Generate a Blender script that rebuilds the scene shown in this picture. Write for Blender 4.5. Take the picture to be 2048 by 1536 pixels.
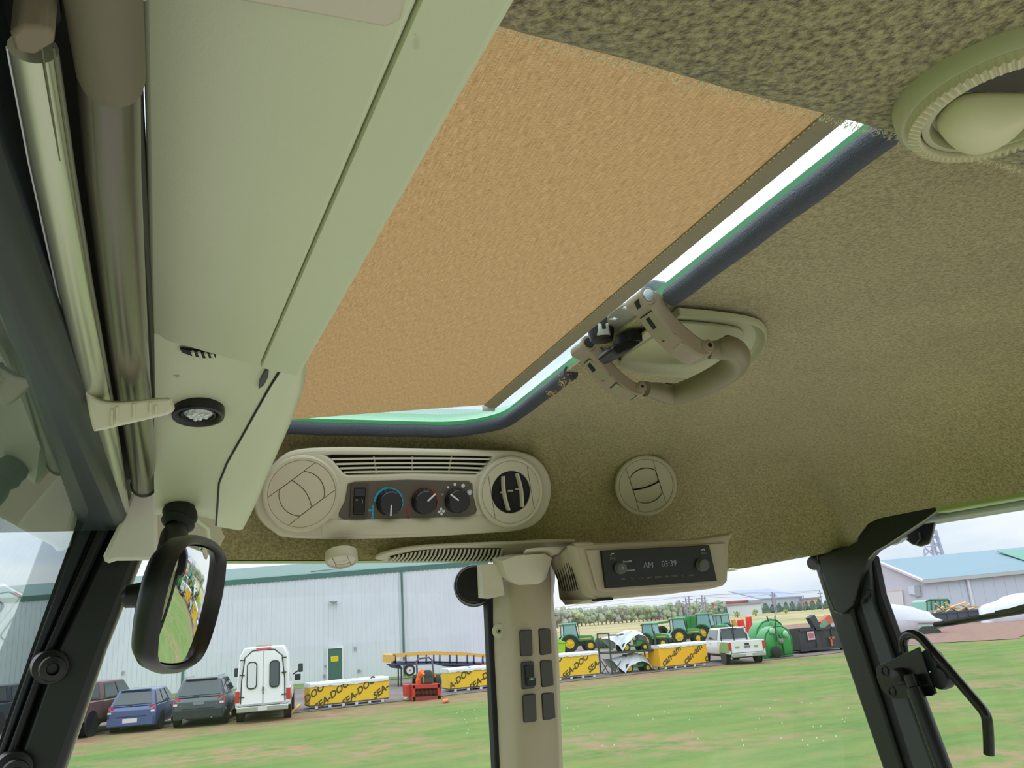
import bpy, bmesh, math, random
from mathutils import Vector as V, Matrix, noise, geometry
from mathutils.bvhtree import BVHTree
for o in list(bpy.data.objects): bpy.data.objects.remove(o)
S = bpy.context.scene
COL = S.collection
R_ = math.radians
random.seed(7)
# ---------------------------------------------------------------- camera (eye height 3 m: inside the tractor cab)
EYE = 3.0
FPX, YAW, PIT, ROL = 1650.0, R_(22.7), R_(16.1), R_(4.0)
f0 = V((math.sin(YAW), math.cos(YAW), 0)); r0 = V((math.cos(YAW), -math.sin(YAW), 0)); zz = V((0, 0, 1))
FW = f0*math.cos(PIT)+zz*math.sin(PIT); u0 = zz*math.cos(PIT)-f0*math.sin(PIT)
RT = r0*math.cos(ROL)-u0*math.sin(ROL); UP = u0*math.cos(ROL)+r0*math.sin(ROL)
cam = bpy.data.cameras.new('camera'); camo = bpy.data.objects.new('camera', cam); COL.objects.link(camo)
cam.sensor_width = 36; cam.lens = 36*FPX/2048; cam.clip_start = 0.01; cam.clip_end = 3000
mm = Matrix((RT, UP, -FW)).transposed().to_4x4(); mm.translation = V((0, 0, EYE)); camo.matrix_world = mm
S.camera = camo
# ---------------------------------------------------------------- overcast sky
w = bpy.data.worlds.new('overcast_sky'); S.world = w; w.use_nodes = True
nt = w.node_tree; nd = nt.nodes; lk = nt.links; nd.clear()
out = nd.new('ShaderNodeOutputWorld'); bg = nd.new('ShaderNodeBackground'); tc = nd.new('ShaderNodeTexCoord')
sep = nd.new('ShaderNodeSeparateXYZ'); lk.new(tc.outputs['Generated'], sep.inputs[0])
mr = nd.new('ShaderNodeMapRange'); mr.inputs[1].default_value = 0; mr.inputs[2].default_value = 1
mr.inputs[3].default_value = 0.98; mr.inputs[4].default_value = 2.3; lk.new(sep.outputs[2], mr.inputs[0])
mp = nd.new('ShaderNodeMapping'); mp.inputs['Scale'].default_value = (3, 3, 14); lk.new(tc.outputs['Generated'], mp.inputs[0])
nz = nd.new('ShaderNodeTexNoise'); nz.inputs['Scale'].default_value = 1.3; nz.inputs['Detail'].default_value = 5; lk.new(mp.outputs[0], nz.inputs[0])
cr = nd.new('ShaderNodeValToRGB'); lk.new(nz.outputs['Fac'], cr.inputs[0])
cr.color_ramp.elements[0].position = .35; cr.color_ramp.elements[0].color = (.74, .84, .97, 1)
cr.color_ramp.elements[1].position = .62; cr.color_ramp.elements[1].color = (.97, 1.0, 1.02, 1)
lk.new(cr.outputs[0], bg.inputs[0]); lk.new(mr.outputs[0], bg.inputs[1]); lk.new(bg.outputs[0], out.inputs[0])
S.view_settings.view_transform = 'Standard'; S.view_settings.look = 'None'; S.view_settings.gamma = 1
S.view_settings.exposure = 0.0; S.view_settings.use_curve_mapping = False

# ---------------------------------------------------------------- measuring helpers: a pixel of the photo met with a real plane
def ray(x, y): return FW+RT*((x-1024)/FPX)-UP*((y-768)/FPX)
def pz(x, y, z): d = ray(x, y); return d*(z/d.z)
def py(x, y, Y): d = ray(x, y); return d*(Y/d.y)
def px(x, y, X): d = ray(x, y); return d*(X/d.x)
def on(x, y, o, n): d = ray(x, y); return d*(o.dot(n)/d.dot(n))
OFF = V((0, 0, EYE))

def lin(c):
    c = c/255.0
    return c/12.92 if c <= .04045 else ((c+.055)/1.055)**2.4
def rgb(c): return (lin(c[0]), lin(c[1]), lin(c[2]), 1)
MATS = {}
def mat(name, c, rough=.5, metal=0, nz=None, bump=None, spec=.5, c2=None, emit=None, trans=0, coat=0, wear=None):
    """nz=(scale, contrast) fine colour noise; bump=(scale,strength); c2 second colour mixed by big noise wear=(scale,lo,hi)"""
    if name in MATS: return MATS[name]
    m = bpy.data.materials.new(name); m.use_nodes = True; MATS[name] = m
    nt = m.node_tree; nd = nt.nodes; lk = nt.links; b = nd['Principled BSDF']
    b.inputs['Base Color'].default_value = rgb(c); b.inputs['Roughness'].default_value = rough; b.inputs['Metallic'].default_value = metal
    b.inputs['Specular IOR Level'].default_value = spec; b.inputs['Coat Weight'].default_value = coat
    tc = nd.new('ShaderNodeTexCoord'); cur = None
    if c2 is not None:
        n = nd.new('ShaderNodeTexNoise'); n.inputs['Scale'].default_value = wear[0]; n.inputs['Detail'].default_value = 5; lk.new(tc.outputs['Object'], n.inputs[0])
        r = nd.new('ShaderNodeMapRange'); r.inputs[1].default_value = wear[1]; r.inputs[2].default_value = wear[2]; lk.new(n.outputs['Fac'], r.inputs[0])
        x = nd.new('ShaderNodeMix'); x.data_type = 'RGBA'; lk.new(r.outputs[0], x.inputs[0]); x.inputs[6].default_value = rgb(c); x.inputs[7].default_value = rgb(c2)
        cur = x.outputs[2]
    if nz:
        n = nd.new('ShaderNodeTexNoise'); n.inputs['Scale'].default_value = nz[0]; n.inputs['Detail'].default_value = 4; lk.new(tc.outputs['Object'], n.inputs[0])
        r = nd.new('ShaderNodeMapRange'); r.inputs[1].default_value = .3; r.inputs[2].default_value = .7
        r.inputs[3].default_value = 1-nz[1]; r.inputs[4].default_value = 1+nz[1]; lk.new(n.outputs['Fac'], r.inputs[0])
        x = nd.new('ShaderNodeMix'); x.data_type = 'RGBA'; x.blend_type = 'MULTIPLY'; x.inputs[0].default_value = 1
        if cur: lk.new(cur, x.inputs[6])
        else: x.inputs[6].default_value = rgb(c)
        lk.new(r.outputs[0], x.inputs[7]); cur = x.outputs[2]
    if cur: lk.new(cur, b.inputs['Base Color'])
    if bump:
        n = nd.new('ShaderNodeTexNoise'); n.inputs['Scale'].default_value = bump[0]; n.inputs['Detail'].default_value = 3; lk.new(tc.outputs['Object'], n.inputs[0])
        bp = nd.new('ShaderNodeBump'); bp.inputs['Strength'].default_value = bump[1]; bp.inputs['Distance'].default_value = .002
        if len(bump) > 2: bp.inputs['Distance'].default_value = bump[2]
        lk.new(n.outputs['Fac'], bp.inputs['Height']); lk.new(bp.outputs[0], b.inputs['Normal'])
    if emit: b.inputs['Emission Color'].default_value = rgb(c); b.inputs['Emission Strength'].default_value = emit
    if trans: b.inputs['Transmission Weight'].default_value = trans
    return m
def glass_mat(name, tint=(1, 1, 1), refl=1.0):
    if name in MATS: return MATS[name]
    m = bpy.data.materials.new(name); m.use_nodes = True; MATS[name] = m
    nt = m.node_tree; nd = nt.nodes; lk = nt.links; nd.clear()
    o = nd.new('ShaderNodeOutputMaterial'); t = nd.new('ShaderNodeBsdfTransparent'); t.inputs[0].default_value = (*tint, 1)
    g = nd.new('ShaderNodeBsdfGlossy'); g.inputs['Roughness'].default_value = .01; g.inputs[0].default_value = (refl, refl, refl, 1)
    fr = nd.new('ShaderNodeFresnel'); fr.inputs[0].default_value = 1.45; x = nd.new('ShaderNodeMixShader')
    ge = nd.new('ShaderNodeNewGeometry'); su = nd.new('ShaderNodeMath'); su.operation = 'SUBTRACT'; su.inputs[0].default_value = 1; lk.new(ge.outputs['Backfacing'], su.inputs[1])
    mu = nd.new('ShaderNodeMath'); mu.operation = 'MULTIPLY'; lk.new(fr.outputs[0], mu.inputs[0]); lk.new(su.outputs[0], mu.inputs[1])   # the pane reflects on the side the ray enters
    lk.new(mu.outputs[0], x.inputs[0]); lk.new(t.outputs[0], x.inputs[1]); lk.new(g.outputs[0], x.inputs[2]); lk.new(x.outputs[0], o.inputs[0])
    return m

# ---------------------------------------------------------------- object helpers
ROOT = {}
def tag(o, label=None, cat=None, group=None, kind=None):
    if label: o['label'] = label
    if cat: o['category'] = cat
    if group: o['group'] = group
    if kind: o['kind'] = kind
    return o
def thing(name, label, cat, loc=(0, 0, 0), rz=0, group=None, kind=None):
    o = bpy.data.objects.new(name, None); COL.objects.link(o); o.empty_display_size = .05
    o.location = V(loc)+OFF; o.rotation_euler = (0, 0, rz)
    ROOT[o] = Matrix.Translation(V(loc)+OFF) @ Matrix.Rotation(rz, 4, 'Z')
    return tag(o, label, cat, group, kind)
def link(name, me, m, parent=None, local=False, bev=0, sub=0, ang=38, bseg=2):
    """me verts are in eye-relative coordinates unless local (then in the parent's own)."""
    ms = m if isinstance(m, (list, tuple)) else [m]
    me.materials.clear()
    for k in ms: me.materials.append(k)
    if not local: me.transform(Matrix.Translation(OFF))
    o = bpy.data.objects.new(name, me); COL.objects.link(o)
    if parent is not None:
        rt = ROOT[parent]
        if not local: me.transform(rt.inverted())
        o.parent = parent; ROOT[o] = rt
    else:
        n = len(me.vertices)
        lo = [min(v.co[i] for v in me.vertices) for i in range(3)]; hi = [max(v.co[i] for v in me.vertices) for i in range(3)]
        c = V(((lo[0]+hi[0])/2, (lo[1]+hi[1])/2, lo[2])); me.transform(Matrix.Translation(-c)); o.location = c; ROOT[o] = Matrix.Translation(c)
    bm = bmesh.new(); bm.from_mesh(me); bmesh.ops.recalc_face_normals(bm, faces=bm.faces)
    a = R_(ang)
    for e in bm.edges:
        e.smooth = not (len(e.link_faces) == 2 and e.calc_face_angle(0) > a)
    for f in bm.faces: f.smooth = True
    bm.to_mesh(me); bm.free()
    if bev:
        b = o.modifiers.new('bevel', 'BEVEL'); b.width = bev; b.segments = bseg; b.limit_method = 'ANGLE'; b.angle_limit = R_(35)
        try: b.harden_normals = False
        except Exception: pass
    if sub:
        s = o.modifiers.new('sub', 'SUBSURF'); s.levels = sub; s.render_levels = sub
    return o
class M:
    def __init__(s): s.v = []; s.f = []; s.m = []; s.mi = 0
    def add(s, vs, fs):
        b = len(s.v); s.v += [V(v) for v in vs]
        for f in fs: s.f.append([b+i for i in f]); s.m.append(s.mi)
        return s
    def box(s, c, d, R=None):
        c = V(c); vs = []
        for i in (-.5, .5):
            for j in (-.5, .5):
                for k in (-.5, .5):
                    p = V((i*d[0], j*d[1], k*d[2])); vs.append(c+(R @ p if R else p))
        return s.add(vs, [(0, 1, 3, 2), (4, 6, 7, 5), (0, 4, 5, 1), (2, 3, 7, 6), (0, 2, 6, 4), (1, 5, 7, 3)])
    def loops(s, lps, caps=True, closed=True):
        n = len(lps[0]); fs = []; vs = [p for l in lps for p in l]
        for a in range(len(lps)-1):
            for i in range(n if closed else n-1):
                j = (i+1) % n; fs.append((a*n+i, a*n+j, (a+1)*n+j, (a+1)*n+i))
        if caps:
            fs.append(tuple(range(n))[::-1]); fs.append(tuple((len(lps)-1)*n+i for i in range(n)))
        return s.add(vs, fs)
    def grid(s, rows): return s.loops(rows, caps=False, closed=False)
    def extr(s, poly, vec): vec = V(vec); return s.loops([[V(p) for p in poly], [V(p)+vec for p in poly]])
    def tube(s, path, r, n=10, closed=False, sq=None):
        path = [V(p) for p in path]; L = len(path); lps = []; prev = None
        for i, p in enumerate(path):
            a = path[(i-1) % L] if (closed or i > 0) else p; b = path[(i+1) % L] if (closed or i < L-1) else p
            t = (b-a).normalized()
            if prev is None:
                e = t.orthogonal().normalized()
            else:
                e = (prev-t*prev.dot(t)); e = e.normalized() if e.length > 1e-6 else t.orthogonal().normalized()
            prev = e; g = t.cross(e); rr = r[i] if isinstance(r, (list, tuple)) else r
            lps.append([p+(e*math.cos(2*math.pi*k/n)+g*math.sin(2*math.pi*k/n))*rr for k in range(n)])
        if closed: lps.append(lps[0])
        return s.loops(lps, caps=not closed)
    def lathe(s, prof, c, ax, n=28, caps=False, ex=None, sc=(1, 1)):
        ax = V(ax).normalized(); e = V(ex) if ex else ax.orthogonal().normalized(); g = ax.cross(e); c = V(c)
        return s.loops([[c+ax*h+(e*math.cos(2*math.pi*k/n)*sc[0]+g*math.sin(2*math.pi*k/n)*sc[1])*r for k in range(n)] for r, h in prof], caps=caps)
    def cyl(s, a, b, r, n=20): a = V(a); b = V(b); return s.lathe([(r, 0), (r, (b-a).length)], a, b-a, n, True)
    def mesh(s, name):
        me = bpy.data.meshes.new(name); me.from_pydata([tuple(v) for v in s.v], [], s.f)
        for i, p in enumerate(me.polygons): p.material_index = s.m[i]
        me.validate(); return me
    def build(s, name, m, parent=None, **k): return link(name, s.mesh(name), m, parent, **k)
class Fr:
    """a local flat frame: o origin, n facing out, u right, v up"""
    def __init__(s, o, n, up=(0, 0, 1)):
        s.o = V(o); s.n = V(n).normalized(); s.u = V(up).cross(s.n).normalized(); s.v = s.n.cross(s.u)
    def P(s, x, y, wv=0): return on(x, y, s.o, s.n)+s.n*wv
    def uv(s, x, y): p = on(x, y, s.o, s.n)-s.o; return (p.dot(s.u), p.dot(s.v))
    def pt(s, a, b, wv=0): return s.o+s.u*a+s.v*b+s.n*wv
    def at(s, x, y, wv=0, rot=0):
        f = Fr(s.P(x, y, wv), s.n, s.v)
        if rot: f.u, f.v = f.u*math.cos(rot)+f.v*math.sin(rot), f.v*math.cos(rot)-f.u*math.sin(rot)
        return f
    def mx(s): m = Matrix((s.u, s.v, s.n)).transposed().to_4x4(); m.translation = s.o; return m
def curve_mesh(cu, mx):
    o = bpy.data.objects.new('tmp', cu); COL.objects.link(o); dg = bpy.context.evaluated_depsgraph_get()
    me = bpy.data.meshes.new_from_object(o.evaluated_get(dg)); bpy.data.objects.remove(o); me.transform(mx); return me
def plate(name, fr, lps, d, m, parent=None, bev=0, w0=0, **k):
    """flat plate with holes: lps 2-D loops (first outer), from w0 to w0+d along the normal"""
    cu = bpy.data.curves.new(name, 'CURVE'); cu.dimensions = '2D'; cu.fill_mode = 'BOTH'
    for l in lps:
        sp = cu.splines.new('POLY'); sp.points.add(len(l)-1); sp.use_cyclic_u = True
        for i, p in enumerate(l): sp.points[i].co = (p[0], p[1], 0, 1)
    cu.extrude = max(d/2-bev, 1e-5); cu.bevel_depth = bev; cu.bevel_resolution = 1; cu.offset = -bev
    me = curve_mesh(cu, fr.mx() @ Matrix.Translation((0, 0, w0+d/2))); return link(name, me, m, parent, **k)
def text(name, s, fr, size, m, parent=None, d=.0004, w0=0, shear=0, al='CENTER', sx=1, off=0, **k):
    cu = bpy.data.curves.new(name, 'FONT'); cu.body = s; cu.size = size; cu.align_x = al; cu.align_y = 'CENTER'; cu.extrude = d; cu.shear = shear; cu.offset = off
    cu.resolution_u = 3
    me = curve_mesh(cu, fr.mx() @ Matrix.Translation((0, 0, w0)) @ Matrix.Diagonal((sx, 1, 1, 1))); return link(name, me, m, parent, **k)
def rrect(w, h, r, cx=0, cy=0, n=5, rot=0):
    o = []
    for qx, qy, a in ((1, 1, 0), (-1, 1, 90), (-1, -1, 180), (1, -1, 270)):
        for i in range(n+1):
            t = R_(a+90*i/n); o.append((qx*(w/2-r)+r*math.cos(t), qy*(h/2-r)+r*math.sin(t)))
    c, s = math.cos(rot), math.sin(rot)
    return [(cx+x*c-y*s, cy+x*s+y*c) for x, y in o]
def circ(r, n=32, cx=0, cy=0, a0=0, a1=360):
    return [(cx+r*math.cos(R_(a0+(a1-a0)*i/n)), cy+r*math.sin(R_(a0+(a1-a0)*i/n))) for i in range(n if a1-a0 == 360 else n+1)]
def smooth(pts, n=4, closed=False):
    pts = [V(p) for p in pts]; L = len(pts); o = []
    for i in range(L if closed else L-1):
        p0 = pts[(i-1) % L] if closed or i > 0 else pts[i]; p1 = pts[i]; p2 = pts[(i+1) % L]; p3 = pts[(i+2) % L] if closed or i+2 < L else p2
        for k in range(n):
            t = k/n; o.append(.5*((2*p1)+(p2-p0)*t+(2*p0-5*p1+4*p2-p3)*t*t+(3*p1-p0-3*p2+p3)*t**3))
    if not closed: o.append(pts[-1])
    return o
def sm2(pts, n=4): return [(p.x, p.y) for p in smooth([V((a, b, 0)) for a, b in pts], n, True)]

# ---------------------------------------------------------------- materials of the cab
def stained():
    m = mat('pale_cab_plastic', (206, 208, 182), .42, bump=(900, .05))
    return m
BEI = mat('beige_cab_plastic', (200, 192, 170), .42, bump=(1500, .06))
BEI2 = mat('warm_beige_plastic', (178, 165, 142), .45, bump=(1500, .06))
PALE = mat('pale_cab_plastic', (202, 208, 172), .42, nz=(3, .03), bump=(900, .04), c2=(150, 128, 90), wear=(26, .735, .78))
BLK = mat('black_plastic', (22, 22, 24), .38, bump=(900, .05))
BLKP = mat('black_painted_steel', (17, 20, 20), .3)
GRPST = mat('dark_green_painted_steel', (20, 27, 19), .42)
RUB = mat('black_rubber', (16, 17, 20), .6, bump=(500, .2))
GREY = mat('warm_grey_plastic', (96, 88, 80), .5)
DARK = mat('deep_black', (6, 6, 7), .6)
WHT = mat('white_print', (225, 225, 225), .5)
def carpet(name, c, c2, sc):
    m = mat(name, c, .95, c2=c2, wear=(sc, .36, .64), bump=(sc*1.6, .9, .004), nz=(9, .07), spec=.1)
    b = m.node_tree.nodes['Principled BSDF']; b.inputs['Sheen Weight'].default_value = .35; b.inputs['Sheen Roughness'].default_value = .5
    return m
CARP = carpet('brushed_felt_headliner', (188, 176, 126), (150, 136, 92), 330)
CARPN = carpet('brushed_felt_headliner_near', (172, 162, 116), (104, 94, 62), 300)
VIN = mat('grained_dark_vinyl', (62, 66, 78), .45, bump=(700, .7, .002))
GRN = mat('green_roof_paint', (62, 160, 98), .25, coat=.5)
GLS = glass_mat('clear_cab_glass', (.985, .992, .99))

# =================================================================== CAB SHELL
ZC = .27                                     # headliner height above the eye
# ---- headliner
def inner_loop():
    x0, x1, y0, y1, r = -.04, .415, .12, 1.095, .085
    o = []
    for cx, cy, a in ((x1-r, y1-r, 0), (x0+r, y1-r, 90), (x0+r, y0+r, 180), (x1-r, y0+r, 270)):
        for i in range(9):
            t = R_(a+90*i/8); p = V((cx+r*math.cos(t), cy+r*math.sin(t), ZC)); p.x += min(0, (p.y-1.0)*.045) if p.x > .2 else 0; o.append(p)
    return o
outer = [py(440, 1120, 1.15), py(650, 1120, 1.15), py(1000, 1118, 1.15), py(1200, 1122, 1.15), py(1480, 1138, 1.15), py(1600, 1116, 1.12),
         py(1640, 1109, 1.10), py(1690, 1098, 1.07), px(1712, 1085, .99), px(1722, 1055, .985), px(1745, 1040, .98), px(1780, 1032, .975), px(1880, 1013, .965), px(2048, 984, .965)]
last = outer[-1]
outer += [V((.965, .3, .108)), V((.965, -.5, .108)), V((.9, -.6, .12)), V((-.05, -.6, .2)), V((-.055, .3, .21)), V((-.055, .95, .21)), V((-.05, 1.13, .15)), V((-.02, 1.15, .105))]
def ray_poly(c, a, poly):
    d = V((math.cos(a), math.sin(a))); n = len(poly)
    for i in range(n):
        p = V(poly[i][:2])-c; q = V(poly[(i+1) % n][:2])-c; e = q-p; den = d.x*e.y-d.y*e.x
        if abs(den) < 1e-9: continue
        t = (p.x*e.y-p.y*e.x)/den; s = (p.x*d.y-p.y*d.x)/den
        if t > 0 and -1e-6 <= s <= 1+1e-6: return V(poly[i]).lerp(V(poly[(i+1) % n]), s)
    return None
cc = V((.2, .62)); inn = inner_loop(); NA = 260; rows = [[] for _ in range(18)]
for k in range(NA+1):
    a = 2*math.pi*k/NA
    I = ray_poly(cc, a, inn); Q = ray_poly(cc, a, outer)
    I = V((I.x, I.y, ZC)); d = (Q-I); d.z = 0; L = d.length
    C1 = I+d*.50; C1.z = ZC; C2 = Q-d.normalized()*min(.03, L*.12); C2.z = ZC-.0
    if L < .2: C1 = I+d*.7; C1.z = ZC
    rows[0].append(V((I.x, I.y, ZC+.003)))
    for j in range(16):
        t = j/15; t = t
        p = I*(1-t)**3+C1*3*t*(1-t)**2+C2*3*t*t*(1-t)+Q*t**3
        rows[1+j].append(p)
    lip = Q+d.normalized()*.03; lip.z += .004; rows[17].append(lip)
m = M().grid(rows); ceil = m.build('ceiling', CARP, ang=80); tag(ceil, 'fuzzy beige felt headliner around the roof hatch', kind='structure')
bt = BVHTree.FromPolygons([v.co+ceil.location-OFF for v in ceil.data.vertices], [p.vertices for p in ceil.data.polygons])
def hit(x, y):
    d = ray(x, y).normalized(); h = bt.ray_cast(V((0, 0, 0)), d)
    n = h[1]
    if n.dot(d) > 0: n = -n
    return h[0], n
# pale roof rail under the headliner's edge, reflected green put into its colour
m = M(); ed = [q for q in outer[:5]]
m.grid([[q+V((0, .004, -.001)) for q in ed], [q+V((0, .03, -.002)) for q in ed], [q+V((0, .03, .05)) for q in ed]])
tag(m.build('trim_1', mat('rail_reflected_green', (170, 186, 128), .4)), 'pale roof rail above the side windows, coloured with reflected green light', kind='structure')
# ---- near headliner panel, hanging lower
ZN = .19
e1, e2 = pz(826, 28, ZN), pz(2048, 352, ZN)
yN = lambda x: e1.y+(e2.y-e1.y)*(x-e1.x)/(e2.x-e1.x)
rows = []
xs = [e1.x-.004+i*(1.0-e1.x)/60 for i in range(61)]
for dy, z in ((.0, .275), (.0, .235), (-.0005, .205), (-.003, .1955), (-.009, .191), (-.02, .1885), (-.06, .187), (-.12, .186), (-.25, .185), (-.6, .185)):
    rows.append([V((x+(.008 if dy < -.5 else 0), yN(x)+dy+.004+.0002*math.sin(x*70)*(dy > -.1), z+.0003*math.sin(x*55+dy*40))) for x in xs])
m = M().grid(rows)
m.grid([[r[0] for r in rows], [r[0]+V((.003, 0, .12)) for r in rows]])
tag(m.build('ceiling', CARPN, ang=80), 'near lower headliner panel of coarse beige felt', kind='structure')
# fibres fringing the edges of the near panel
m = M(); rr = random.Random(3)
for i in range(5200):
    x = rr.uniform(e1.x, .9); y = yN(x)+.004; z = rr.uniform(.190, .2); L = rr.uniform(.0008, .0024); a = V((x, y-(.006 if z < .193 else .001), z))
    d = V((rr.uniform(-.6, .6), rr.uniform(.2, 1), rr.uniform(-.5, .2))).normalized(); s = V((rr.uniform(-1, 1), 0, rr.uniform(-1, 1))).normalized()*.00022
    m.add([a-s, a+s, a+d*L+s*.3+V((0, 0, rr.uniform(-1, 1)*L*.3))], [(0, 1, 2)])
tag(m.build('felt_fibres', mat('felt_fibre', (232, 226, 190), .9), ang=10), 'pale loose felt fibres fringing the near headliner edge', 'fibres', kind='stuff')

# ---- outer roof skin, hatch frame and glass
m = M()
def shx(p): return V((p.x+(min(0, (p.y-1.0)*.045) if p.x > .2 else 0), p.y, p.z))
def ring(z, g, n=9):
    x0, x1, y0, y1, r = -.04-g, .415+g, .12-g, 1.095+g, .085+g*.6; o = []
    for cx, cy, a in ((x1-r, y1-r, 0), (x0+r, y1-r, 90), (x0+r, y0+r, 180), (x1-r, y0+r, 270)):
        for i in range(n):
            t = R_(a+90*i/(n-1)); o.append(shx(V((cx+r*math.cos(t), cy+r*math.sin(t), z))))
    return o
m.loops([ring(.2725, .004), ring(.2728, .001), ring(.2812, .0), ring(.2825, .004), ring(.30, .03)], caps=False)
o = ring(.30, .03); big = [V((min(1.12, max(-.42, .2+(p.x-.2)*9)), min(1.2, max(-1.4, .6+(p.y-.6)*9)), .33)) for p in o]
m.loops([o, big, [p-V((0, 0, .16)) for p in big]], caps=False)
tag(m.build('trim_2', GRN, ang=50), 'bright green painted roof frame round the hatch', kind='structure')
gl = M().loops([ring(.284, .0045), ring(.2865, .0045)]); tag(gl.build('window_1', glass_mat('tinted_hatch_glass', (.93, .97, .96))), 'glass of the roof hatch', kind='structure')
# ---- dark vinyl seal bead round the opening (left out where the latch bracket sits)
sp = ring(ZC-.001, .0052, 12)
idx = [i for i in range(len(sp)) if True]
def dense(loop, st=.012):
    o = []
    for i in range(len(loop)):
        a, b = loop[i], loop[(i+1) % len(loop)]; n = max(1, int((b-a).length/st)); o += [a.lerp(b, j/n) for j in range(n)]
    return o
ds = dense(sp); gy0, gy1 = pz(1345, 602, ZC).y, pz(1175, 742, ZC).y
seg = [p for p in ds]; st = next(i for i, p in enumerate(seg) if p.x > .37 and p.y > gy0 and seg[i-1].y < gy0)
seg = seg[st:]+seg[:st]
a = [p for p in seg]; cut = [i for i, p in enumerate(a) if not (p.x > .37 and gy0 < p.y < gy1)]
path = [a[i] for i in cut]
path = [p+V((0, 0, .0004*math.sin(i*.9))) for i, p in enumerate(path)]
tag(M().tube(path, .0092, 12).build('trim_3', VIN), 'grained dark grey vinyl seal round the hatch opening', kind='structure')
# frayed foam bits along the seal
m = M(); rr = random.Random(5)
for cx, cy, n in ((1130, 763, 36), (1105, 786, 30), (1160, 745, 14)):
    for i in range(n):
        p = pz(cx+rr.gauss(0, 9), cy+rr.gauss(0, 4), ZC-.0125); d = V((rr.uniform(-1, 1), rr.uniform(-1, 1), rr.uniform(-.6, 0))).normalized()*rr.uniform(.001, .004)
        m.tube([p, p+d*.5+V((0, 0, -.001)), p+d], .0003, 4)
tag(m.build('foam_crumbs', mat('torn_foam', (196, 160, 100), .9)), 'torn tan foam crumbs stuck along the dark hatch seal', 'foam', kind='stuff')

# ---- tan sun blind under the hatch
ZB = .262
bl = thing('sun_blind', 'tan woven roller sun blind drawn across the roof hatch', 'blind', pz(800, 500, ZB))
m = mat('tan_blind_cloth', (208, 158, 92), .9)
nt = m.node_tree; nd = nt.nodes; lk = nt.links; b = nd['Principled BSDF']
tc = nd.new('ShaderNodeTexCoord')
fs = []
for sc in ((1500, 90, 1), (260, 1700, 1)):
    mp = nd.new('ShaderNodeMapping'); mp.inputs['Scale'].default_value = sc; mp.inputs['Rotation'].default_value = (0, 0, 0); lk.new(tc.outputs['Object'], mp.inputs[0])
    n = nd.new('ShaderNodeTexNoise'); n.inputs['Scale'].default_value = 1; n.inputs['Detail'].default_value = 2; lk.new(mp.outputs[0], n.inputs[0]); fs.append(n)
ad = nd.new('ShaderNodeMath'); ad.operation = 'ADD'; lk.new(fs[0].outputs['Fac'], ad.inputs[0]); lk.new(fs[1].outputs['Fac'], ad.inputs[1])
cr = nd.new('ShaderNodeValToRGB'); cr.color_ramp.elements[0].position = .36; cr.color_ramp.elements[0].color = rgb((156, 121, 78)); cr.color_ramp.elements[1].position = .68; cr.color_ramp.elements[1].color = rgb((208, 170, 120))
hf = nd.new('ShaderNodeMath'); hf.operation = 'MULTIPLY'; hf.inputs[1].default_value = .5; lk.new(ad.outputs[0], hf.inputs[0]); lk.new(hf.outputs[0], cr.inputs[0])
lk.new(cr.outputs[0], b.inputs['Base Color'])
bp = nd.new('ShaderNodeBump'); bp.inputs['Strength'].default_value = .4; bp.inputs['Distance'].default_value = .0005; lk.new(hf.outputs[0], bp.inputs['Height']); lk.new(bp.outputs[0], b.inputs['Normal'])
tl = nd.new('ShaderNodeBsdfTranslucent'); lk.new(cr.outputs[0], tl.inputs[0]); lk.new(bp.outputs[0], tl.inputs['Normal'])
mx_ = nd.new('ShaderNodeMixShader'); mx_.inputs[0].default_value = .38; o = nd['Material Output']
lk.new(b.outputs[0], mx_.inputs[1]); lk.new(tl.outputs[0], mx_.inputs[2]); lk.new(mx_.outputs[0], o.inputs[0]); BLIND = m
n1, f1 = pz(1630, 240, ZB), pz(968, 810, ZB)           # cloth's stitched edge
n1 = f1+(n1-f1)*1.25
fl = pz(586, 856, ZB); fl.x = .04
rows = []
for i in range(25):
    t = i/24; a = n1.lerp(f1, t); l0 = V((.04, a.y+(fl.y-f1.y)*t*1.0, ZB))
    rows.append([l0.lerp(a, j/12)+V((0, 0, .002*math.sin(j/12*3.14)*math.sin(t*9))) for j in range(13)])
M().grid(rows).build('cloth', BLIND, bl)
mb = M(); dx = V((.0115, 0, 0)); e = (f1-n1).normalized()
n2, f2 = pz(1677, 250, ZB), pz(988, 818, ZB); n2 = f2+(n2-f2)*1.25
dz = V((0, 0, .0014))
mb.loops([[n1-dz, n2-dz, n2+dz, n1+dz], [f1-dz, f2-dz, f2+dz, f1+dz]])
mb.build('pull_bar', mat('olive_grey_blind_bar', (134, 126, 96), .6, nz=(300, .06)), bl, bev=.0015)
ms = M(); L = (f1-n1).length; k = 0
while k*.0046 < L:
    p = n1+e*(k*.0046)-dz*1.15; ms.box(p, (.0004, .0019, .0004), Matrix.Rotation(math.atan2(-e.x, e.y), 3, 'Z')); k += 1
tag(ms.build('stitching', mat('pale_thread', (225, 205, 160), .8), bl, ang=20), kind='stuff')
c = (f1+f2)/2; M().box(c+e*.002-V((0, 0, .001)), (.016, .004, .008)).build('end_cap', mat('pale_grey_plastic', (190, 190, 190), .5), bl, bev=.0008)

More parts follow.
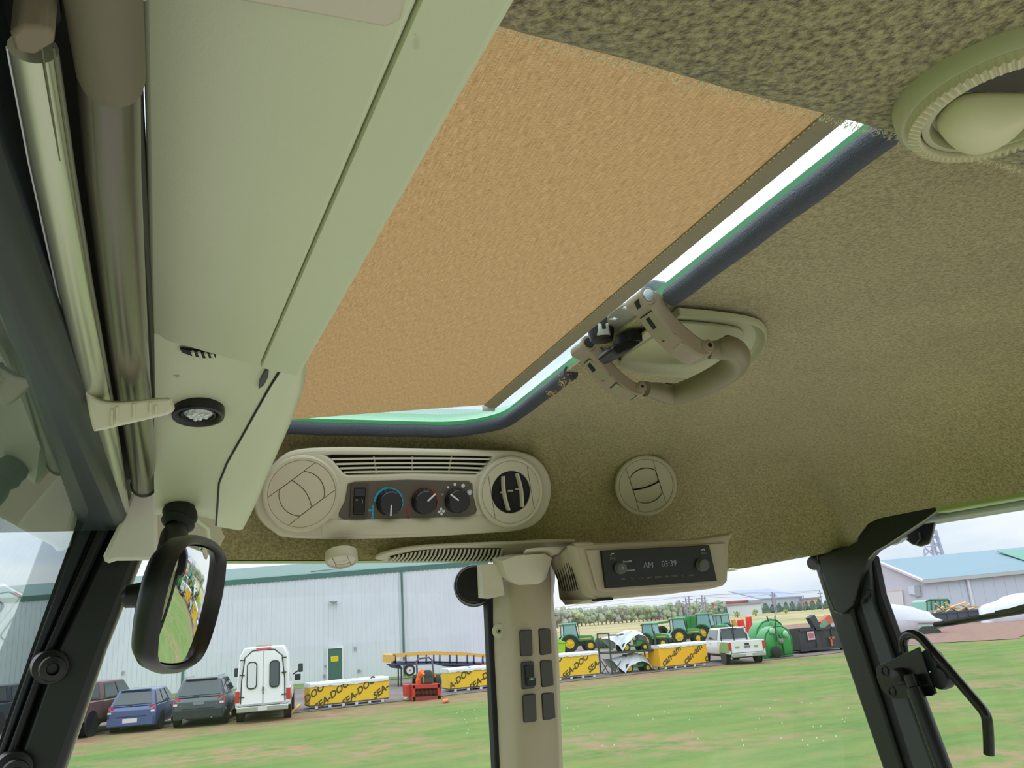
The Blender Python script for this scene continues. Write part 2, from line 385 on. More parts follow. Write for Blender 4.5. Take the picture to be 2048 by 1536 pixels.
# =================================================================== HATCH LATCH
LB = mat('latch_taupe_plastic', (150, 134, 112), .42, bump=(1500, .05))
LG = mat('latch_olive_plastic', (142, 140, 108), .42)
la = thing('hatch_latch', 'brown grab handle with two curved arms hanging from the hatch edge', 'handle', pz(1300, 680, .24))
def latch_arm(outl, Y, wid, pins, slots, insets):
    P = [py(x, y, Y) for x, y in outl]
    P = [V((p.x, Y, p.z)) for p in smooth(P, 3, True)]
    m = M(); m.extr(P, V((0, wid, 0))); arm = m.build('arm', LB, la, bev=.0022)
    for (x, y, r, mt, r2) in pins:
        c = py(x, y, Y); M().cyl(c+V((0, .004, 0)), c-V((0, .0016, 0)), r*1.45, 24).build('pin_collar', LB, la, bev=.0006)
        M().cyl(c, c-V((0, .003, 0)), r, 20).build('pin', mt, la, bev=.0006)
        if r2: M().cyl(c, c-V((0, .0034, 0)), r2, 12).build('pin_socket', DARK, la)
    return arm
Y1, Y2 = pz(1293, 592, ZC).y, pz(1175, 692, ZC).y
STL = mat('brushed_steel_pin', (190, 192, 195), .3, 1)
ARMS = {}
ARMS[Y1] = latch_arm([(1279, 583), (1292, 577), (1308, 579), (1322, 588), (1330, 602), (1342, 620), (1362, 642), (1386, 664), (1406, 678), (1419, 683), (1427, 694), (1424, 707), (1411, 713), (1390, 706), (1362, 684), (1330, 652), (1309, 625), (1301, 613), (1288, 606), (1280, 596)], Y1, .026,
          [(1295, 592, .0056, STL, 0), (1416, 692, .0042, LB, .0022)], 0, 0)
ARMS[Y2] = latch_arm([(1163, 683), (1174, 677), (1190, 678), (1200, 687), (1211, 704), (1230, 729), (1252, 750), (1271, 763), (1284, 768), (1292, 778), (1288, 789), (1276, 791), (1258, 783), (1232, 764), (1205, 736), (1190, 715), (1180, 704), (1166, 697)], Y2, .028,
          [(1177, 686, .0056, DARK, 0), (1282, 774, .0042, LB, .0016)], 0, 0)
ARMS[Y1], ARMS[Y2] = (ARMS[Y1], ARMS[Y2])
# inset panels let into the arms' lower face (quads just proud of it)
def bvh_of(o):
    R0_ = ROOT[o.parent] if o.parent else Matrix.Translation(o.location)
    return BVHTree.FromPolygons([R0_ @ v.co-OFF for v in o.data.vertices], [p.vertices for p in o.data.polygons])
def decal(bv, pix, nm, mt, par, thick=.0012, bev=.0004):
    H = []; N = V()
    for x, y in pix:
        d = ray(x, y).normalized(); h = bv.ray_cast(V((0, 0, 0)), d)
        if h[0] is None: continue
        n = h[1]*(-1 if h[1].dot(d) > 0 else 1); H.append(h[0]); N += n
    if len(H) < 3: print('decal missed', nm, pix); return
    N.normalize(); return M().extr([p-N*.0012 for p in H], N*(thick+.0012)).build(nm, mt, par, bev=bev)
def inset(quad, Y, wid, mt, thick=.0012):
    if mt is LG:
        cx = sum(q[0] for q in quad)/4; cy = sum(q[1] for q in quad)/4
        decal(ARMS[Y], [(cx+(q[0]-cx)*1.09, cy+(q[1]-cy)*1.09) for q in quad], 'inset_gap', DARK, la, .0004, 0)
    return decal(ARMS[Y], [q[:2] for q in quad], 'inset_panel', mt, la, thick)
def inset_old(quad, Y, wid, mt, thick=.0012):
    """quad: pixels of a panel on the face that runs back from Y; the first edge lies on Y+a, the other on Y+b"""
    pts = []
    for (x, y, t) in quad: pts.append(py(x, y, Y+wid*t))
    n = (pts[1]-pts[0]).cross(pts[2]-pts[0]).normalized()
    if n.dot(pts[0]) > 0: n = -n
    M().extr([p-n*.001 for p in pts], n*(thick+.001)).build('inset_panel', mt, la, bev=.0005)
ARMS = {k: bvh_of(v) for k, v in ARMS.items()}
inset([(1303, 623, .15), (1349, 668, .15), (1325, 681, .85), (1283, 637, .85)], Y1, .026, LG)
inset([(1299, 633, .3), (1313, 655, .3), (1308, 658, .55), (1293, 637, .55)], Y1, .026, DARK, .0016)
inset([(1277, 597, .35), (1283, 613, .35), (1277, 618, .55), (1270, 603, .55)], Y1, .026, DARK, .0018)
inset([(1362, 683, .15), (1408, 715, .15), (1388, 726, .85), (1346, 697, .85)], Y1, .026, LG)
inset([(1180, 718, .15), (1221, 751, .15), (1204, 761, .85), (1170, 727, .85)], Y2, .028, LG)
inset([(1181, 724, .3), (1192, 740, .3), (1187, 744, .55), (1176, 729, .55)], Y2, .028, DARK, .0016)
inset([(1233, 766, .15), (1272, 791, .15), (1260, 799, .85), (1222, 776, .85)], Y2, .028, LG)
# grip: a thick bowed bar joining the arms' lower ends
gp = [py(1288, 781, Y2+.005), py(1312, 778, Y2+.0)]
A, B = py(1290, 778, Y2+.012), py(1418, 700, Y1+.012)
zA = A.z
def G(x, y, t): return pz(x, y, A.z+(B.z-A.z)*t)
gpath = [A, G(1312, 782, .05), G(1345, 789, .15), G(1385, 778, .35), G(1430, 757, .6), G(1466, 733, .8), G(1474, 712, .9), G(1460, 697, .95), G(1440, 699, 1), B]
gp = smooth(gpath, 5)
rad = []
for i in range(len(gp)):
    t = i/(len(gp)-1); rad.append(.0085+.0045*math.sin(math.pi*min(1, max(0, (t-.08)/.84)))**.6)
M().tube(gp, rad, 18).build('grip', mat('latch_grip_olive', (128, 119, 90), .45), la)
sp_ = [p+V((0, -.003, .011)) for p in gp[8:-7]]
M().tube(sp_, .0007, 5).build('grip_seam', mat('seam_shadow_brown', (58, 48, 32), .8), la)
# steel bracket, bolts and dark cams above
hb = thing('hatch_bracket', 'silver steel hinge bracket with dark bolts at the hatch edge', 'bracket', pz(1240, 640, .29))
f = Fr(pz(1250, 640, .275), (0, 0, -1), (0, 1, 0))
zst = mat('zinc_plate', (176, 176, 160), .35, .4)
quad = [(1196, 655), (1212, 668), (1222, 662), (1226, 645), (1238, 640), (1262, 618), (1280, 628), (1288, 650), (1270, 665), (1240, 674), (1228, 672), (1215, 662), (1200, 668)]
plate('steel_plate', f, [sm2([f.uv(x, y) for x, y in [(1214, 632), (1240, 610), (1262, 604), (1292, 606), (1296, 640), (1262, 660), (1240, 672), (1226, 668), (1222, 652)]], 3), rrect(.008, .006, .001, *f.uv(1252, 612)), rrect(.008, .006, .001, *f.uv(1226, 634))], .002, zst, hb)
c = f.P(1203, 652); M().cyl(c, c+V((0, 0, -.012)), .010, 6).build('bolt', zst, hb, bev=.001)
M().lathe([(.0, -.014), (.011, -.014), (.013, -.006), (.013, .012), (0, .012)], c+V((.001, .004, 0)), (0, 0, 1)).build('cam', BLK, hb)
M().extr([py(x, y, .66) for x, y in [(1225, 690), (1250, 681), (1290, 678), (1262, 700), (1236, 712), (1222, 700)]], V((0, .03, 0))).build('dark_link', BLK, hb, bev=.002)
M().extr([py(x, y, .6) for x, y in [(1295, 562), (1310, 557), (1336, 562), (1338, 575), (1326, 590), (1312, 592), (1300, 575)]], V((0, .015, 0))).build('hinge_knuckle', mat('grey_painted_casting', (120, 122, 138), .4), hb, bev=.003)
# pocket trim on the headliner beside the latch
pk = thing('latch_pocket', 'olive plastic pocket plate let into the headliner behind the grab handle', 'trim plate', pz(1400, 670, .262))
f = Fr(pz(1400, 670, .2655), (0, 0, -1), (0, 1, 0))
ol = sm2([f.uv(x, y) for x, y in [(1352, 618), (1372, 617), (1430, 622), (1500, 633), (1528, 648), (1534, 672), (1518, 706), (1480, 735), (1430, 748), (1330, 745), (1262, 735), (1236, 722), (1238, 706), (1268, 686), (1320, 650)]], 4)
PK = mat('olive_pocket_plastic', (172, 172, 134), .45)
n = len(ol); cx = sum(p[0] for p in ol)/n; cy = sum(p[1] for p in ol)/n
L = []
for s_, wv in ((1.0, 0), (.985, .005), (.965, .0065), (.94, .005), (.92, .001), (.7, -.002), (.4, -.004)): L.append([f.pt(cx+(a-cx)*s_, cy+(b-cy)*s_, wv) for a, b in ol])
M().loops(L).build('pocket_rim', PK, pk, ang=60)
f2 = Fr(pz(1400, 670, .2645), (0, 0, -1), (0, 1, 0))
rb = [f2.uv(x, y) for x, y in [(1234, 705), (1300, 652), (1350, 640), (1460, 650), (1485, 662), (1482, 676), (1440, 700), (1390, 722), (1320, 722), (1238, 718)]]
plate('inner_plate', f2, [sm2(rb, 3)], .0035, PK, pk, bev=.0015, w0=.0)
M().extr([pz(x, y, .256) for x, y in [(1228, 703), (1240, 690), (1262, 680), (1285, 680), (1240, 712), (1243, 722), (1230, 716)]], V((0, 0, .01))).build('black_gap', DARK, pk)

# =================================================================== FRONT CONSOLE
co = thing('overhead_console', 'pale green grey overhead console along the front header', 'console', V((.03, .5, .17)))
zpan = lambda x: .194-.2*(x+.02)
nP = V((.2, 0, 1)); oP = V((-.02, .5, .194))
XL = -.0205
cf, cn = on(520, 735, oP, nP), on(830, 30, oP, nP)
lf = on(302, 668, oP, nP); lf2 = on(309, 676, oP, nP)
rf = on(606, 746, oP, nP); rn = on(1003, 72, oP, nP)
k = (cn.x-cf.x)/(cn.y-cf.y); kn = (rn.x-rf.x)/(rn.y-rf.y)
Cn = V((cn.x-k*.5, cn.y-.5, zpan(cn.x))); Rn = V((rn.x-kn*.5, rn.y-.5, zpan(rn.x)))
ln = on(283, 0, oP, nP); kl = (ln.x-lf.x)/(ln.y-lf.y); Ln = V((ln.x-kl*.5, ln.y-.5, zpan(ln.x)))
g = V((.0004, 0, 0))
M().extr([Ln, lf, lf2, cf-g, Cn-g], V((0, 0, .03))).build('cover_panel', PALE, co, bev=.0022, bseg=3)
rf2 = rf.lerp(rn, .06)
m = M(); rws = []
for t in [i/16 for i in range(17)]:
    A = (Cn+g).lerp(cf+g, t); B = Rn.lerp(rf, t); W = V((B.x-A.x, 0, B.z-A.z)); up = V((0, 0, 1))
    rws.append([A+up*.03, A+up*.0012, A+W*.02, A+W*.5, A+W*.86, A+W*.95+up*.0014, B+up*.005, B+up*.03])
m.loops([r for r in rws]).build('side_strip', PALE, co, ang=30)
# near end cap of the console (lower step close to the lens)
q = [pz(440, -1, .178), pz(776, 60, .178), pz(805, 42, .178), pz(812, 0, .178)]
q2 = [V((q[3].x, -.3, .178)), V((q[0].x, -.3, .178))]
M().extr([q[0], q[1], q[2], q[3]]+q2, V((0, 0, .03))).build('end_step', BEI, co, bev=.002)
# far shell
nS = V((0, .185, 1)); oS = V((0, .56, .19)); D = lambda x, y, up=0: on(x, y, oS, nS)+V((0, 0, up))
lft = [(307, 668), (308, 760), (308, 830), (308, 900), (308, 960), (309, 1010), (310, 1030)]
sea = [(572, 720), (540, 772), (514, 818), (484, 872), (454, 925), (438, 965), (432, 1040)]
m = M(); rws = []
for (a, b) in zip(lft, sea):
    A, B = D(*a), D(*b); rws.append([A+V((0, 0, .05)), A]+[A.lerp(B, j/6)+V((0, 0, .0035*math.sin(j/6*3.14))) for j in range(1, 6)]+[B, B+V((0, 0, .06))])
m.loops(rws).build('lower_shell', PALE, co, ang=50)
rgt = [(606, 735), (601, 790), (580, 850), (553, 912), (527, 970), (508, 1018), (486, 1062)]
se2 = [(575, 722), (542, 773), (516, 819), (486, 873), (456, 926), (440, 966), (434, 1052)]
m = M(); rws = []
for (a, b) in zip(se2, rgt):
    A, B = D(*a, -.0006), D(*b); W = B-A
    rws.append([A+V((0, 0, .05)), A, A+W*.5, A+W*.85, B+V((0, 0, .002)), B+V((.003, 0, .008)), B+V((.006, 0, .06))])
m.loops(rws).build('shell_side', PALE, co, ang=45)
M().tube([D(x, y, -.0004) for x, y in sea[:-1]]+[D(432, 1050, -.0004)], .0009, 5).build('seam', DARK, co)
# dark slot grille and reading mark
fS = Fr(D(420, 820), -nS, (0, 1, 0))
plate('slot_grille', fS, [[fS.uv(x, y) for x, y in [(360, 696), (372, 698), (400, 702), (432, 706), (432, 713), (408, 714), (385, 710), (365, 703)]]], .002, DARK, co, w0=-.001)
for x in (385, 398, 411, 423):
    a, b = D(x, 699+(x-385)*.1, -.0015), D(x+5, 714, -.0015); M().tube([a, b], .0011, 6).build('slot_bar', PALE, co)
plate('pull_notch', fS, [[fS.uv(x, y) for x, y in [(538, 735), (536, 752), (528, 768), (517, 776), (519, 762), (529, 742)]]], .003, BLK, co, w0=-.002)
# round reading lamp in the console
rl = thing('reading_lamp', 'round reading lamp with faceted clear lens in a black ring on the console', 'lamp', D(397, 824))
c = D(397, 824); ux = D(450, 820)-D(344, 826); Rr = ux.length/2; nd_ = -nS.normalized()
M().lathe([(Rr*.98, -.004), (Rr*1.0, .002), (Rr*.97, .0045), (Rr*.86, .005), (Rr*.74, .003), (Rr*.70, .0012), (Rr*.66, .003), (Rr*.6, .003), (Rr*.56, .0)], c, nd_, 40).build('ring', BLK, rl)
m = M(); m.lathe([(Rr*.58, .0005), (Rr*.5, .0022), (Rr*.3, .0034), (0.0001, .004)], c, nd_, 24); ln_ = m.build('lens', mat('frosted_lens', (205, 212, 205), .15, nz=(500, .25), bump=(420, .9, .003), coat=1), rl)
m = M()
for i in range(14):
    a = i*2.4; r = Rr*.1*math.sqrt(i+.5); p = c+nd_*.0036+Fr(c, nd_, (0, 1, 0)).u*r*math.cos(a)+Fr(c, nd_, (0, 1, 0)).v*r*math.sin(a)
    m.lathe([(.0021, -.001), (.0015, .0009), (.0001, .0014)], p, nd_, 6)
tag(m.build('lens_facets', mat('clear_facet', (225, 230, 225), .08, coat=1), rl), kind='stuff')

# ---- white corner cover over the front post and the small plate beside
f = Fr(py(260, 1060, .98), (0, -1, -.15))
cv = [f.uv(x, y) for x, y in [(262, 985), (246, 1030), (226, 1070), (206, 1112), (209, 1123), (217, 1127), (232, 1122), (312, 1121), (316, 1100), (313, 985)]]
o = plate('trim_4', f, [cv], .03, mat('white_cab_plastic', (225, 220, 205), .4), bev=.004, w0=-.03); tag(o, 'white plastic corner cover above the front post', kind='structure')
f = Fr(py(370, 1060, 1.0), (0, -1, -.15))
cv = [f.uv(x, y) for x, y in [(309, 985), (310, 1121), (424, 1122), (450, 1074), (430, 1030), (400, 985)]]
tag(plate('trim_5', f, [cv], .02, BEI, bev=.003, w0=-.02), 'beige plate between the corner cover and the headliner', kind='structure')
m = M(); m.tube([D(388, 1035, .0), D(416, 1048, -.004), D(419, 1062, -.012)], .0022, 8)
o = m.build('hook', PALE); tag(o, 'small pale hook beside the mirror stem', 'hook')

# =================================================================== FRONT ROLLER SHADE
fs_ = thing('windscreen_shade', 'roller shade with grey tube and pale green rail above the windscreen', 'roller shade', V((-.03, .5, .145)))
CHR = mat('pale_green_anodised_rail', (196, 200, 172), .24, .55)
TUB = mat('grey_roller_tube', (104, 100, 84), .22, .35, nz=(5, .1))
zt = .145
def rowpts(pix, dz=0): return [pz(x, y, zt+dz) for x, y in pix]
cen = [(66, 95), (105, 330), (148, 560), (195, 790), (222, 915), (246, 1022)]
wid = [96, 86, 72, 60, 46, 27]
L = []
for (x, y), wd in zip(cen, wid):
    a = pz(x-wd/2, y, zt); b = pz(x+wd/2, y, zt); c = (a+b)/2; r = (b-a).length/2
    L.append([c+V((math.cos(t)*r*(1 if abs(math.cos(t)) > .2 else 1), 0, math.sin(t)*r*.8)) for t in [2*math.pi*i/20+.15 for i in range(20)]])
m = M().loops(L, caps=True)
c0 = (pz(18, 95, zt)+pz(114, 95, zt))/2
m.build('front_rail', CHR, fs_, ang=60)
grv = M()
for off in (.18, .42):
    grv.tube([pz(x+wd*off, y, zt-.0042*wd/96-.0002*1) for (x, y), wd in zip(cen, wid)], .00035, 5)
grv.build('rail_groove', mat('groove_olive', (96, 96, 66), .6), fs_)
M().tube([pz(x-wd*.5-2, y, zt-.0004) for (x, y), wd in zip(cen[:-1], wid[:-1])]+[pz(228, 960, zt)], .0006, 6).build('sky_slit_edge', mat('painted_sky_slit', (250, 250, 250), .3), fs_)  # thin white strip standing for the bright slit of sky beside the rail
# grey plastic end cap and bracket at the near end
M().extr([pz(x, y, .139) for x, y in [(20, 70), (40, 52), (88, 56), (110, 68), (108, 88), (70, 112), (30, 104)]], V((0, -.001, .012))).build('rail_end_cap', mat('dull_taupe_cap', (128, 116, 94), .6), fs_, bev=.001)
cen2 = [(200, -60), (212, 60), (224, 330), (244, 560), (262, 740), (277, 860), (288, 968)]
wid2 = [140, 130, 112, 92, 74, 62, 50]
L = []
for (x, y), wd in zip(cen2[1:], wid2[1:]):
    a = pz(x-wd/2, y, zt+.008); b = pz(x+wd/2, y, zt+.008); c = (a+b)/2; r = (b-a).length/2
    L.append([c+V((math.cos(t)*r, 0, math.sin(t)*r)) for t in [2*math.pi*i/28 for i in range(28)]])
M().loops(L).build('roller_tube', TUB, fs_, ang=60)
a = L[-1]; cE = sum(a, V())/len(a); rE = (a[0]-cE).length
M().lathe([(rE*1.0, 0), (rE*1.12, .001), (rE*1.12, .006), (rE*.9, .009), (.0001, .009)], cE, (-.02, 1, 0), 24).build('tube_end_cap', mat('dark_olive_cap', (62, 60, 46), .5), fs_)
a = pz(140, 60, zt+.006); b = pz(286, 60, zt+.006); c = (a+b)/2; r = (b-a).length/2
M().lathe([(r*.98, -.25), (r*1.0, .0), (r*.98, .018), (r*.9, .022), (.0001, .023)], V((c.x, c.y, c.z)), (.0, 1, 0), 30).build('roller_housing', mat('dull_taupe_housing', (112, 104, 84), .6), fs_)
# beige strap clip round both
f = Fr(py(250, 825, .50), (-.1, -1, -.35))
st = [(167, 778), (174, 784), (200, 801), (245, 804), (330, 797), (342, 806), (342, 826), (300, 838), (240, 852), (196, 862), (184, 856), (172, 800)]
STR = mat('ivory_plastic', (226, 220, 196), .45)
plate('strap', f, [sm2([f.uv(x, y) for x, y in st], 3)], .012, STR, fs_, bev=.0015, w0=-.012)
for x, y, h in ((234, 828, 26), (268, 822, 26), (301, 816, 20), (312, 820, 16), (224, 836, 30)):
    g = f.at(x, y); plate('strap_rib', g, [rrect(.0014, h/FPX*.56, .0006)], .0014, STR, fs_, bev=.0004)
# white flank behind tube (header edge strip)
m = M(); A = [V((lf.x-.0008, -.3, .196)), V((lf.x-.0008, .55, .196)), V((-.0175, .93, .13))]
m.grid([A, [p+V((-.002, 0, .05)) for p in A]]); tag(m.build('trim_6', STR), 'white edge strip along the console beside the shade tube', kind='structure')
m = M(); m.loops([[V((-.060, y, .172)), V((-.0181, y, .172)), V((-.0181, y, .20)), V((-.060, y, .20))] for y in (-.3, .3)]+[[V((-.078, y, .172)), V((-.0181, y, .172)), V((-.0181, y, .20)), V((-.078, y, .20))] for y in (.95,)])
tag(m.build('trim_14', mat('dark_brown_header', (40, 38, 30), .7)), 'dark front header beam above the shade tubes', kind='structure')
# bracket plate behind the near ends
M().extr([V((-.06, .12, .155)), V((-.012, .12, .155)), V((-.012, .19, .155)), V((-.056, .195, .155))], V((0, 0, .006))).build('end_bracket', BEI, fs_, bev=.001)
M().extr([pz(x, y, .1505) for x, y in [(36, 15), (48, 14), (52, 56), (42, 56)]], V((0, 0, .003))).build('bracket_slot', DARK, fs_)
M().extr([pz(x, y, .1505) for x, y in [(88, -5), (118, -5), (122, 40), (108, 62), (94, 50)]], V((0, 0, .003))).build('bracket_slot', DARK, fs_)

# =================================================================== FRONT POST, WINDSCREEN, ROOF OVERHANG
def strip(name, ls, rs, Y, dep, mt, lab=None, parent=None, bev=.0015):
    P = [py(x, y, Y) for x, y in ls]; Q = [py(x, y, Y) for x, y in rs]; m = M()
    L = [[p, q, q+V((0, dep, 0)), p+V((0, dep, 0))] for p, q in zip(P, Q)]
    o = m.loops(L).build(name, mt, parent, bev=bev)
    if lab: tag(o, lab, kind='structure')
    return o
fp = thing('front_post', 'black painted steel front corner post of the cab', 'post', py(100, 1536, 1.06), kind='structure')
strip('post_tube', [(262, 985), (232, 1030), (106, 1300), (22, 1536), (-30, 1680)], [(330, 985), (300, 1062), (209, 1300), (127, 1536), (78, 1680)], 1.055, .05, BLKP, None, fp, .008)
strip('door_seal', [(222, 985), (208, 1030), (89, 1300), (3, 1536), (-50, 1680)], [(232, 985), (226, 1030), (102, 1300), (17, 1536), (-35, 1680)], 1.05, .03, RUB, None, fp, .003)
strip('glass_seal', [(200, 930), (196, 955), (69, 1300), (-14, 1536), (-60, 1680)], [(222, 960), (206, 1010), (84, 1300), (-2, 1536), (-52, 1680)], 1.06, .04, mat('ribbed_dark_rubber', (38, 42, 52), .5), None, fp, .004)
strip('inner_seal', [(217, 985), (200, 1030), (84, 1300), (-2, 1536)], [(221, 985), (206, 1030), (88, 1300), (2, 1536)], 1.07, .02, DARK, None, fp, 0)
strip('pale_edge', [(333, 985), (303, 1062), (210, 1300), (128, 1536), (79, 1680)], [(338, 985), (307, 1062), (213, 1300), (134, 1536), (88, 1680)], 1.075, .01, mat('pale_sill', (190, 190, 170), .5), None, fp, 0)
def bolt(x, y, Y, r, par, nm='bolt'):
    c = py(x, y, Y); a = V((.25, -1, -.1)).normalized()
    M().lathe([(r*1.35, -.03), (r*1.35, -.012), (r*.8, -.01), (r*.8, -.002), (r, 0), (r*1.02, .004), (r*.95, .0065), (r*.5, .0075), (r*.42, .006), (r*.4, .001), (.0001, .001)], c, a, 28).build(nm, BLK, par)
strip('post_backing', [(190, 930), (186, 955), (62, 1300), (-20, 1536), (-66, 1680)], [(262, 985), (236, 1030), (112, 1300), (28, 1536), (-20, 1680)], 1.095, .01, DARK, None, fp, 0)
bolt(104, 1337, 1.03, .0128, fp, 'hinge_bolt'); bolt(30, 1545, 1.03, .0128, fp, 'hinge_bolt')
# windscreen: a bowed sheet, its head following the header
hd_ = smooth([pz(-40, -260, .162), pz(20, 110, .162), pz(90, 450, .162), pz(150, 705, .162), pz(205, 950, .162)], 6)
hd_ = [hd_[0]+(hd_[0]-hd_[4])*6.0]+hd_
dn = V((-.12, 0, -.42)); th = V((-.005, 0, 0))
def sheet(k0, k1, off, t_): return M().loops([[p+dn*k0+off, p+dn*k1+off, p+dn*k1+off+t_, p+dn*k0+off+t_] for p in hd_])
tag(sheet(0, 1, V(), th).build('window_2', glass_mat('windscreen_glass', (.90, .95, .95))), 'bowed windscreen glass', kind='structure')
tag(sheet(0, .055, V((-.0058, 0, 0)), V((-.0008, 0, 0))).build('trim_7', mat('dark_print_band', (12, 28, 32), .4)), 'dark teal band along the windscreen top', kind='structure')
# roof overhang in front, seen through the windscreen
zo = .128
y1 = pz(80, 1066, zo).y
m = M(); m.box((-.30, y1/2-.6, zo+.05), (.50, y1+1.2, .1))
tag(m.build('trim_8', mat('dark_teal_roof_underside', (32, 44, 48), .45, nz=(4, .3)), bev=.01), 'dark teal underside of the front roof overhang', kind='structure')
m = M(); m.box((-.30, y1+.006, zo+.03), (.52, .012, .055)); tag(m.build('trim_9', mat('leaf_green_paint', (122, 150, 60), .4), bev=.003), 'green side edge of the front roof overhang', kind='structure')
# work light hanging outside the windscreen under the overhang
wl = thing('roof_work_light', 'dark round work light under the front roof overhang', 'work light', V((-.16, .62, .09)))
M().lathe([(.03, .0), (.036, .02), (.036, .05), (.02, .07), (.0001, .07)], V((-.22, .66, .085)), (.3, .2, .3), 24).build('lamp_body', mat('dark_lamp_shell', (40, 50, 54), .4), wl)
M().lathe([(.031, 0), (.02, -.004), (.0001, -.005)], V((-.22, .66, .085)), (.3, .2, .3), 24).build('lens', mat('grey_lens', (150, 160, 160), .2), wl)
M().box((-.2, .68, .125), (.03, .03, .03)).build('mounting_foot', BLK, wl, bev=.003)

# =================================================================== MIRROR
nM = V((.948, -.25, -.20)).normalized(); cM = py(375, 1205, .74)
fm = Fr(cM, nM, UP)
mi = thing('interior_mirror', 'black framed convex mirror on a black stem below the console', 'mirror', cM)
gl_ = [(368, 1094), (398, 1093), (424, 1102), (437, 1118), (437, 1145), (431, 1190), (421, 1232), (409, 1272), (398, 1298), (386, 1314), (368, 1322), (342, 1326), (318, 1323), (307, 1310), (306, 1288), (311, 1240), (320, 1192), (332, 1150), (346, 1116)]
G2 = sm2([fm.uv(x, y) for x, y in gl_], 3)
gx = sum(p[0] for p in G2)/len(G2); gy = sum(p[1] for p in G2)/len(G2)
def off(l, k): return [(gx+(a-gx)*(1+k/max(1e-6, math.hypot(a-gx, b-gy))), gy+(b-gy)*(1+k/max(1e-6, math.hypot(a-gx, b-gy)))) for a, b in l]
RC = .55
L = []
for s_ in (1, .85, .7, .55, .4, .25, .1):
    L.append([fm.pt(gx+(a-gx)*s_, gy+(b-gy)*s_, .003-(((a-gx)**2+(b-gy)**2)*s_*s_)/(2*RC)) for a, b in G2])
MIRR = mat('mirror_glass', (238, 242, 240), .0, 1)
g_ = M().loops(L, caps=False); g_.f.append([len(g_.v)-len(G2)+i for i in range(len(G2))]); g_.m.append(0); g_.build('glass', MIRR, mi, ang=80)
L = []
for kk, wv in ((-.002, -.016), (.0005, -.004), (.002, .003), (.0045, .0055), (.0078, .003), (.009, -.004), (.007, -.010), (.0, -.015), (-.018, -.018)):
    L.append([fm.pt(a, b, wv) for a, b in off(G2, kk)])
M().loops(L, caps=False).build('housing', BLK, mi, ang=60)
L = [[fm.pt(a, b, -.018) for a, b in off(G2, -.018)], [fm.pt(a, b, -.020) for a, b in off(G2, -.024)]]
M().loops(L).build('back_shell', BLK, mi, ang=60)
bk = fm.pt(gx, gy, -.03)
top = py(366, 1020, .88)
st_ = smooth([top, py(352, 1060, .87), py(340, 1110, .84), py(318, 1165, .80), py(304, 1215, .775)], 4)
M().tube(st_, [.0105]*5+[.0128]*(len(st_)-5), 16).build('stem', BLK, mi)
M().lathe([(.010, -.015), (.014, -.006), (.0155, .0), (.013, .006), (.0145, .010), (.010, .016)], py(360, 1030, .88), py(352, 1060, .87)-py(360, 1028, .88), 20, sc=(1.2, 1)).build('boot', RUB, mi)
c = py(296, 1188, .78)
M().lathe([(.0001, .02), (.010, .02), (.0155, .017), (.017, .008), (.017, -.008), (.012, -.014)], c, py(262, 1190, .78)-py(296, 1186, .78), 24, ex=(0, 0, 1), sc=(.6, .65)).build('adjuster_knob', BLK, mi)

# =================================================================== VENTS
def clip_circle(r, w, n=40):
    o = []
    for i in range(n):
        a = 2*math.pi*(i+.5)/n; x, y = r*math.cos(a), r*math.sin(a); x = max(-w, min(w, x)); o.append((x, y))
    return o
def round_vent(name, label, fr, R, tilt=0, rot=0, mt=BEI, flat=.45, swivel=False, group=None):
    t = thing(name, label, 'air vent', fr.o, group=group)
    f = Fr(fr.o, fr.n, fr.v); f.u = fr.u*math.cos(rot)+fr.v*math.sin(rot); f.v = fr.v*math.cos(rot)-fr.u*math.sin(rot)
    M().lathe([(R*.98, -.008), (R, .002), (R*.985, .0048), (R*.94, .006), (R*.88, .0052), (R*.86, .003)], f.o, f.n, 56, ex=f.u).build('outer_ring', mt, t)
    r = R*.59; w_ = R*flat; hole = clip_circle(r, w_, 48)
    plate('face_disc', f, [circ(R*.865, 56), hole], .004, mt, t, bev=.0006, w0=.0006)
    for s_ in (-1, 1):
        for q_ in (-1, 1):
            y0 = math.sqrt(max(0, r*r-w_*w_)) if w_ < r else 0; y1 = math.sqrt((R*.85)**2-w_*w_)
            plate('groove', f, [[(s_*w_-.0003, q_*y0), (s_*w_+.0003, q_*y0), (s_*w_+.0003, q_*y1), (s_*w_-.0003, q_*y1)]], .0003, mat('groove_shadow', (72, 66, 52), .8), t, w0=.0046)
    M().lathe([(R*.66, -.0012), (R*.65, -.0016), (.0001, -.0016)], f.o, f.n, 32).build('duct_recess', DARK, t)
    if tilt is not None:
        bow = .0
        for s_ in (1, -1):
            half = [(a, b) for a, b in clip_circle(r*.975, w_*.965, 64) if b*s_ > 0]
            half.sort(key=lambda p: math.atan2(p[1]*s_, p[0]))
            seam = [(-w_*.96+2*w_*.96*i/8, .10*R*math.sin(math.pi*i/8)*(1 if tilt == 0 else -.6)+s_*R*.008) for i in range(9)]
            lp = half+seam if math.atan2(half[0][1]*s_, half[0][0]) < math.atan2(half[-1][1]*s_, half[-1][0]) else half[::-1]+seam
            ff = Fr(f.pt(0, s_*r*.5, 0), f.n, f.v); ff.u = f.u; ff.v = f.v
            rm = Matrix.Rotation(R_(tilt), 3, f.u); ff.v = rm @ f.v; ff.n = rm @ f.n
            plate('flap', ff, [[(a, b-s_*r*.5) for a, b in lp]], .0022, mt, t, bev=.0007, w0=.0018 if tilt == 0 else .001)
    return t, f
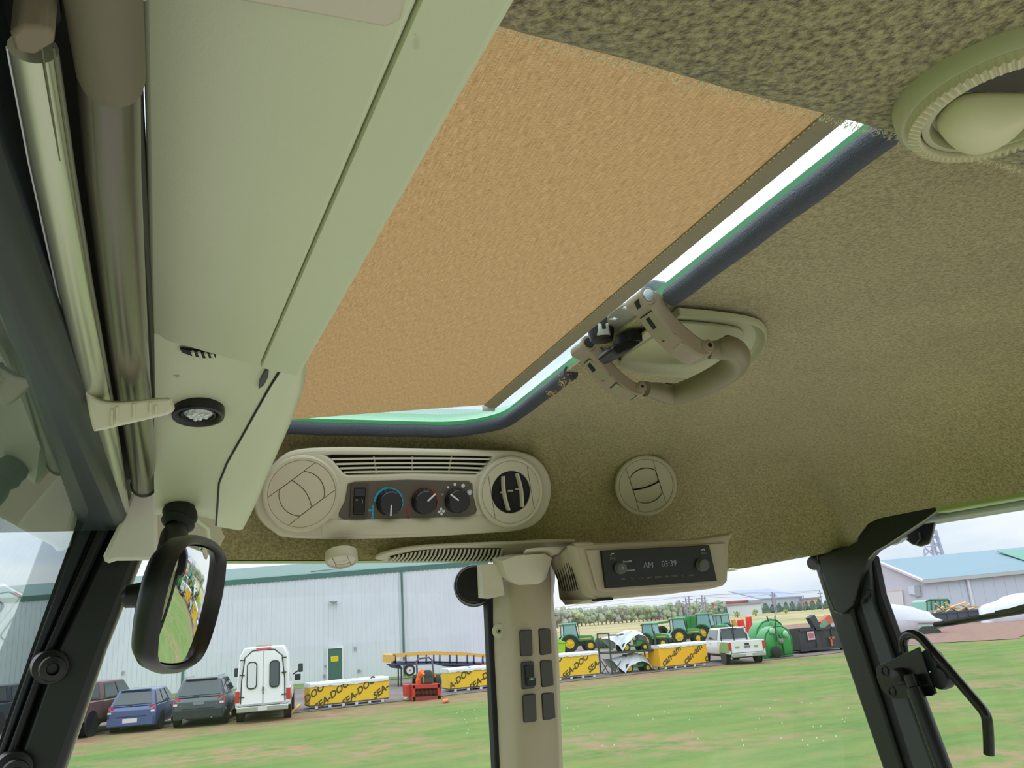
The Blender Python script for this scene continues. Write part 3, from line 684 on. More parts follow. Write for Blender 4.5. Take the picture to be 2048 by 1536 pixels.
# AC panel plane
oA = py(800, 985, 1.112); nA = V((0.03, -math.cos(R_(14)), -math.sin(R_(14))))
fA = Fr(oA, nA)
ac = thing('climate_panel', 'beige climate control panel with grille and three knobs above the side window', 'control panel', oA)
bz = [(545, 930), (575, 905), (620, 896), (700, 894), (800, 896), (900, 898), (985, 900), (1030, 902), (1065, 914), (1088, 940), (1097, 975), (1090, 1015), (1068, 1045), (1030, 1060), (950, 1066), (850, 1072), (720, 1076), (580, 1074), (545, 1062), (518, 1038), (508, 1010), (512, 975), (526, 950)]
gr_ = [(650, 911), (662, 909), (820, 910), (978, 913), (976, 919), (955, 942), (945, 947), (820, 944), (692, 948), (684, 944), (662, 918)]
cp = [(692, 966), (705, 962), (810, 958), (930, 961), (938, 966), (940, 990), (947, 1018), (944, 1026), (930, 1030), (820, 1036), (684, 1037), (674, 1032), (674, 1024), (686, 1000)]
bzl = sm2([fA.uv(x, y) for x, y in bz], 3)
plate('bezel', fA, [bzl, [fA.uv(x, y) for x, y in gr_]], .02, BEI, ac, bev=.004, w0=-.008)
plate('grille_recess', fA, [[fA.uv(x, y) for x, y in [(640, 900), (990, 902), (960, 952), (676, 954)]]], .002, DARK, ac, w0=-.006)
def hrow(y0, yl, yr, x0, x1, k=.0011):
    return [fA.P(x0, yl, .0095), fA.P((2*x0+x1)/3, y0, .0105), fA.P((x0+2*x1)/3, y0, .0105), fA.P(x1, yr, .0095)]
for i, (yy, x0, x1) in enumerate([(917, 660, 974), (926.5, 669, 967), (935, 677, 960), (943, 684, 953)]):
    pts = smooth([fA.P(x0, yy+1, .009), fA.P(740, yy-.6, .010), fA.P(820, yy-1, .010), fA.P(900, yy-.6, .010), fA.P(x1, yy+1, .009)], 4)
    m = M(); m.loops([[p+fA.v*.0013+fA.n*0, p+fA.v*.0013+fA.n*.002, p-fA.v*.0013+fA.n*.002, p-fA.v*.0015-fA.n*.008, p+fA.v*.0010-fA.n*.008] for p in pts]); m.build('grille_slat', BEI, ac, ang=30)
for x in (748, 822, 897):
    m = M(); dx_ = (x-820)*.05; m.tube([fA.P(x+dx_*.8, 912, .006), fA.P(x-dx_*.8, 946, .006)], .0013, 6); m.build('grille_rib', BEI, ac)
plate('control_plate', fA, [[fA.uv(x, y) for x, y in cp]], .003, mat('taupe_control_plate', (86, 76, 64), .45), ac, bev=.0006, w0=.0112)
# scooped ledge under the plate
rws = []
for i in range(21):
    t = i/20; x = 640+t*330; s_ = math.sin(math.pi*min(1, max(0, (t)/1)))**.4
    rws.append([fA.P(x, 1037-t*8, .0125), fA.P(x, 1042-t*8, .0125+.006*s_), fA.P(x, 1048-t*8, .0125+.0075*s_), fA.P(x, 1062-t*6, .0125+.003*s_), fA.P(x, 1069-t*6, .012)])
M().grid(rws).build('bezel_ledge', BEI, ac, ang=70)
W = .0145
# rocker
f = fA.at(713, 1000, W)
plate('rocker_frame', f, [rrect(.0235, .046, .003), rrect(.0155, .036, .002)], .002, mat('dark_taupe', (66, 58, 50), .5), ac, bev=.0005)
M().box(f.pt(0, 0, .0), (.015, .003, .035)).build('rocker', BLK, ac, bev=.0008)
plate('rocker_top', f, [rrect(.0135, .0095, .001, 0, .0115)], .0022, mat('dark_blue_black', (26, 30, 46), .4), ac, w0=.0015)
text('rocker_mark', '*  )', Fr(f.pt(0, 0, .0022), f.n, f.v), .008, mat('grey_print', (150, 155, 170), .5), ac)
plate('rocker_mark', f, [circ(.0017, 16, 0, -.0095), circ(.0011, 16, 0, -.0095)], .0003, mat('grey_print', (150, 155, 170), .5), ac, w0=.0016)
# knobs
CY = mat('cyan_print', (44, 160, 196), .5); RD = mat('red_print', (150, 36, 26), .5)
def arc_plate(nm, f, r0_, r1_, a0, a1, mt, w0=.0001):
    plate(nm, f, [circ(r1_, 40, 0, 0, a0, a1)+circ(r0_, 40, 0, 0, a0, a1)[::-1]], .0003, mt, ac, w0=w0)
def knob(x, y, ang, R=.0167):
    f = fA.at(x, y, W)
    L = []
    for r, h in ((R*1.06, 0), (R*1.04, .003), (R, .0035), (R*.94, .012), (R*.86, .0135), (.0001, .0138)):
        L.append([f.pt(*(lambda rr_: (rr_*math.cos(2*math.pi*k/72), rr_*math.sin(2*math.pi*k/72)))(r*(1+(.02 if (k % 4) < 2 and .003 < h < .013 else 0))), h) for k in range(72)])
    M().loops(L, caps=False).build('knob', BLK, ac, ang=30)
    for k in range(-4, 5):
        a = R_(90+k*18); c_ = (math.cos(a), math.sin(a)); plate('knob_tick', f, [rrect(.0022, .0006, .0002, c_[0]*R*.9, c_[1]*R*.9, 1, a)], .0003, mat('dim_print', (90, 90, 100), .6), ac, w0=.0133)
    a = R_(ang); p0_ = f.pt(math.cos(a)*R*.12, math.sin(a)*R*.12, .0136); p1_ = f.pt(math.cos(a)*R*1.0, math.sin(a)*R*1.0, .0136)
    M().tube([p0_, p1_], .00115, 8).build('pointer', WHT, ac)
    return f
f = knob(772, 1003, -91); arc_plate('cold_arc', f, .0182, .0212, 100, 176, CY); arc_plate('cold_arc', f, .0185, .0203, -28, 100, CY)
f = knob(841, 1001, 43); arc_plate('heat_arc', f, .0182, .0192, 60, 172, RD); arc_plate('heat_arc', f, .0182, .0212, -30, 60, RD)
f = knob(906, 999, 145)
for a, r in ((158, .0012), (126, .0017), (98, .0022), (66, .0027), (30, .0038)):
    q_ = circ(r, 18, .0225*math.cos(R_(a)), .0225*math.sin(R_(a))); plate('fan_dot', f, [q_] if a > 30 and a < 158 else [q_, circ(r*.72, 18, .0225*math.cos(R_(a)), .0225*math.sin(R_(a)))], .0003, WHT, ac)
plate('fan_dot', f, [circ(.0022, 16, .0225*math.cos(R_(30)), .0225*math.sin(R_(30)))], .0003, WHT, ac)
fb = fA.at(876, 1021, W)
for k in range(4): plate('fan_symbol', fb, [[(math.cos(R_(k*90+a))*r, math.sin(R_(k*90+a))*r) for a, r in ((0, .0006), (-25, .004), (0, .0056), (25, .0052), (45, .003))]], .0003, WHT, ac)
for x, mt in ((740, CY), (811, RD)):
    fb = fA.at(x, 1020, W); plate('thermometer', fb, [rrect(.0022, .017, .001)], .0003, mt, ac); plate('thermometer', fb, [circ(.0020, 14, 0, -.0085)], .0003, mt, ac)
    plate('thermometer_mark', fb, [[(-.0065, .001), (-.0035, .004), (-.0035, .002), (-.001, .002), (-.001, 0), (-.0035, 0), (-.0035, -.002)]], .0003, mt, ac)
# vents
f = fA.at(599, 985, .006); R1 = (fA.P(676, 985)-fA.P(522, 985)).length/2
fv1 = Fr(f.o+f.n*.009, f.n)
round_vent('round_vent', 'closed round vent at the left end of the climate panel', fv1, R1, 0, R_(-52))
f = fA.at(1012, 982, .006); R2 = (fA.P(1077, 982)-fA.P(947, 982)).length/2
t, f = round_vent('round_vent', 'open round vent showing its blades at the right end of the climate panel', Fr(f.o+f.n*.009, f.n), R2, None, R_(12), flat=.6)
for sx_ in (-.16, .26):
    pts = [f.pt(R2*(sx_+.05*math.sin(3.14*i/8)*(1 if sx_ > 0 else -1)), R2*(-.48+.96*i/8), .001) for i in range(9)]
    M().loops([[p-f.u*.0020-f.n*.001, p-f.u*.0005+f.n*.0055, p+f.u*.0018+f.n*.0055, p+f.u*.0014-f.n*.001] for p in pts]).build('blade', BEI, t, ang=30)
for s_ in (-.22, .0, .24):
    M().box(f.pt(s_*R2, R2*.03, .001), (R2*.16, .002, .0025)).build('link', BEI2, t)
# vent on the headliner slope
h, n_ = hit(1291, 970)
nv = (n_*.4+(-h.normalized())*.6).normalized(); fv = Fr(h-h.normalized()*.030, nv)
R3 = (on(1353, 970, fv.o, nv)-on(1229, 970, fv.o, nv)).length/2
t, f = round_vent('round_vent', 'beige round vent set alone in the headliner slope above the radio', fv, R3, 10, R_(14), mat('beige_vent_dim', (182, 174, 148), .45))
M().lathe([(R3*.97, .0), (R3*.98, -.03)], f.o, f.n, 40).build('collar', BEI2, t)
# small closed one at the rail
c = py(683, 1114, 1.14); fv = Fr(c, V((0, -.55, -1)), V((0, -1, .5)))
nv = V((-.02, -.35, -1)).normalized(); c = py(683, 1116, 1.11); f = Fr(c, nv, V((0, 1, 0)))
R4 = (on(715, 1112, c, nv)-on(650, 1112, c, nv)).length/2
round_vent('round_vent', 'small flat round vent at the headliner edge left of the long grille', f, R4, 0, R_(20))
# near vent, close to the lens
zv = .1845; cv_ = pz(2010, 190, zv); f = Fr(V((cv_.x, cv_.y, zv)), V((0, 0, -1)), V((0, 1, 0)))
Rn_ = (pz(2010, 190, zv)-pz(1790, 232, zv)).length
nvt = thing('near_round_vent', 'large round vent with ribbed ring in the near headliner panel', 'air vent', f.o)
M().lathe([(Rn_, -.004), (Rn_*.99, .002), (Rn_*.95, .0045), (Rn_*.88, .004), (Rn_*.84, .001)], f.o, f.n, 64).build('outer_ring', mat('olive_vent_plastic', (176, 176, 140), .45), nvt)
L = []
N_ = 300
for r, h_ in ((.90, -.002), (.90, .003), (.885, .0068), (.80, .0085), (.785, .007), (.775, .001)):
    L.append([f.pt(Rn_*(r+(.016 if k % 4 < 2 and .79 < r < .89 else 0))*math.cos(2*math.pi*k/N_), Rn_*(r+(.016 if k % 4 < 2 and .79 < r < .89 else 0))*math.sin(2*math.pi*k/N_), h_+(.0012 if k % 4 < 2 and h_ > .006 else 0)) for k in range(N_)])
M().loops(L, caps=False).build('ribbed_ring', mat('ivory_ring', (206, 198, 166), .5), nvt, ang=30)
M().lathe([(Rn_*.775, .001), (Rn_*.765, .0062), (Rn_*.70, .0068), (Rn_*.68, .004), (Rn_*.66, .0015), (.0001, .0015)], f.o, f.n, 60).build('inner_ring', mat('olive_vent_plastic', (176, 176, 140), .45), nvt)
# tilted half ball with a straight top edge
ob = [(1925, 187), (1985, 186), (2048, 187), (2075, 190), (2070, 215), (2040, 250), (1990, 286), (1935, 300), (1898, 288), (1874, 262), (1866, 242), (1892, 214)]
P_ = [pz(x, y, zv-.003) for x, y in ob]; cb_ = pz(1965, 215, zv-.003)
L = [[p+V((0, 0, .002)) for p in P_]]+[[cb_.lerp(p, k)+V((0, 0, -h_)) for p in P_] for k, h_ in ((1, 0), (.93, .004), (.8, .0075), (.55, .0105), (.25, .012), (.02, .0122))]
M().loops(L).build('swivel_ball', mat('ivory_ball', (206, 202, 162), .5), nvt, sub=1, ang=80)
M().extr([pz(x, y, zv-.0045) for x, y in [(1915, 184), (1948, 156), (2000, 142), (2100, 132), (2100, 184)]], V((0, 0, .003))).build('dark_gap', mat('dim_duct', (52, 50, 38), .7), nvt)
# =================================================================== LONG GRILLE TRIM above the pillar
Yg = 1.135
lg = thing('edge_grille', 'long curved beige grille along the headliner edge left of the pillar', 'grille', py(880, 1105, Yg))
ug = Fr(py(880, 1105, Yg), V((0, -.8, -1)), V((0, 1, -.8)))
plate('frame', ug, [sm2([ug.uv(x, y) for x, y in [(752, 1112), (790, 1100), (850, 1092), (960, 1087), (1020, 1085), (1150, 1081), (1128, 1108), (1105, 1118), (1010, 1121), (900, 1121), (770, 1121)]], 2)], .006, BEI, lg, bev=.002, w0=-.004)
plate('dark_recess', ug, [[ug.uv(x, y) for x, y in [(778, 1110), (830, 1099), (900, 1094), (1001, 1094), (997, 1108), (985, 1119), (790, 1119)]]], .0006, DARK, lg, w0=.002)
for i in range(27):
    x = 783+i*8.2; t = i/26
    y0 = 1109-14*min(1, t*2.6)**.7
    pts = smooth([ug.P(x+7, y0, .003), ug.P(x+3, (y0+1119)/2-2, .005), ug.P(x-7, 1120, .004)], 3)
    m = M(); m.tube(pts, .00155, 6); m.build('fin', BEI, lg)
# clip lens
f = Fr(py(1085, 1103, 1.08), V((0, -.5, -1)), V((0, 1, -.5)))
o = plate('rail_button', f, [sm2([f.uv(x, y) for x, y in [(1048, 1101), (1060, 1096), (1100, 1093), (1125, 1094), (1116, 1103), (1095, 1108), (1052, 1108)]], 3)], .004, BEI, bev=.0015); tag(o, 'small oval beige cover plug above the pillar collar', 'cover')

# =================================================================== CENTRE PILLAR
cpil = thing('centre_pillar', 'beige plastic centre pillar with switch blanks between the side windows', 'pillar', py(1060, 1536, 1.14))
rowsY = [(1110, 985, 1010, 1098, 1112), (1165, 990, 1018, 1104, 1110), (1195, 986, 1020, 1104, 1107), (1240, 986, 1024, 1106, 1110), (1275, 988, 1028, 1112, 1115), (1330, 990, 1029, 1116, 1119), (1420, 995, 1031, 1119, 1122), (1536, 1000, 1036, 1123, 1127), (1640, 1004, 1040, 1127, 1131)]
L = []
for y, a, b, c, d in rowsY:
    A = py(a, y, 1.165); B = py(b, y, 1.115); C = py(c, y, 1.108); E = py(d, y, 1.165); zz_ = B.z
    L.append([V((p.x, p.y, zz_)) for p in (A, A.lerp(B, .8)+V((0, -.002, 0)), B+V((.004, -.002, 0)), B.lerp(C, .5)+V((0, -.003, 0)), C-V((.004, 0, 0)), C+V((.001, .006, 0)), E)])
M().loops(L).build('column', BEI2, cpil, ang=60)
fB = Fr(py(1070, 1350, 1.1085), V((.03, -1, 0)), V((0, 0, 1)))
# collar
f = Fr(py(1060, 1140, 1.08), V((0, -1, -.25)))
rws = [[f.P(x, y, w_) for x, y, w_ in r] for r in (
    [(1000, 1122, -.03), (1004, 1122, .0), (1030, 1110, .006), (1085, 1106, .006), (1104, 1116, .0), (1108, 1116, -.03)],
    [(1004, 1140, -.03), (1008, 1138, .0), (1030, 1136, .006), (1085, 1134, .006), (1099, 1134, .0), (1102, 1134, -.03)],
    [(1012, 1158, -.03), (1016, 1158, -.001), (1034, 1162, .003), (1080, 1160, .003), (1093, 1156, -.001), (1097, 1156, -.03)],
    [(1022, 1168, -.03), (1028, 1168, -.006), (1038, 1171, -.002), (1076, 1169, -.002), (1088, 1166, -.006), (1092, 1166, -.03)])]
M().loops(rws).build('collar', BEI, cpil, ang=50)
f = Fr(py(985, 1160, 1.10), V((-.1, -1, 0)))
plate('hinge_cover', f, [[f.uv(x, y) for x, y in [(963, 1128), (1003, 1126), (1010, 1190), (985, 1196), (966, 1194)]]], .03, BEI, cpil, bev=.003, w0=-.03)
BK = mat('grey_switch_blank', (74, 70, 68), .5, bump=(1200, .1))
def blank(q, mt, nm, w0=.0, d=.0016, par=cpil):
    f = fB; a = [f.uv(x, y) for x, y in q]; cx = sum(p[0] for p in a)/4; cy = sum(p[1] for p in a)/4
    ww = (abs(a[1][0]-a[0][0])+abs(a[2][0]-a[3][0]))/2; hh = (abs(a[3][1]-a[0][1])+abs(a[2][1]-a[1][1]))/2
    sh = (a[3][0]-a[0][0])/(a[3][1]-a[0][1])
    lp = [(x+(y-cy)*sh, y) for x, y in rrect(ww, hh, min(ww, hh)*.14, cx, cy)]
    return plate(nm, f, [lp], d, mt, par, bev=.0004, w0=w0), (cx, cy, ww, hh)
for q in ([(1038, 1260), (1063, 1259), (1065, 1311), (1040, 1313)], [(1076, 1257), (1101, 1256), (1103, 1309), (1079, 1310)], [(1041, 1324), (1067, 1322), (1069, 1377), (1043, 1378)], [(1079, 1321), (1105, 1319), (1107, 1373), (1082, 1374)], [(1044, 1389), (1071, 1388), (1073, 1443), (1046, 1445)], [(1082, 1386), (1108, 1384), (1111, 1438), (1085, 1440)]):
    blank(q, mat('dark_gap', (34, 31, 29), .7), 'blank_gap', d=.001, w0=.0)
    k = 1.2; cx = sum(p[0] for p in q)/4; cy = sum(p[1] for p in q)/4
    blank([(x+(k if x < cx else -k), y+(k if y < cy else -k)) for x, y in q], BK, 'switch_blank', w0=.0008)
blank([(1047, 1331), (1064, 1330), (1066, 1370), (1050, 1371)], BLK, 'rocker_switch', w0=.002, d=.004)
blank([(1050, 1356), (1067, 1355), (1068, 1371), (1051, 1372)], BLK, 'rocker_lower', w0=.004, d=.0035)
f = fB.at(1058.5, 1357, .0079); LMP = mat('pale_symbol', (165, 200, 175), .5)
plate('beacon_symbol', f, [[(-.0022, -.002), (.0022, -.002), (.0022, -.0012), (.0014, -.0012), (.0014, .0012), (-.0014, .0012), (-.0014, -.0012), (-.0022, -.0012)], rrect(.0016, .0014, .0002, 0, -.0001)], .0003, LMP, cpil)
for s_ in (-1, 1):
    for a in (-25, 0, 25): plate('beacon_ray', f, [rrect(.0016, .0004, .0001, s_*.0034*math.cos(R_(a)), .0034*math.sin(R_(a)), 1, s_*R_(a))], .0003, LMP, cpil)
# round plug with socket on the lighter side face
c = py(999, 1262, 1.147); nn = V((-.72, -1, 0)).normalized(); M().lathe([(.0105, -.006), (.0105, .001), (.0095, .003), (.004, .0036), (.0034, .0015), (.0001, .0015)], c, nn, 28).build('screw_plug', BEI, cpil)
M().lathe([(.0022, 0), (.0001, .0002)], c+nn*.0018, nn, 6).build('hex_socket', DARK, cpil)
# door seal (black) and door-window frame at the pillar's left
strip('trim_10', [(974, 1190), (979, 1300), (985, 1420), (991, 1536), (997, 1660)], [(987, 1190), (990, 1300), (996, 1420), (1001, 1536), (1006, 1660)], 1.168, .02, RUB, 'black rubber door seal along the pillar', None, .002)
# hinge boss: black drum with rubber rim
hd = thing('door_hinge_cap', 'round black door hinge cap with rubber rim beside the pillar head', 'hinge', py(945, 1170, 1.19))
c = py(948, 1170, 1.185); ax = V((-.35, -1, .05)).normalized(); Rr = (py(985, 1170, 1.19)-py(924, 1170, 1.19)).length/2*1.12
M().lathe([(.0001, .012), (Rr*.92, .012), (Rr*1.0, .009), (Rr*1.02, -.0), (Rr*1.0, -.006)], c, ax, 40, sc=(1, 1)).build('cap', DARK, hd)
M().lathe([(Rr*1.04, .008), (Rr*1.10, .004), (Rr*1.1, -.006), (Rr*1.0, -.008)], c, ax, 40).build('rim', mat('grey_rubber', (92, 94, 96), .5), hd)
M().lathe([(Rr*1.0, -.01), (Rr*1.13, -.012), (Rr*1.13, -.02), (Rr*.9, -.024), (.0001, -.024)], c, ax, 40).build('back_disc', BLK, hd)
M().extr([py(x, y, 1.185) for x, y in [(948, 1135), (978, 1130), (990, 1150), (990, 1208), (955, 1206), (940, 1204)]], V((0, .02, 0))).build('hinge_arm', BLK, hd, bev=.002)

# =================================================================== RADIO
YR = 1.0
rd = thing('radio_housing', 'beige overhead housing holding the black car radio', 'radio housing', py(1300, 1140, YR))
nR = V((0, -1, -.12)); fR = Fr(py(1310, 1135, YR), nR)
hs = [(1150, 1092), (1200, 1088), (1400, 1078), (1462, 1068), (1459, 1085), (1457, 1140), (1456, 1163), (1448, 1172), (1425, 1178), (1330, 1190), (1210, 1200), (1196, 1199), (1183, 1190), (1168, 1150)]
plate('front_bezel', fR, [[fR.uv(x, y) for x, y in hs]], .03, BEI2, rd, bev=.004, w0=-.03)
bx = [fR.uv(x, y) for x, y in [(1170, 1100), (1448, 1086), (1450, 1162), (1432, 1168), (1204, 1184), (1192, 1180)]]
plate('raised_panel', fR, [bx], .004, BEI2, rd, bev=.0015, w0=0)
# side cheek with slots
B1, B2, B3 = fR.P(1152, 1092, -.004), fR.P(1186, 1196, -.004), fR.P(1170, 1150, -.004)
back = lambda x, y: py(x, y, 1.13)
ch = [fR.P(1150, 1086, -.002), fR.P(1166, 1140, -.002), fR.P(1182, 1188, -.002), fR.P(1194, 1200, -.004), back(1150, 1209), back(1132, 1206), back(1122, 1194), back(1114, 1160), back(1103, 1124), back(1110, 1112), back(1146, 1084)]
m = M(); m.extr(ch, V((.03, 0, .0))); m.build('side_cheek', BEI2, rd, bev=.003)
bC = bvh_of(bpy.data.objects['side_cheek'])
for i, (xa, ya, xb, yb) in enumerate([(1111, 1141, 1121, 1177), (1115.5, 1138, 1126, 1181), (1120, 1135, 1131, 1182), (1124.5, 1131, 1136, 1183), (1129, 1128, 1141, 1182), (1133.5, 1126, 1146, 1182), (1138, 1126, 1150.5, 1181), (1142.5, 1132, 1155, 1179)]):
    pts_ = []
    for q in range(9):
        x, y = xa+(xb-xa)*q/8, ya+(yb-ya)*q/8; d = ray(x, y).normalized(); h = bC.ray_cast(V((0, 0, 0)), d)
        if h[0]: pts_.append(h[0]-d*.004)
    if len(pts_) > 2: M().tube(pts_, .0010, 6).build('slot', DARK, rd)
# underside
m = M(); A = [fR.P(x, y, -.012) for x, y in [(1194, 1200), (1330, 1190), (1425, 1178), (1456, 1166)]]
m.grid([A, [V((p.x-.0, 1.13, p.z+.004)) for p in A]]); m.build('underside', BEI, rd)
M().box(fR.P(1205, 1199, .0), (.03, .004, .003)).build('latch_notch', DARK, rd)
# flared top right
M().extr([fR.P(x, y, -.01) for x, y in [(1440, 1072), (1478, 1062), (1470, 1078), (1460, 1090), (1456, 1110), (1440, 1110)]], V((0, .03, 0))).build('flare', BEI2, rd, bev=.003)
ra = thing('car_radio', 'black car radio showing AM 03:39', 'radio', fR.P(1310, 1135, .004))
fw = fR.at(1310, 1132, .004)
face = [fR.uv(x, y) for x, y in [(1196, 1101), (1410, 1090), (1426, 1161), (1206, 1176)]]
plate('face', fR, [face], .006, mat('gloss_black_face', (7, 8, 11), .32), ra, bev=.0006, w0=.004)
WF = .0102
RP = mat('radio_print', (120, 122, 124), .5); RP2 = mat('radio_print_bright', (205, 205, 205), .5)
def rt(s, x, y, px_, mt=RP, al='CENTER', sx=1):
    f = fR.at(x, y, WF); g = fR.P(x+20, y-1.25)-fR.P(x, y); f.u = g.normalized(); f.v = f.n.cross(f.u)
    text('lettering', s, f, px_/FPX*1.22, mt, ra, d=.00015, al=al, sx=sx)
DS = mat('display_segments', (98, 106, 116), .5, emit=.35)
rt('AM', 1289, 1130, 15, DS); rt('03:39', 1330, 1127, 15, DS)
rt('PTY', 1266, 1129, 5, mat('dim_blue_print', (40, 46, 62), .5)); rt('PRG', 1267, 1134.5, 5, mat('dim_blue_print', (40, 46, 62), .5))
rt('SiriusXM', 1247, 1122.5, 5, RP2); rt('Bluetooth', 1252.5, 1140, 5, RP2)
rt('BAND', 1218.5, 1116.5, 4.5); rt('MENU', 1399, 1106.5, 4.5)
for s, x in (('SRC', 1239), ('TA', 1257), ('1  >||', 1274), ('2 RPT', 1291), ('3 RDM', 1308), ('4 SCN', 1324), ('5 DISP', 1341), ('6', 1357), ('AUD', 1374)): rt(s, x, 1157.5-(x-1239)*.056, 4.6, RP)
def knob2(x, y, r, nm, ring=True):
    f = fR.at(x, y, WF); R = r/FPX*1.19
    M().lathe([(R*1.1, 0), (R*1.06, .002), (R*.98, .0025), (R*.95, .007), (R*.85, .008), (.0001, .0082)], f.o, f.n, 40).build(nm, mat('dark_grey_knob', (84, 88, 84), .45), ra); return f
f = knob2(1232, 1135.5, 10.5, 'volume_knob')
plate('knob_ring', f, [circ(.0078, 32), circ(.0070, 32)], .0003, mat('dim_print', (90, 90, 100), .6), ra, w0=.0001)
plate('power_symbol', f, [circ(.0016, 20, 0, 0, 120, 420)+circ(.0012, 20, 0, 0, 120, 420)[::-1]], .0003, RP2, ra, w0=.0082); plate('power_symbol', f, [rrect(.0004, .002, .0001, 0, .001)], .0003, RP2, ra, w0=.0082)
knob2(1394.5, 1129, 12, 'menu_knob')
for x, y, s_ in ((1217, 1108.5, 0), (1397.5, 1100, 1)):
    f = fR.at(x, y, WF, R_(25 if not s_ else 0)); plate('phone_symbol', f, [circ(.003, 14, 0, -.0015, 35, 145)+circ(.0022, 14, 0, -.0015, 35, 145)[::-1]], .0003, RP2, ra)
    for q_ in (-1, 1): plate('phone_symbol', f, [rrect(.0013, .0011, .0003, q_*.0023, -.0)], .0003, RP2, ra)
plate('disc_slot', fR, [[fR.uv(x, y) for x, y in [(1225, 1116), (1395, 1107.4), (1395, 1109), (1225, 1117.8)]]], .0002, mat('faint_grey_line', (16, 17, 20), .4), ra, w0=.0101)
plate('display_window', fR, [[fR.uv(x, y) for x, y in [(1262, 1122), (1355, 1117.5), (1357, 1133), (1263, 1138.5)]]], .0002, mat('display_black', (4, 4, 8), .35), ra, w0=.0100)

# =================================================================== REAR POST
rp = thing('rear_post', 'black green painted rear corner post with gusset and channel', 'post', px(1780, 1536, 1.0), kind='structure')
def stripX(nm, ls, rs, X, dep, mt, bev=.0015):
    P = [px(x, y, X) for x, y in ls]; Q = [px(x, y, X) for x, y in rs]
    M().loops([[p, q, q+V((dep, 0, 0)), p+V((dep, 0, 0))] for p, q in zip(P, Q)]).build(nm, mt, rp, bev=bev)
stripX('post_tube', [(1620, 1106), (1622, 1114), (1660, 1230), (1764, 1536), (1810, 1680)], [(1692, 1092), (1694, 1114), (1706, 1230), (1803, 1536), (1850, 1680)], 1.0, .04, GRPST, .004)
stripX('channel', [(1694, 1100), (1700, 1213), (1800, 1536), (1846, 1680)], [(1712, 1100), (1718, 1190), (1828, 1536), (1880, 1680)], 1.008, .02, RUB, .001)
stripX('flat_bar', [(1712, 1100), (1720, 1205), (1826, 1536), (1876, 1680)], [(1736, 1120), (1745, 1205), (1864, 1536), (1916, 1680)], 1.004, .008, mat('blue_grey_painted_steel', (52, 58, 62), .42), .001)
stripX('window_seal', [(1732, 1115), (1744, 1190), (1866, 1536), (1920, 1680)], [(1744, 1112), (1760, 1190), (1884, 1536), (1938, 1680)], 1.012, .016, RUB, .003)
gs = [(1634, 1113), (1641, 1150), (1655, 1190), (1668, 1222), (1684, 1228), (1704, 1212), (1712, 1190), (1722, 1150), (1737, 1118), (1752, 1102), (1774, 1090), (1810, 1066), (1850, 1040), (1876, 1022), (1882, 1008), (1800, 1024), (1760, 1034), (1735, 1042), (1722, 1056), (1714, 1082), (1690, 1096)]
M().extr([px(x, y, .992) for x, y in gs], V((.012, 0, 0))).build('gusset', GRPST, rp, bev=.0015)
m = M(); m.tube([px(x, y, .991) for x, y in [(1737, 1118), (1752, 1102), (1774, 1090), (1810, 1066), (1850, 1040), (1878, 1019)]], .0009, 6); m.build('gusset_edge', mat('pale_worn_edge', (150, 160, 140), .4), rp)
m = M(); m.tube([px(x, y, .991) for x, y in [(1634, 1112), (1641, 1150), (1655, 1190), (1668, 1222), (1684, 1228)]], .0010, 6); m.build('gusset_seam', mat('silicone_bead', (96, 104, 84), .4), rp)
m = M(); m.tube([px(x, y, 1.0) for x, y in [(1738, 1180), (1736, 1190), (1728, 1196), (1724, 1206)]], .003, 8); m.build('hook', BLK, rp)
c = py(1628, 1126, 1.12); M().lathe([(.010, -.01), (.012, 0), (.010, .006), (.0001, .007)], c, (-1, -.6, 0), 20).build('glass_bolt', BLK, rp)
# rear glass hinge, rod and strut
hp = thing('bolted_plate', 'black bolted hinge plate on the rear post', 'hinge', px(1810, 1350, .975))
f = Fr(px(1810, 1350, .975), V((-1, 0, 0)), V((0, 0, 1)))
pl = [(1757, 1336), (1762, 1330), (1841, 1294), (1875, 1386), (1868, 1391), (1849, 1392), (1800, 1398), (1787, 1398), (1767, 1379), (1757, 1355)]
plate('hinge_plate', f, [[f.uv(x, y) for x, y in pl]], .004, BLKP, hp, bev=.0008)
for x, y in ((1774, 1342), (1788, 1382)): M().lathe([(.0075, 0), (.0075, .001), (.005, .0012), (.0045, -.001), (.0001, -.001)], f.P(x, y, .004), f.n, 20).build('bolt_hole', DARK, hp)
for x, y, r in ((1850, 1322, .014), (1870, 1358, .014)): M().lathe([(.0001, .0), (r, .0), (r*1.08, -.006), (r, -.016), (.0001, -.016)], f.P(x, y, -.006), f.n, 28).build('clamp_washer', mat('grey_rubber_washer', (44, 48, 54), .5), hp)
M().lathe([(.012, 0), (.012, .012), (.009, .016), (.0001, .017)], f.P(1810, 1352, .003), f.n, 20).build('ball_stud', BLK, hp)
gs_ = thing('gas_strut', 'black gas strut running down beside the rear post', 'gas strut', px(1840, 1450, .965))
a, b = px(1819, 1350, .96), px(1896, 1560, .955)
M().tube([a, a.lerp(b, .12)], [.0085, .0078], 12).build('socket_end', BLK, gs_); M().tube([a.lerp(b, .13), b], .0108, 16).build('cylinder', BLKP, gs_)
gr = thing('bent_grab_rod', 'black bent tube handle arching from the rear window hinge', 'handle', px(1880, 1400, .98))
hp_ = smooth([px(x, y, .985+k) for x, y, k in [(1808, 1304, .012), (1806, 1286, .012), (1812, 1272, .01), (1826, 1268, .008), (1842, 1276, .006), (1858, 1294, .004), (1885, 1325, 0), (1925, 1372, 0), (1955, 1407, 0), (1968, 1424, 0), (1974, 1440, 0), (1977, 1475, 0), (1978, 1509, 0)]], 4)
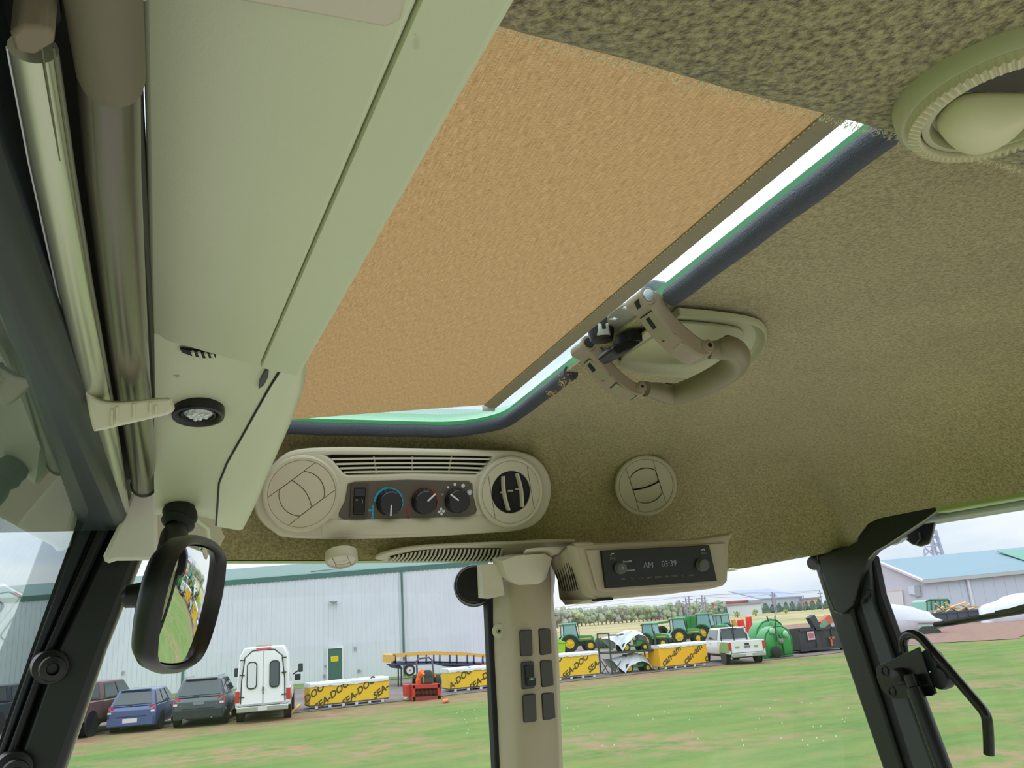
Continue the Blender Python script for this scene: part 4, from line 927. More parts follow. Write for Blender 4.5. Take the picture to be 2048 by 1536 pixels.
M().tube(hp_, .0066, 14).build('tube', mat('black_gloss_tube', (14, 14, 16), .22), gr)
# ---- panes
def pane(nm, P, lab):
    m = M(); n = (P[1]-P[0]).cross(P[2]-P[0]).normalized()*.004; m.extr(P, n); tag(m.build(nm, GLS), lab, kind='structure')
Yw = 1.195
pane('window_3', [V((-.2, Yw, -.5)), V((.405, Yw, -.5)), V((.405, Yw, .10)), V((-.05, Yw, .10))], 'side window pane ahead of the centre pillar')
pane('window_4', [V((.5, Yw-.02, -.5)), V((1.06, Yw-.12, -.5)), V((1.0, Yw-.12, .09)), V((.5, Yw-.02, .09))], 'side window pane behind the centre pillar')
pane('window_5', [V((1.06, 1.085, -.5)), V((1.06, -1.0, -.5)), V((1.03, -1.0, .1)), V((1.03, 1.085, .1))], 'rear window pane')
# ---- rear roof overhang
zr = pz(2048, 1020, .09)
m = M()
P0 = [px(1872, 1026, .975), px(2048, 996, .975)]
e_ = (P0[1]-P0[0]); P0 = [P0[0]-e_*.0, P0[0]+e_*3]
m.extr([P0[0]+V((0, 0, 0)), P0[0]+V((0, 0, .03)), P0[0]+V((.025, 0, .03)), P0[0]+V((.025, 0, 0))], V((0, P0[1].y-P0[0].y, 0)))
tag(m.build('trim_11', mat('lime_green_rail', (150, 168, 100), .4), bev=.002), 'light green painted rear roof rail', kind='structure')
a = px(1860, 1056, 1.14); b = px(2048, 1015, 1.14)
m = M(); m.extr([V((1.035, 1.13, a.z-.0)), V((1.14, 1.13, (a.z+b.z)/2)), V((1.15, 1.13, .2)), V((1.035, 1.13, .2))], V((0, -2, 0)))
tag(m.build('trim_12', mat('sage_roof_plastic', (142, 154, 128), .5, nz=(30, .06)), bev=.006), 'sage green underside of the rear roof overhang', kind='structure')
rw = thing('rear_work_light', 'black rounded work light under the rear roof overhang', 'work light', px(1836, 1070, 1.1))
c = px(1838, 1066, 1.09)
rws = [[px(x, y, 1.08+w_) for x, y in r] for r, w_ in (([(1808, 1068), (1812, 1078), (1824, 1088), (1842, 1093), (1858, 1088), (1864, 1070), (1872, 1030), (1850, 1025)], 0), ([(1806, 1066), (1811, 1079), (1824, 1089), (1842, 1094), (1860, 1088), (1867, 1070), (1876, 1030), (1850, 1022)], .03), ([(1812, 1068), (1816, 1076), (1826, 1084), (1842, 1088), (1856, 1083), (1862, 1068), (1872, 1034), (1850, 1024)], .05))]
M().loops(rws).build('lamp_body', BLK, rw, bev=.002)
M().tube([px(x, y, 1.078) for x, y in [(1838, 1065), (1840, 1078), (1832, 1087)]], .0015, 6).build('rib', mat('grey_rubber', (92, 94, 96), .5), rw)
M().extr([px(x, y, 1.06) for x, y in [(1872, 1022), (1926, 1012), (1930, 1018), (1924, 1022), (1880, 1032), (1872, 1034)]], V((.01, 0, 0))).build('mounting_bar', BLK, rw)
# small pale fairing behind the gusset
m = M(); m.extr([px(x, y, 1.02) for x, y in [(1768, 1090), (1800, 1068), (1806, 1076), (1796, 1085), (1780, 1091)]], V((.01, 0, 0))); tag(m.build('trim_13', mat('pale_sage_fairing', (176, 190, 182), .5)), 'small pale fairing behind the rear gusset', kind='structure')
# ---- rear wiper
wp = thing('rear_wiper', 'black rear wiper arm and blade lying across the rear window', 'wiper', px(1960, 1235, 1.06))
M().tube([px(x, y, 1.06) for x, y in [(1870, 1250), (1900, 1246), (1960, 1236), (2048, 1221), (2140, 1204)]], .0042, 6).build('blade', RUB, wp)
M().tube([px(x, y, 1.055) for x, y in [(1992, 1226), (2020, 1221), (2048, 1213), (2140, 1190)]], .003, 6).build('arm', mat('dark_olive_metal', (50, 54, 40), .35, .3), wp)
M().tube([px(x, y, 1.058) for x, y in [(1890, 1244), (1950, 1235), (1994, 1227)]], .0016, 6).build('spine', mat('grey_spine', (96, 96, 88), .35), wp)
# ---- sticker print on the pane beside the radio
sk = thing('window_sticker', 'clear sticker with small dark printed symbols on the glass by the pillar', 'sticker', py(1105, 1165, 1.165))
f = Fr(py(1105, 1165, 1.168), V((0, -1, 0))); SP = mat('blue_grey_ink', (92, 104, 132), .6)
for x, y, r in ((1103, 1150, 4.2), (1103.5, 1169, 4.6), (1097, 1142, 4)): plate('symbol', f, [circ(r/FPX*1.25, 24, *f.uv(x, y)), circ(r/FPX*1.08, 24, *f.uv(x, y))], .0002, SP, sk)
plate('symbol', f, [rrect(.0065, .0045, .0005, *f.uv(1104, 1181)), rrect(.0058, .0038, .0004, *f.uv(1104, 1181))], .0002, SP, sk)
text('lettering', 'HOL', Fr(f.P(1101, 1155), f.n), .0052, SP, sk); text('lettering', '3', Fr(f.P(1103.5, 1169), f.n), .0048, SP, sk); text('lettering', 'X', Fr(f.P(1104, 1181), f.n), .003, SP, sk)
plate('symbol', f, [rrect(.004, .003, .0005, *f.uv(1104, 1138)), rrect(.0032, .0022, .0004, *f.uv(1104, 1138))], .0002, SP, sk)

# =================================================================== OUTDOORS
GZ = -3.0
def gd(x, y): return pz(x, y, GZ)
# ---- ground materials
def ground_mat():
    m = bpy.data.materials.new('grass_field'); m.use_nodes = True; nt = m.node_tree; nd = nt.nodes; lk = nt.links; b = nd['Principled BSDF']
    b.inputs['Roughness'].default_value = .95; b.inputs['Specular IOR Level'].default_value = .1
    tc = nd.new('ShaderNodeTexCoord')
    def nz(sc, det=4, scl=(1, 1, 1), off=(0, 0, 0)):
        mp = nd.new('ShaderNodeMapping'); mp.inputs['Scale'].default_value = scl; mp.inputs['Location'].default_value = off; lk.new(tc.outputs['Object'], mp.inputs[0])
        n = nd.new('ShaderNodeTexNoise'); n.inputs['Scale'].default_value = sc; n.inputs['Detail'].default_value = det; lk.new(mp.outputs[0], n.inputs[0]); return n.outputs['Fac']
    def ramp(f, lo, hi):
        r = nd.new('ShaderNodeMapRange'); r.inputs[1].default_value = lo; r.inputs[2].default_value = hi; lk.new(f, r.inputs[0]); return r.outputs[0]
    def mix(f, a, c):
        x = nd.new('ShaderNodeMix'); x.data_type = 'RGBA'; lk.new(f, x.inputs[0])
        for k, v in ((6, a), (7, c)):
            if isinstance(v, tuple): x.inputs[k].default_value = rgb(v)
            else: lk.new(v, x.inputs[k])
        return x.outputs[2]
    g = mix(ramp(nz(.35, 5, (1, 2.5, 1)), .35, .65), (102, 132, 72), (134, 148, 86))
    g = mix(ramp(nz(3.5, 6), .4, .75), g, (116, 146, 84))
    s1 = nd.new('ShaderNodeMath'); s1.operation = 'MULTIPLY'; lk.new(ramp(nz(.16, 3, (1, 1, 1), (3, 9, 0)), .5, .62), s1.inputs[0]); lk.new(ramp(nz(1.6, 6), .40, .62), s1.inputs[1])
    g = mix(s1.outputs[0], g, (164, 138, 110))
    s2 = nd.new('ShaderNodeMath'); s2.operation = 'MULTIPLY'; lk.new(ramp(nz(.5, 3, (1, 3, 1), (30, 4, 0)), .60, .68), s2.inputs[0]); s2.inputs[1].default_value = .5
    g = mix(s2.outputs[0], g, (150, 134, 86))
    ge = nd.new('ShaderNodeNewGeometry'); sp = nd.new('ShaderNodeSeparateXYZ'); lk.new(ge.outputs['Position'], sp.inputs[0])
    mx1 = nd.new('ShaderNodeMath'); mx1.operation = 'MAXIMUM'; lk.new(sp.outputs[0], mx1.inputs[0]); mx1.inputs[1].default_value = 0
    m1 = nd.new('ShaderNodeMath'); m1.operation = 'MULTIPLY_ADD'; lk.new(mx1.outputs[0], m1.inputs[0]); m1.inputs[1].default_value = -.215; lk.new(sp.outputs[1], m1.inputs[2])
    m2 = nd.new('ShaderNodeMath'); m2.operation = 'MULTIPLY_ADD'; lk.new(nz(.45, 5, (.6, 1.6, 1), (5, 5, 0)), m2.inputs[0]); m2.inputs[1].default_value = 9.0; lk.new(m1.outputs[0], m2.inputs[2])
    vm = nd.new('ShaderNodeMath'); vm.operation = 'MULTIPLY'; lk.new(ramp(m2.outputs[0], 35.4, 36.8), vm.inputs[0]); lk.new(ramp(m1.outputs[0], 60, 55), vm.inputs[1])
    st = mix(ramp(nz(1.3, 6), .38, .62), (158, 134, 108), (134, 132, 88)); st = mix(ramp(nz(.5, 3, (1, 1, 1), (9, 2, 0)), .58, .66), st, (150, 112, 92))
    g = mix(vm.outputs[0], g, st)
    lk.new(g, b.inputs['Base Color'])
    n = nd.new('ShaderNodeTexNoise'); n.inputs['Scale'].default_value = 14; n.inputs['Detail'].default_value = 5; lk.new(tc.outputs['Object'], n.inputs[0])
    bp = nd.new('ShaderNodeBump'); bp.inputs['Strength'].default_value = .8; bp.inputs['Distance'].default_value = .06; lk.new(n.outputs['Fac'], bp.inputs['Height']); lk.new(bp.outputs[0], b.inputs['Normal'])
    return m
m = M(); m.add([(-300, -300, GZ), (900, -300, GZ), (900, 900, GZ), (-300, 900, GZ)], [(0, 1, 2, 3)])
tag(m.build('ground', ground_mat()), 'green grass field with reddish bare patches', kind='structure')
def patch(name, lab, poly, z, mt, rough=.25, step=1.5, seed=1, kind='structure'):
    rnd = random.Random(seed); P = [V((p[0], p[1], GZ+z)) for p in poly]; o = []
    for i in range(len(P)):
        a, b = P[i], P[(i+1) % len(P)]; n = max(1, int((b-a).length/step))
        for k in range(n):
            p = a.lerp(b, k/n); q = noise.noise(V((p.x*.6, p.y*.6, seed)))*rough*2; nn = (b-a).normalized(); o.append(p+V((-nn.y, nn.x, 0))*(q+rnd.uniform(-.3, .3)*rough))
    m = M(); m.add(o, [tuple(range(len(o)))]); return tag(m.build(name, mt), lab, kind=kind)
ASP = mat('worn_asphalt', (116, 106, 106), .9, nz=(2.5, .1), c2=(134, 122, 118), wear=(.4, .4, .6), bump=(40, .3, .01))
STRAW = mat('dead_grass_verge', (150, 130, 100), .95, nz=(2, .14), c2=(118, 126, 70), wear=(.55, .42, .58), bump=(20, .6, .03))
GRAV = mat('red_gravel', (150, 118, 106), .95, nz=(1.5, .12), bump=(30, .6, .02))
PADM = mat('added_bounce_gravel', (176, 170, 160), .95, nz=(3, .08), bump=(30, .4, .02))  # pad added out of view to bounce brighter, neutral light onto the headliner
patch('ground', 'added pale gravel pad under the tractor, out of view, bouncing light into the cab', [(-2, -14), (12, -14), (12, 7), (-2, 7)], .02, PADM, .3, 1.5, 5)
patch('ground', 'grey red asphalt lot', [(-30, 37.0), (-2, 37.1), (6, 37.6), (14, 38.8), (22, 39.9), (30, 40.2), (40, 40.6), (60, 40), (74, 70), (40, 92), (20, 92), (17.5, 54.5), (-30, 55)], .02, ASP, .1, 1.5, 7)
patch('ground', 'grass verge at the foot of the long metal building', [(-30, 53.6), (5, 54.6), (10, 54.2), (19, 56.4), (19, 80), (-30, 80)], .03, mat('verge_grass', (108, 138, 60), .95, nz=(2, .15), bump=(14, .6, .05)), .12, 1.5, 8)
patch('ground', 'red gravel yard before the far shed', [(44, 40.5), (47.6, 37.5), (56, 43), (75, 46), (110, 60), (110, 100), (60, 100), (46, 60)], .03, GRAV, .3, 2, 9)
patch('ground', 'dry tan field beyond the equipment lot', [(44, 118), (60, 96), (140, 110), (360, 230), (420, 420), (60, 380), (40, 250)], .02, mat('dry_field', (188, 172, 132), .95, c2=(150, 148, 96), wear=(.05, .4, .6), nz=(.3, .12)), 1.5, 6, 10)
# yellow bay lines
YL = mat('worn_yellow_paint', (206, 160, 70), .8)
for (a, b), lb_ in zip((((203, 1462), (232, 1452)), ((316, 1458), (338, 1449)), ((449, 1446), (462, 1441)), ((578, 1432), (600, 1409)), ((808, 1400), (820, 1390))), ('worn yellow bay line under the tail of the burgundy pickup', 'worn yellow bay line between the blue hatchback and the grey crossover', 'worn yellow bay line between the grey crossover and the white canopy truck', 'longest worn yellow bay line right of the white canopy truck', 'short worn yellow bay line left of the red snow blower')):
    A, B = gd(*a), gd(*b); d = (B-A).normalized(); s = V((-d.y, d.x, 0))*.06; u = V((0, 0, .03))
    tag(M().extr([A-s+u, A+s+u, B+s+u, B-s+u], V((0, 0, .004))).build('bay_line', YL), lb_, 'line', 'yellow parking bay lines')

# ---- long metal building
wm = thing('metal_building', 'long pale ribbed metal building with green eaves trim', 'building', V((6, 60.5, GZ)))
def WY(X): return 60.5-.30*(X-6)
def wpt(x, y, o=0):      # pixel on the wall plane
    n = V((.30, 1, 0)).normalized(); return on(x, y, V((6, 60.5, 0)), n)-n*o
WP = mat('pale_blue_grey_siding', (222, 226, 234), .5, nz=(.6, .03), bump=(3, .1, .01))
DG = mat('teal_green_trim', (74, 116, 108), .5)
E0, E1 = wpt(-60, 1206), wpt(985, 1124)
ev = lambda X: E0.z+(E1.z-E0.z)*(X-E0.x)/(E1.x-E0.x)
x0, x1 = -22.0, 20.6; pitch = .92; k = 0; X = x0
shared = None
while X < x1:
    xe = X+pitch; zt_ = ev(X)
    pts = []
    for dx, dy in ((0, 0), (.02, -.07), (.06, -.07), (.08, 0), (.307, 0), (.327, -.07), (.367, -.07), (.387, 0), (.614, 0), (.634, -.07), (.674, -.07), (.694, 0), (.92, 0)): pts.append(V((X+dx, WY(X+dx)+dy, 0)))
    L = [[V((p.x, p.y, GZ-.05)) for p in pts], [V((p.x, p.y, ev(p.x))) for p in pts]]
    M().loops(L, caps=False, closed=False).build('siding_panel', WP, wm, ang=15); X = xe; k += 1
A, B = V((x0, WY(x0)-.08, ev(x0))), V((x1, WY(x1)-.08, ev(x1)))
M().extr([A+V((0, 0, -.18)), A+V((0, 0, .16)), A+V((0, 1, .3)), A+V((0, 1, -.18))], B-A).build('eaves_gutter', DG, wm)
M().extr([A+V((0, .2, .16)), A+V((0, 9, 1.6)), A+V((0, 9, 1.4)), A+V((0, .2, .0))], B-A).build('roof', mat('teal_roof_sheet', (92, 128, 122), .5), wm)
M().extr([V((x1, WY(x1), GZ)), V((x1, WY(x1), ev(x1))), V((x1, WY(x1)+9, ev(x1)+1.4)), V((x1, WY(x1)+9, GZ))], V((.1, 0, 0))).build('end_wall', WP, wm)
n_ = V((.30, 1, 0)).normalized()
for xt, yt, xb, yb in ((373, 1174, 377, 1394), (803, 1141, 815, 1352)):
    a = wpt(xt, yt, .12); b = wpt(xb, yb, .12); b = V((a.x, a.y, GZ)); M().box((a+b)/2, (.13, .1, (a-b).length)).build('downspout', DG, wm)
# green door with yellow notice
dc, dt = wpt(657, 1297), wpt(684, 1296); zb = wpt(670, 1368).z
ddx = (dt-dc); ddx.z = 0
q = [V((dc.x, dc.y, GZ+.1)), V((dt.x, dt.y, GZ+.1)), V((dt.x, dt.y, dt.z)), V((dc.x, dc.y, dt.z))]
dr = thing('door_1', 'green steel door with a yellow notice in the metal building', 'door', (q[0]+q[1])/2, kind='structure')
M().extr([p-n_*.10 for p in q], n_*.06).build('leaf', mat('green_door_paint', (66, 106, 96), .5), dr)
fw_ = [q[0]+V((-.12, 0, 0)), q[0], q[3], q[2], q[1], q[1]+V((.12, 0, 0)), q[2]+V((.12, 0, .12)), q[3]+V((-.12, 0, .12))]
M().extr([p-n_*.14 for p in fw_], n_*.1).build('door_frame', mat('white_frame', (226, 228, 230), .5), dr)
s = [wpt(662, 1313, .13), wpt(677, 1311.5, .13), wpt(677.5, 1322, .13), wpt(662.5, 1323.5, .13)]
M().extr(s, n_*.02).build('notice', mat('yellow_notice', (232, 206, 40), .5), dr)
for yy in (1315.5, 1319.5): M().extr([wpt(665, yy, .14), wpt(674, yy-.8, .14), wpt(674, yy, .14), wpt(665, yy+.8, .14)], n_*.008).build('notice_line', mat('notice_ink', (120, 110, 40), .6), dr)
wl_ = thing('wall_lamp', 'small grey wedge floodlight high on the long metal building', 'lamp', wpt(667, 1206, .2))
M().extr([wpt(659, 1203.5, .1), wpt(675, 1203, .1), wpt(670, 1207, .1), wpt(667, 1208.5, .1), wpt(664, 1207, .1)], -n_*.35).build('shade', mat('grey_lamp_shade', (130, 134, 140), .5), wl_)
for x, y, w_, h_, nm in ((651, 1332, 3, 4, 'meter'), (648, 1351, 4, 5, 'meter'), (710, 1297, 2.4, 8, 'vent'), (718, 1341, 5, 4, 'meter'), (247, 1345, 2.5, 7, 'vent')):
    a = wpt(x-w_/2, y-h_/2, .1); b = wpt(x+w_/2, y+h_/2, .1); c = (a+b)/2; M().box(c, (abs(b.x-a.x), .12, abs(a.z-b.z))).build('wall_fitting', mat('grey_fitting', (150, 154, 160), .5), wm)
M().tube([wpt(628, 1150, 0)+V((0, 1.5, .35)), wpt(694, 1143, 0)+V((0, 1.5, .35))], .035, 5).build('roof_rail', mat('rail_grey', (120, 140, 140), .5), wm)

# ---- vehicles
TYRE = mat('tyre_rubber', (40, 40, 42), .8); RIM = mat('alloy_rim', (176, 178, 182), .35, .5); GLSD = mat('dark_car_glass', (60, 74, 78), .12, coat=.6)
REDL = mat('red_tail_lamp', (196, 44, 48), .25, coat=.5); BLKT = mat('black_trim', (34, 35, 38), .5); PLT = mat('number_plate_white', (214, 214, 216), .5); CHRM = mat('chrome_bumper', (190, 192, 194), .22, .7)
def wheel(t, x, y, r, w_, nm='wheel', rim=RIM, rr_=.62, ax='x'):
    m = M(); s = 1 if x > 0 else -1; d = V((s, 0, 0)) if ax == 'x' else V((0, s, 0))
    c = V((x, y, r)) if ax == 'x' else V((y, x, r))
    c0 = c-d*w_/2
    o = m.lathe([(r*.6, 0), (r*.95, 0), (r, w_*.15), (r, w_*.85), (r*.95, w_), (r*rr_*1.02, w_), (r*rr_, w_*.8), (.001, w_*.8)], c0, d, 24).build(nm, TYRE, t, local=True)
    ROOT[o] = ROOT[t]
    M().lathe([(r*rr_, w_*.86), (r*rr_*.9, w_*.8), (r*.3, w_*.84), (r*.16, w_*.95), (.001, w_*.95)], c0, d, 18).build('rim', rim, o, local=True)
    sp = M()
    for i in range(5):
        a = 2*math.pi*i/5; e1 = V((0, math.cos(a), math.sin(a))) if ax == 'x' else V((math.cos(a), 0, math.sin(a)))
        sp.tube([c0+d*w_*.9+e1*r*.12, c0+d*w_*.86+e1*r*rr_*.9], r*.055, 5)
    sp.build('spokes', rim, o, local=True)
    return o
def quadP(t, nm, pts, mt, th=.02):
    """thin proud panel through the 4 local points, thickness along its normal"""
    p = [V(q) for q in pts]; n = (p[1]-p[0]).cross(p[2]-p[0]).normalized(); return M().extr([q-n*th*.5 for q in p], n*th).build(nm, mt, t, local=True)
def body_loft(t, nm, st, mt, bev=.04):
    """st: (y, zlow, zhigh, halfwidth)"""
    L = []
    for y, z0, z1, w_ in st:
        h = z1-z0; L.append([V((-w_*.93, y, z0)), V((w_*.93, y, z0)), V((w_, y, z0+h*.3)), V((w_*1.0, y, z0+h*.62)), V((w_*.95, y, z1)), V((-w_*.95, y, z1)), V((-w_*1.0, y, z0+h*.62)), V((-w_, y, z0+h*.3))])
    return M().loops(L).build(nm, mt, t, local=True, bev=bev)
def arch(t, W, y, r):
    for s in (-1, 1): M().lathe([(r*1.16, 0), (r*1.12, .02), (.01, .02)], V((s*(W-.012), y, r*1.02)), (s, 0, 0), 22).build('wheel_arch', BLKT, t, local=True)
def cabin(t, yr, yf, zb, zt, wb, wt, rk, fk, paint, glass=GLSD, pillars=(.5,), nm='cabin'):
    """frustum greenhouse; rk/fk how much roof is inset at rear / front"""
    b = [V((-wb, yr, zb)), V((wb, yr, zb)), V((wb, yf, zb)), V((-wb, yf, zb))]; r = [V((-wt, yr+rk, zt)), V((wt, yr+rk, zt)), V((wt, yf-fk, zt)), V((-wt, yf-fk, zt))]
    M().loops([b, [p.lerp(q, .9)+V((0, 0, .0)) for p, q in zip(b, r)], r]).build(nm, paint, t, local=True, bev=.05)
    def pan(a, c, d, e, k0, k1, h0, h1, nmm='window'):
        # a->c bottom edge, e->d top edge
        P = lambda u, v: a.lerp(c, u).lerp(e.lerp(d, u), v)
        n = (c-a).cross(e-a).normalized(); o = [P(k0, h0), P(k1, h0), P(k1-.02, h1), P(k0+.02, h1)]
        quadP(t, nmm, [q+n*.012 for q in o], glass, .03)
    pan(b[0], b[1], r[1], r[0], .07, .93, .12, .86, 'rear_window'); pan(b[2], b[3], r[3], r[2], .05, .95, .06, .92, 'windscreen')
    ps = [0.04]+list(pillars)+[.96]
    for s0, s1, s2, s3 in ((b[1], b[2], r[2], r[1]), (b[3], b[0], r[0], r[3])):
        for i in range(len(ps)-1):
            a_, c_ = ps[i]+.02, ps[i+1]-.02
            if s0 is b[3]: a_, c_ = 1-c_, 1-a_
            pan(s0, s1, s2, s3, a_, c_, .1, .86, 'side_window')
def wmirror(t, x, y, z, mt, w_=.2, h=.16):
    for s in (-1, 1):
        M().box((s*(x+w_/2+.04), y, z), (w_, .1, h)).build('door_mirror', mt, t, local=True, bev=.03)
def handles(t, W, ys, z, mt):
    for s in (-1, 1):
        for y in ys: M().box((s*(W+.01), y, z), (.03, .16, .035)).build('door_handle', mt, t, local=True)
def wloc(x, y, rz, lx, ly): return gd(x, y)-Matrix.Rotation(rz, 3, 'Z') @ V((lx, ly, 0))
def vloc(xl, yl, xr, yr): a, b = gd(xl, yl), gd(xr, yr); return (a+b)/2
# blue hatchback
def hatch(name, label, loc, rz, paint, W=.88, Ln=4.3, H=1.5, suv=False, plate_m=True, lamp=REDL):
    t = thing(name, label, 'car', loc, rz); h = H; r = .33 if not suv else .37; zb = h*.62; yb = -Ln/2; z0 = .22 if not suv else .28
    body_loft(t, 'body', [(yb, z0+.12, zb*.86, W*.86), (yb+.1, z0, zb*.98, W*.97), (yb+.5, z0, zb, W), (0, z0, zb, W), (Ln*.2, z0, zb*.97, W), (Ln*.38, z0, zb*.84, W*.97), (Ln*.48, z0+.05, zb*.66, W*.88), (Ln*.5, z0+.15, zb*.5, W*.75)], paint, .06)
    cabin(t, yb+.12, Ln*.24, zb-.01, h, W*.93, W*.70, .42, .75, paint, pillars=(.36, .66))
    for s in (-1, 1):
        quadP(t, 'tail_lamp', [(s*W*.62, yb+.015, zb*.72), (s*W*.96, yb+.09, zb*.72), (s*W*.93, yb+.16, zb*1.02), (s*W*.74, yb+.07, zb*1.0)], lamp, .06)
        quadP(t, 'lamp_reflector', [(s*W*.78, yb+.0, zb*.75), (s*W*.92, yb+.04, zb*.75), (s*W*.92, yb+.05, zb*.82), (s*W*.78, yb+.01, zb*.82)], PLT, .07)
    quadP(t, 'bumper', [(-W*.9, yb-.03, z0+.06), (W*.9, yb-.03, z0+.06), (W*.9, yb-.03, zb*.58), (-W*.9, yb-.03, zb*.58)], paint if not suv else mat('dark_bumper', (44, 48, 52), .5), .14)
    quadP(t, 'number_plate', [(-.26, yb-.06, zb*.40), (.26, yb-.06, zb*.40), (.26, yb-.06, zb*.40+.15), (-.26, yb-.06, zb*.40+.15)] if not suv else [(-.2, yb+.03, zb*.75), (.2, yb+.03, zb*.75), (.2, yb+.04, zb*.75+.12), (-.2, yb+.04, zb*.75+.12)], PLT if not suv else mat('dim_plate', (120, 130, 128), .5), .1)
    quadP(t, 'tailgate_seam', [(-W*.6, yb+.0, zb*.62), (W*.6, yb+.0, zb*.62), (W*.6, yb+.0, zb*.64), (-W*.6, yb+.0, zb*.64)], BLKT, .05)
    M().tube([V((0, yb+.12, zb+.02)), V((-.3, yb+.16, zb+.08))], .015, 5).build('rear_wiper', BLKT, t, local=True)
    M().box((0, yb+.52, h+.0), (W*1.2, .22, .05)).build('spoiler', paint, t, local=True, bev=.02)
    arch(t, W, yb+.85, r); arch(t, W, Ln*.5-.85, r)
    for y in (yb+.85, Ln*.5-.85):
        for s in (-1, 1): wheel(t, s*(W-.1), y, r, .22, rim=mat('bronze_rim', (120, 104, 70), .4, .4) if not suv else RIM)
    wmirror(t, W, Ln*.12, zb+.06, paint); handles(t, W, (-.1, .75-.9), zb*.84, CHRM)
    if suv:
        for s in (-1, 1): M().tube([V((s*W*.62, yb+.6, h+.06)), V((s*W*.62, Ln*.05, h+.06))], .02, 6).build('roof_bar', CHRM, t, local=True)
        for s in (-1, 1): M().lathe([(.05, 0), (.05, .1), (.001, .1)], V((s*.5, yb-.14, .36)), (0, 1, 0), 12).build('exhaust_tip', CHRM, t, local=True)
    return t
BLUE = mat('blue_car_paint', (70, 88, 138), .3, coat=.6); GREYP = mat('dark_grey_car_paint', (76, 86, 96), .3, coat=.6); BURG = mat('burgundy_brown_paint', (104, 80, 78), .35, coat=.5); WPT = mat('white_truck_paint', (228, 228, 228), .35, coat=.4)
hatch('hatchback', 'blue hatchback parked between the burgundy pickup and the grey crossover', wloc(229, 1465, R_(-14), -.8, -1.25), R_(-14), BLUE, .9, 4.2, 1.5)
hatch('crossover', 'dark grey crossover with a roof spoiler beside the white canopy truck', wloc(355, 1454, R_(-11), -.88, -1.4), R_(-11), GREYP, .98, 4.5, 1.72, True)
# pickups
def pickup(name, label, loc, rz, paint, W=1.0, Ln=5.8, crew=True, canopy=False, extras=None, hi=1.9):
    t = thing(name, label, 'truck', loc, rz); yb = -Ln/2; z0 = .5; zb = 1.22; r = .40
    ycab = yb+1.95
    body_loft(t, 'body', [(ycab, z0, zb, W*.97), (ycab+.1, z0, zb, W), (Ln*.18, z0, zb, W), (Ln*.3, z0, zb*.98, W), (Ln*.46, z0, zb*.92, W*.97), (Ln*.5, z0+.1, zb*.8, W*.9)], paint, .05)
    # bed: two sides, front wall, floor
    for s in (-1, 1): M().extr([V((s*W, yb+.05, z0+.05)), V((s*W, yb+.05, zb)), V((s*(W-.12), yb+.05, zb)), V((s*(W-.12), yb+.05, z0+.05))], V((0, 1.9, 0))).build('bed_side', paint, t, local=True, bev=.03)
    M().box((0, yb+1.0, z0+.2), (W*1.8, 1.9, .1)).build('bed_floor', BLKT, t, local=True)
    M().box((0, yb+.05, (z0+zb)/2+.06), (W*1.72, .09, zb-z0-.1)).build('tailgate', paint, t, local=True, bev=.02)
    quadP(t, 'tailgate_handle', [(-.12, yb-.0, zb-.22), (.12, yb-.0, zb-.22), (.12, yb-.0, zb-.12), (-.12, yb-.0, zb-.12)], BLKT, .04)
    cabin(t, ycab+.02, Ln*.2+.35, zb-.01, hi, W*.93, W*.76, .12, .62, paint, pillars=(.5,) if crew else ())
    M().box((0, yb-.1, z0+.0), (W*1.86, .16, .2)).build('rear_bumper', CHRM, t, local=True, bev=.03)
    quadP(t, 'number_plate', [(-.17, yb-.19, z0-.06), (.17, yb-.19, z0-.06), (.17, yb-.19, z0+.09), (-.17, yb-.19, z0+.09)], PLT, .03)
    for s in (-1, 1): M().box((s*(W-.08), yb+.06, zb-.26), (.17, .12, .42)).build('tail_lamp', REDL, t, local=True, bev=.02)
    M().box((0, Ln*.02, .42), (.9, Ln*.86, .2)).build('chassis', BLKT, t, local=True)
    arch(t, W, yb+1.1, r*1.06); arch(t, W, Ln*.5-1.0, r*1.06)
    for y in (yb+1.1, Ln*.5-1.0):
        for s in (-1, 1): wheel(t, s*(W-.14), y, r, .26)
    wmirror(t, W, Ln*.2, zb+.14, BLKT, .26, .26); handles(t, W, (.25, .95) if crew else (.3,), zb-.16, CHRM)
    quadP(t, 'third_brake_lamp', [(-.25, ycab+.12, hi-.07), (.25, ycab+.12, hi-.07), (.25, ycab+.13, hi-.02), (-.25, ycab+.13, hi-.02)], REDL, .05)
    return t, yb, zb
t, yb, zb = pickup('pickup_truck', 'burgundy brown crew pickup showing its cab behind the black front post', wloc(176, 1474, R_(-24), .9, -1.8), R_(-24), BURG)
t, yb, zb = pickup('pickup_truck', 'dark navy pickup tailgate at the far left edge behind the windscreen', gd(-20, 1478)+V((-.3, 3.4, 0)), R_(-20), mat('navy_truck_paint', (44, 56, 74), .35, coat=.5))
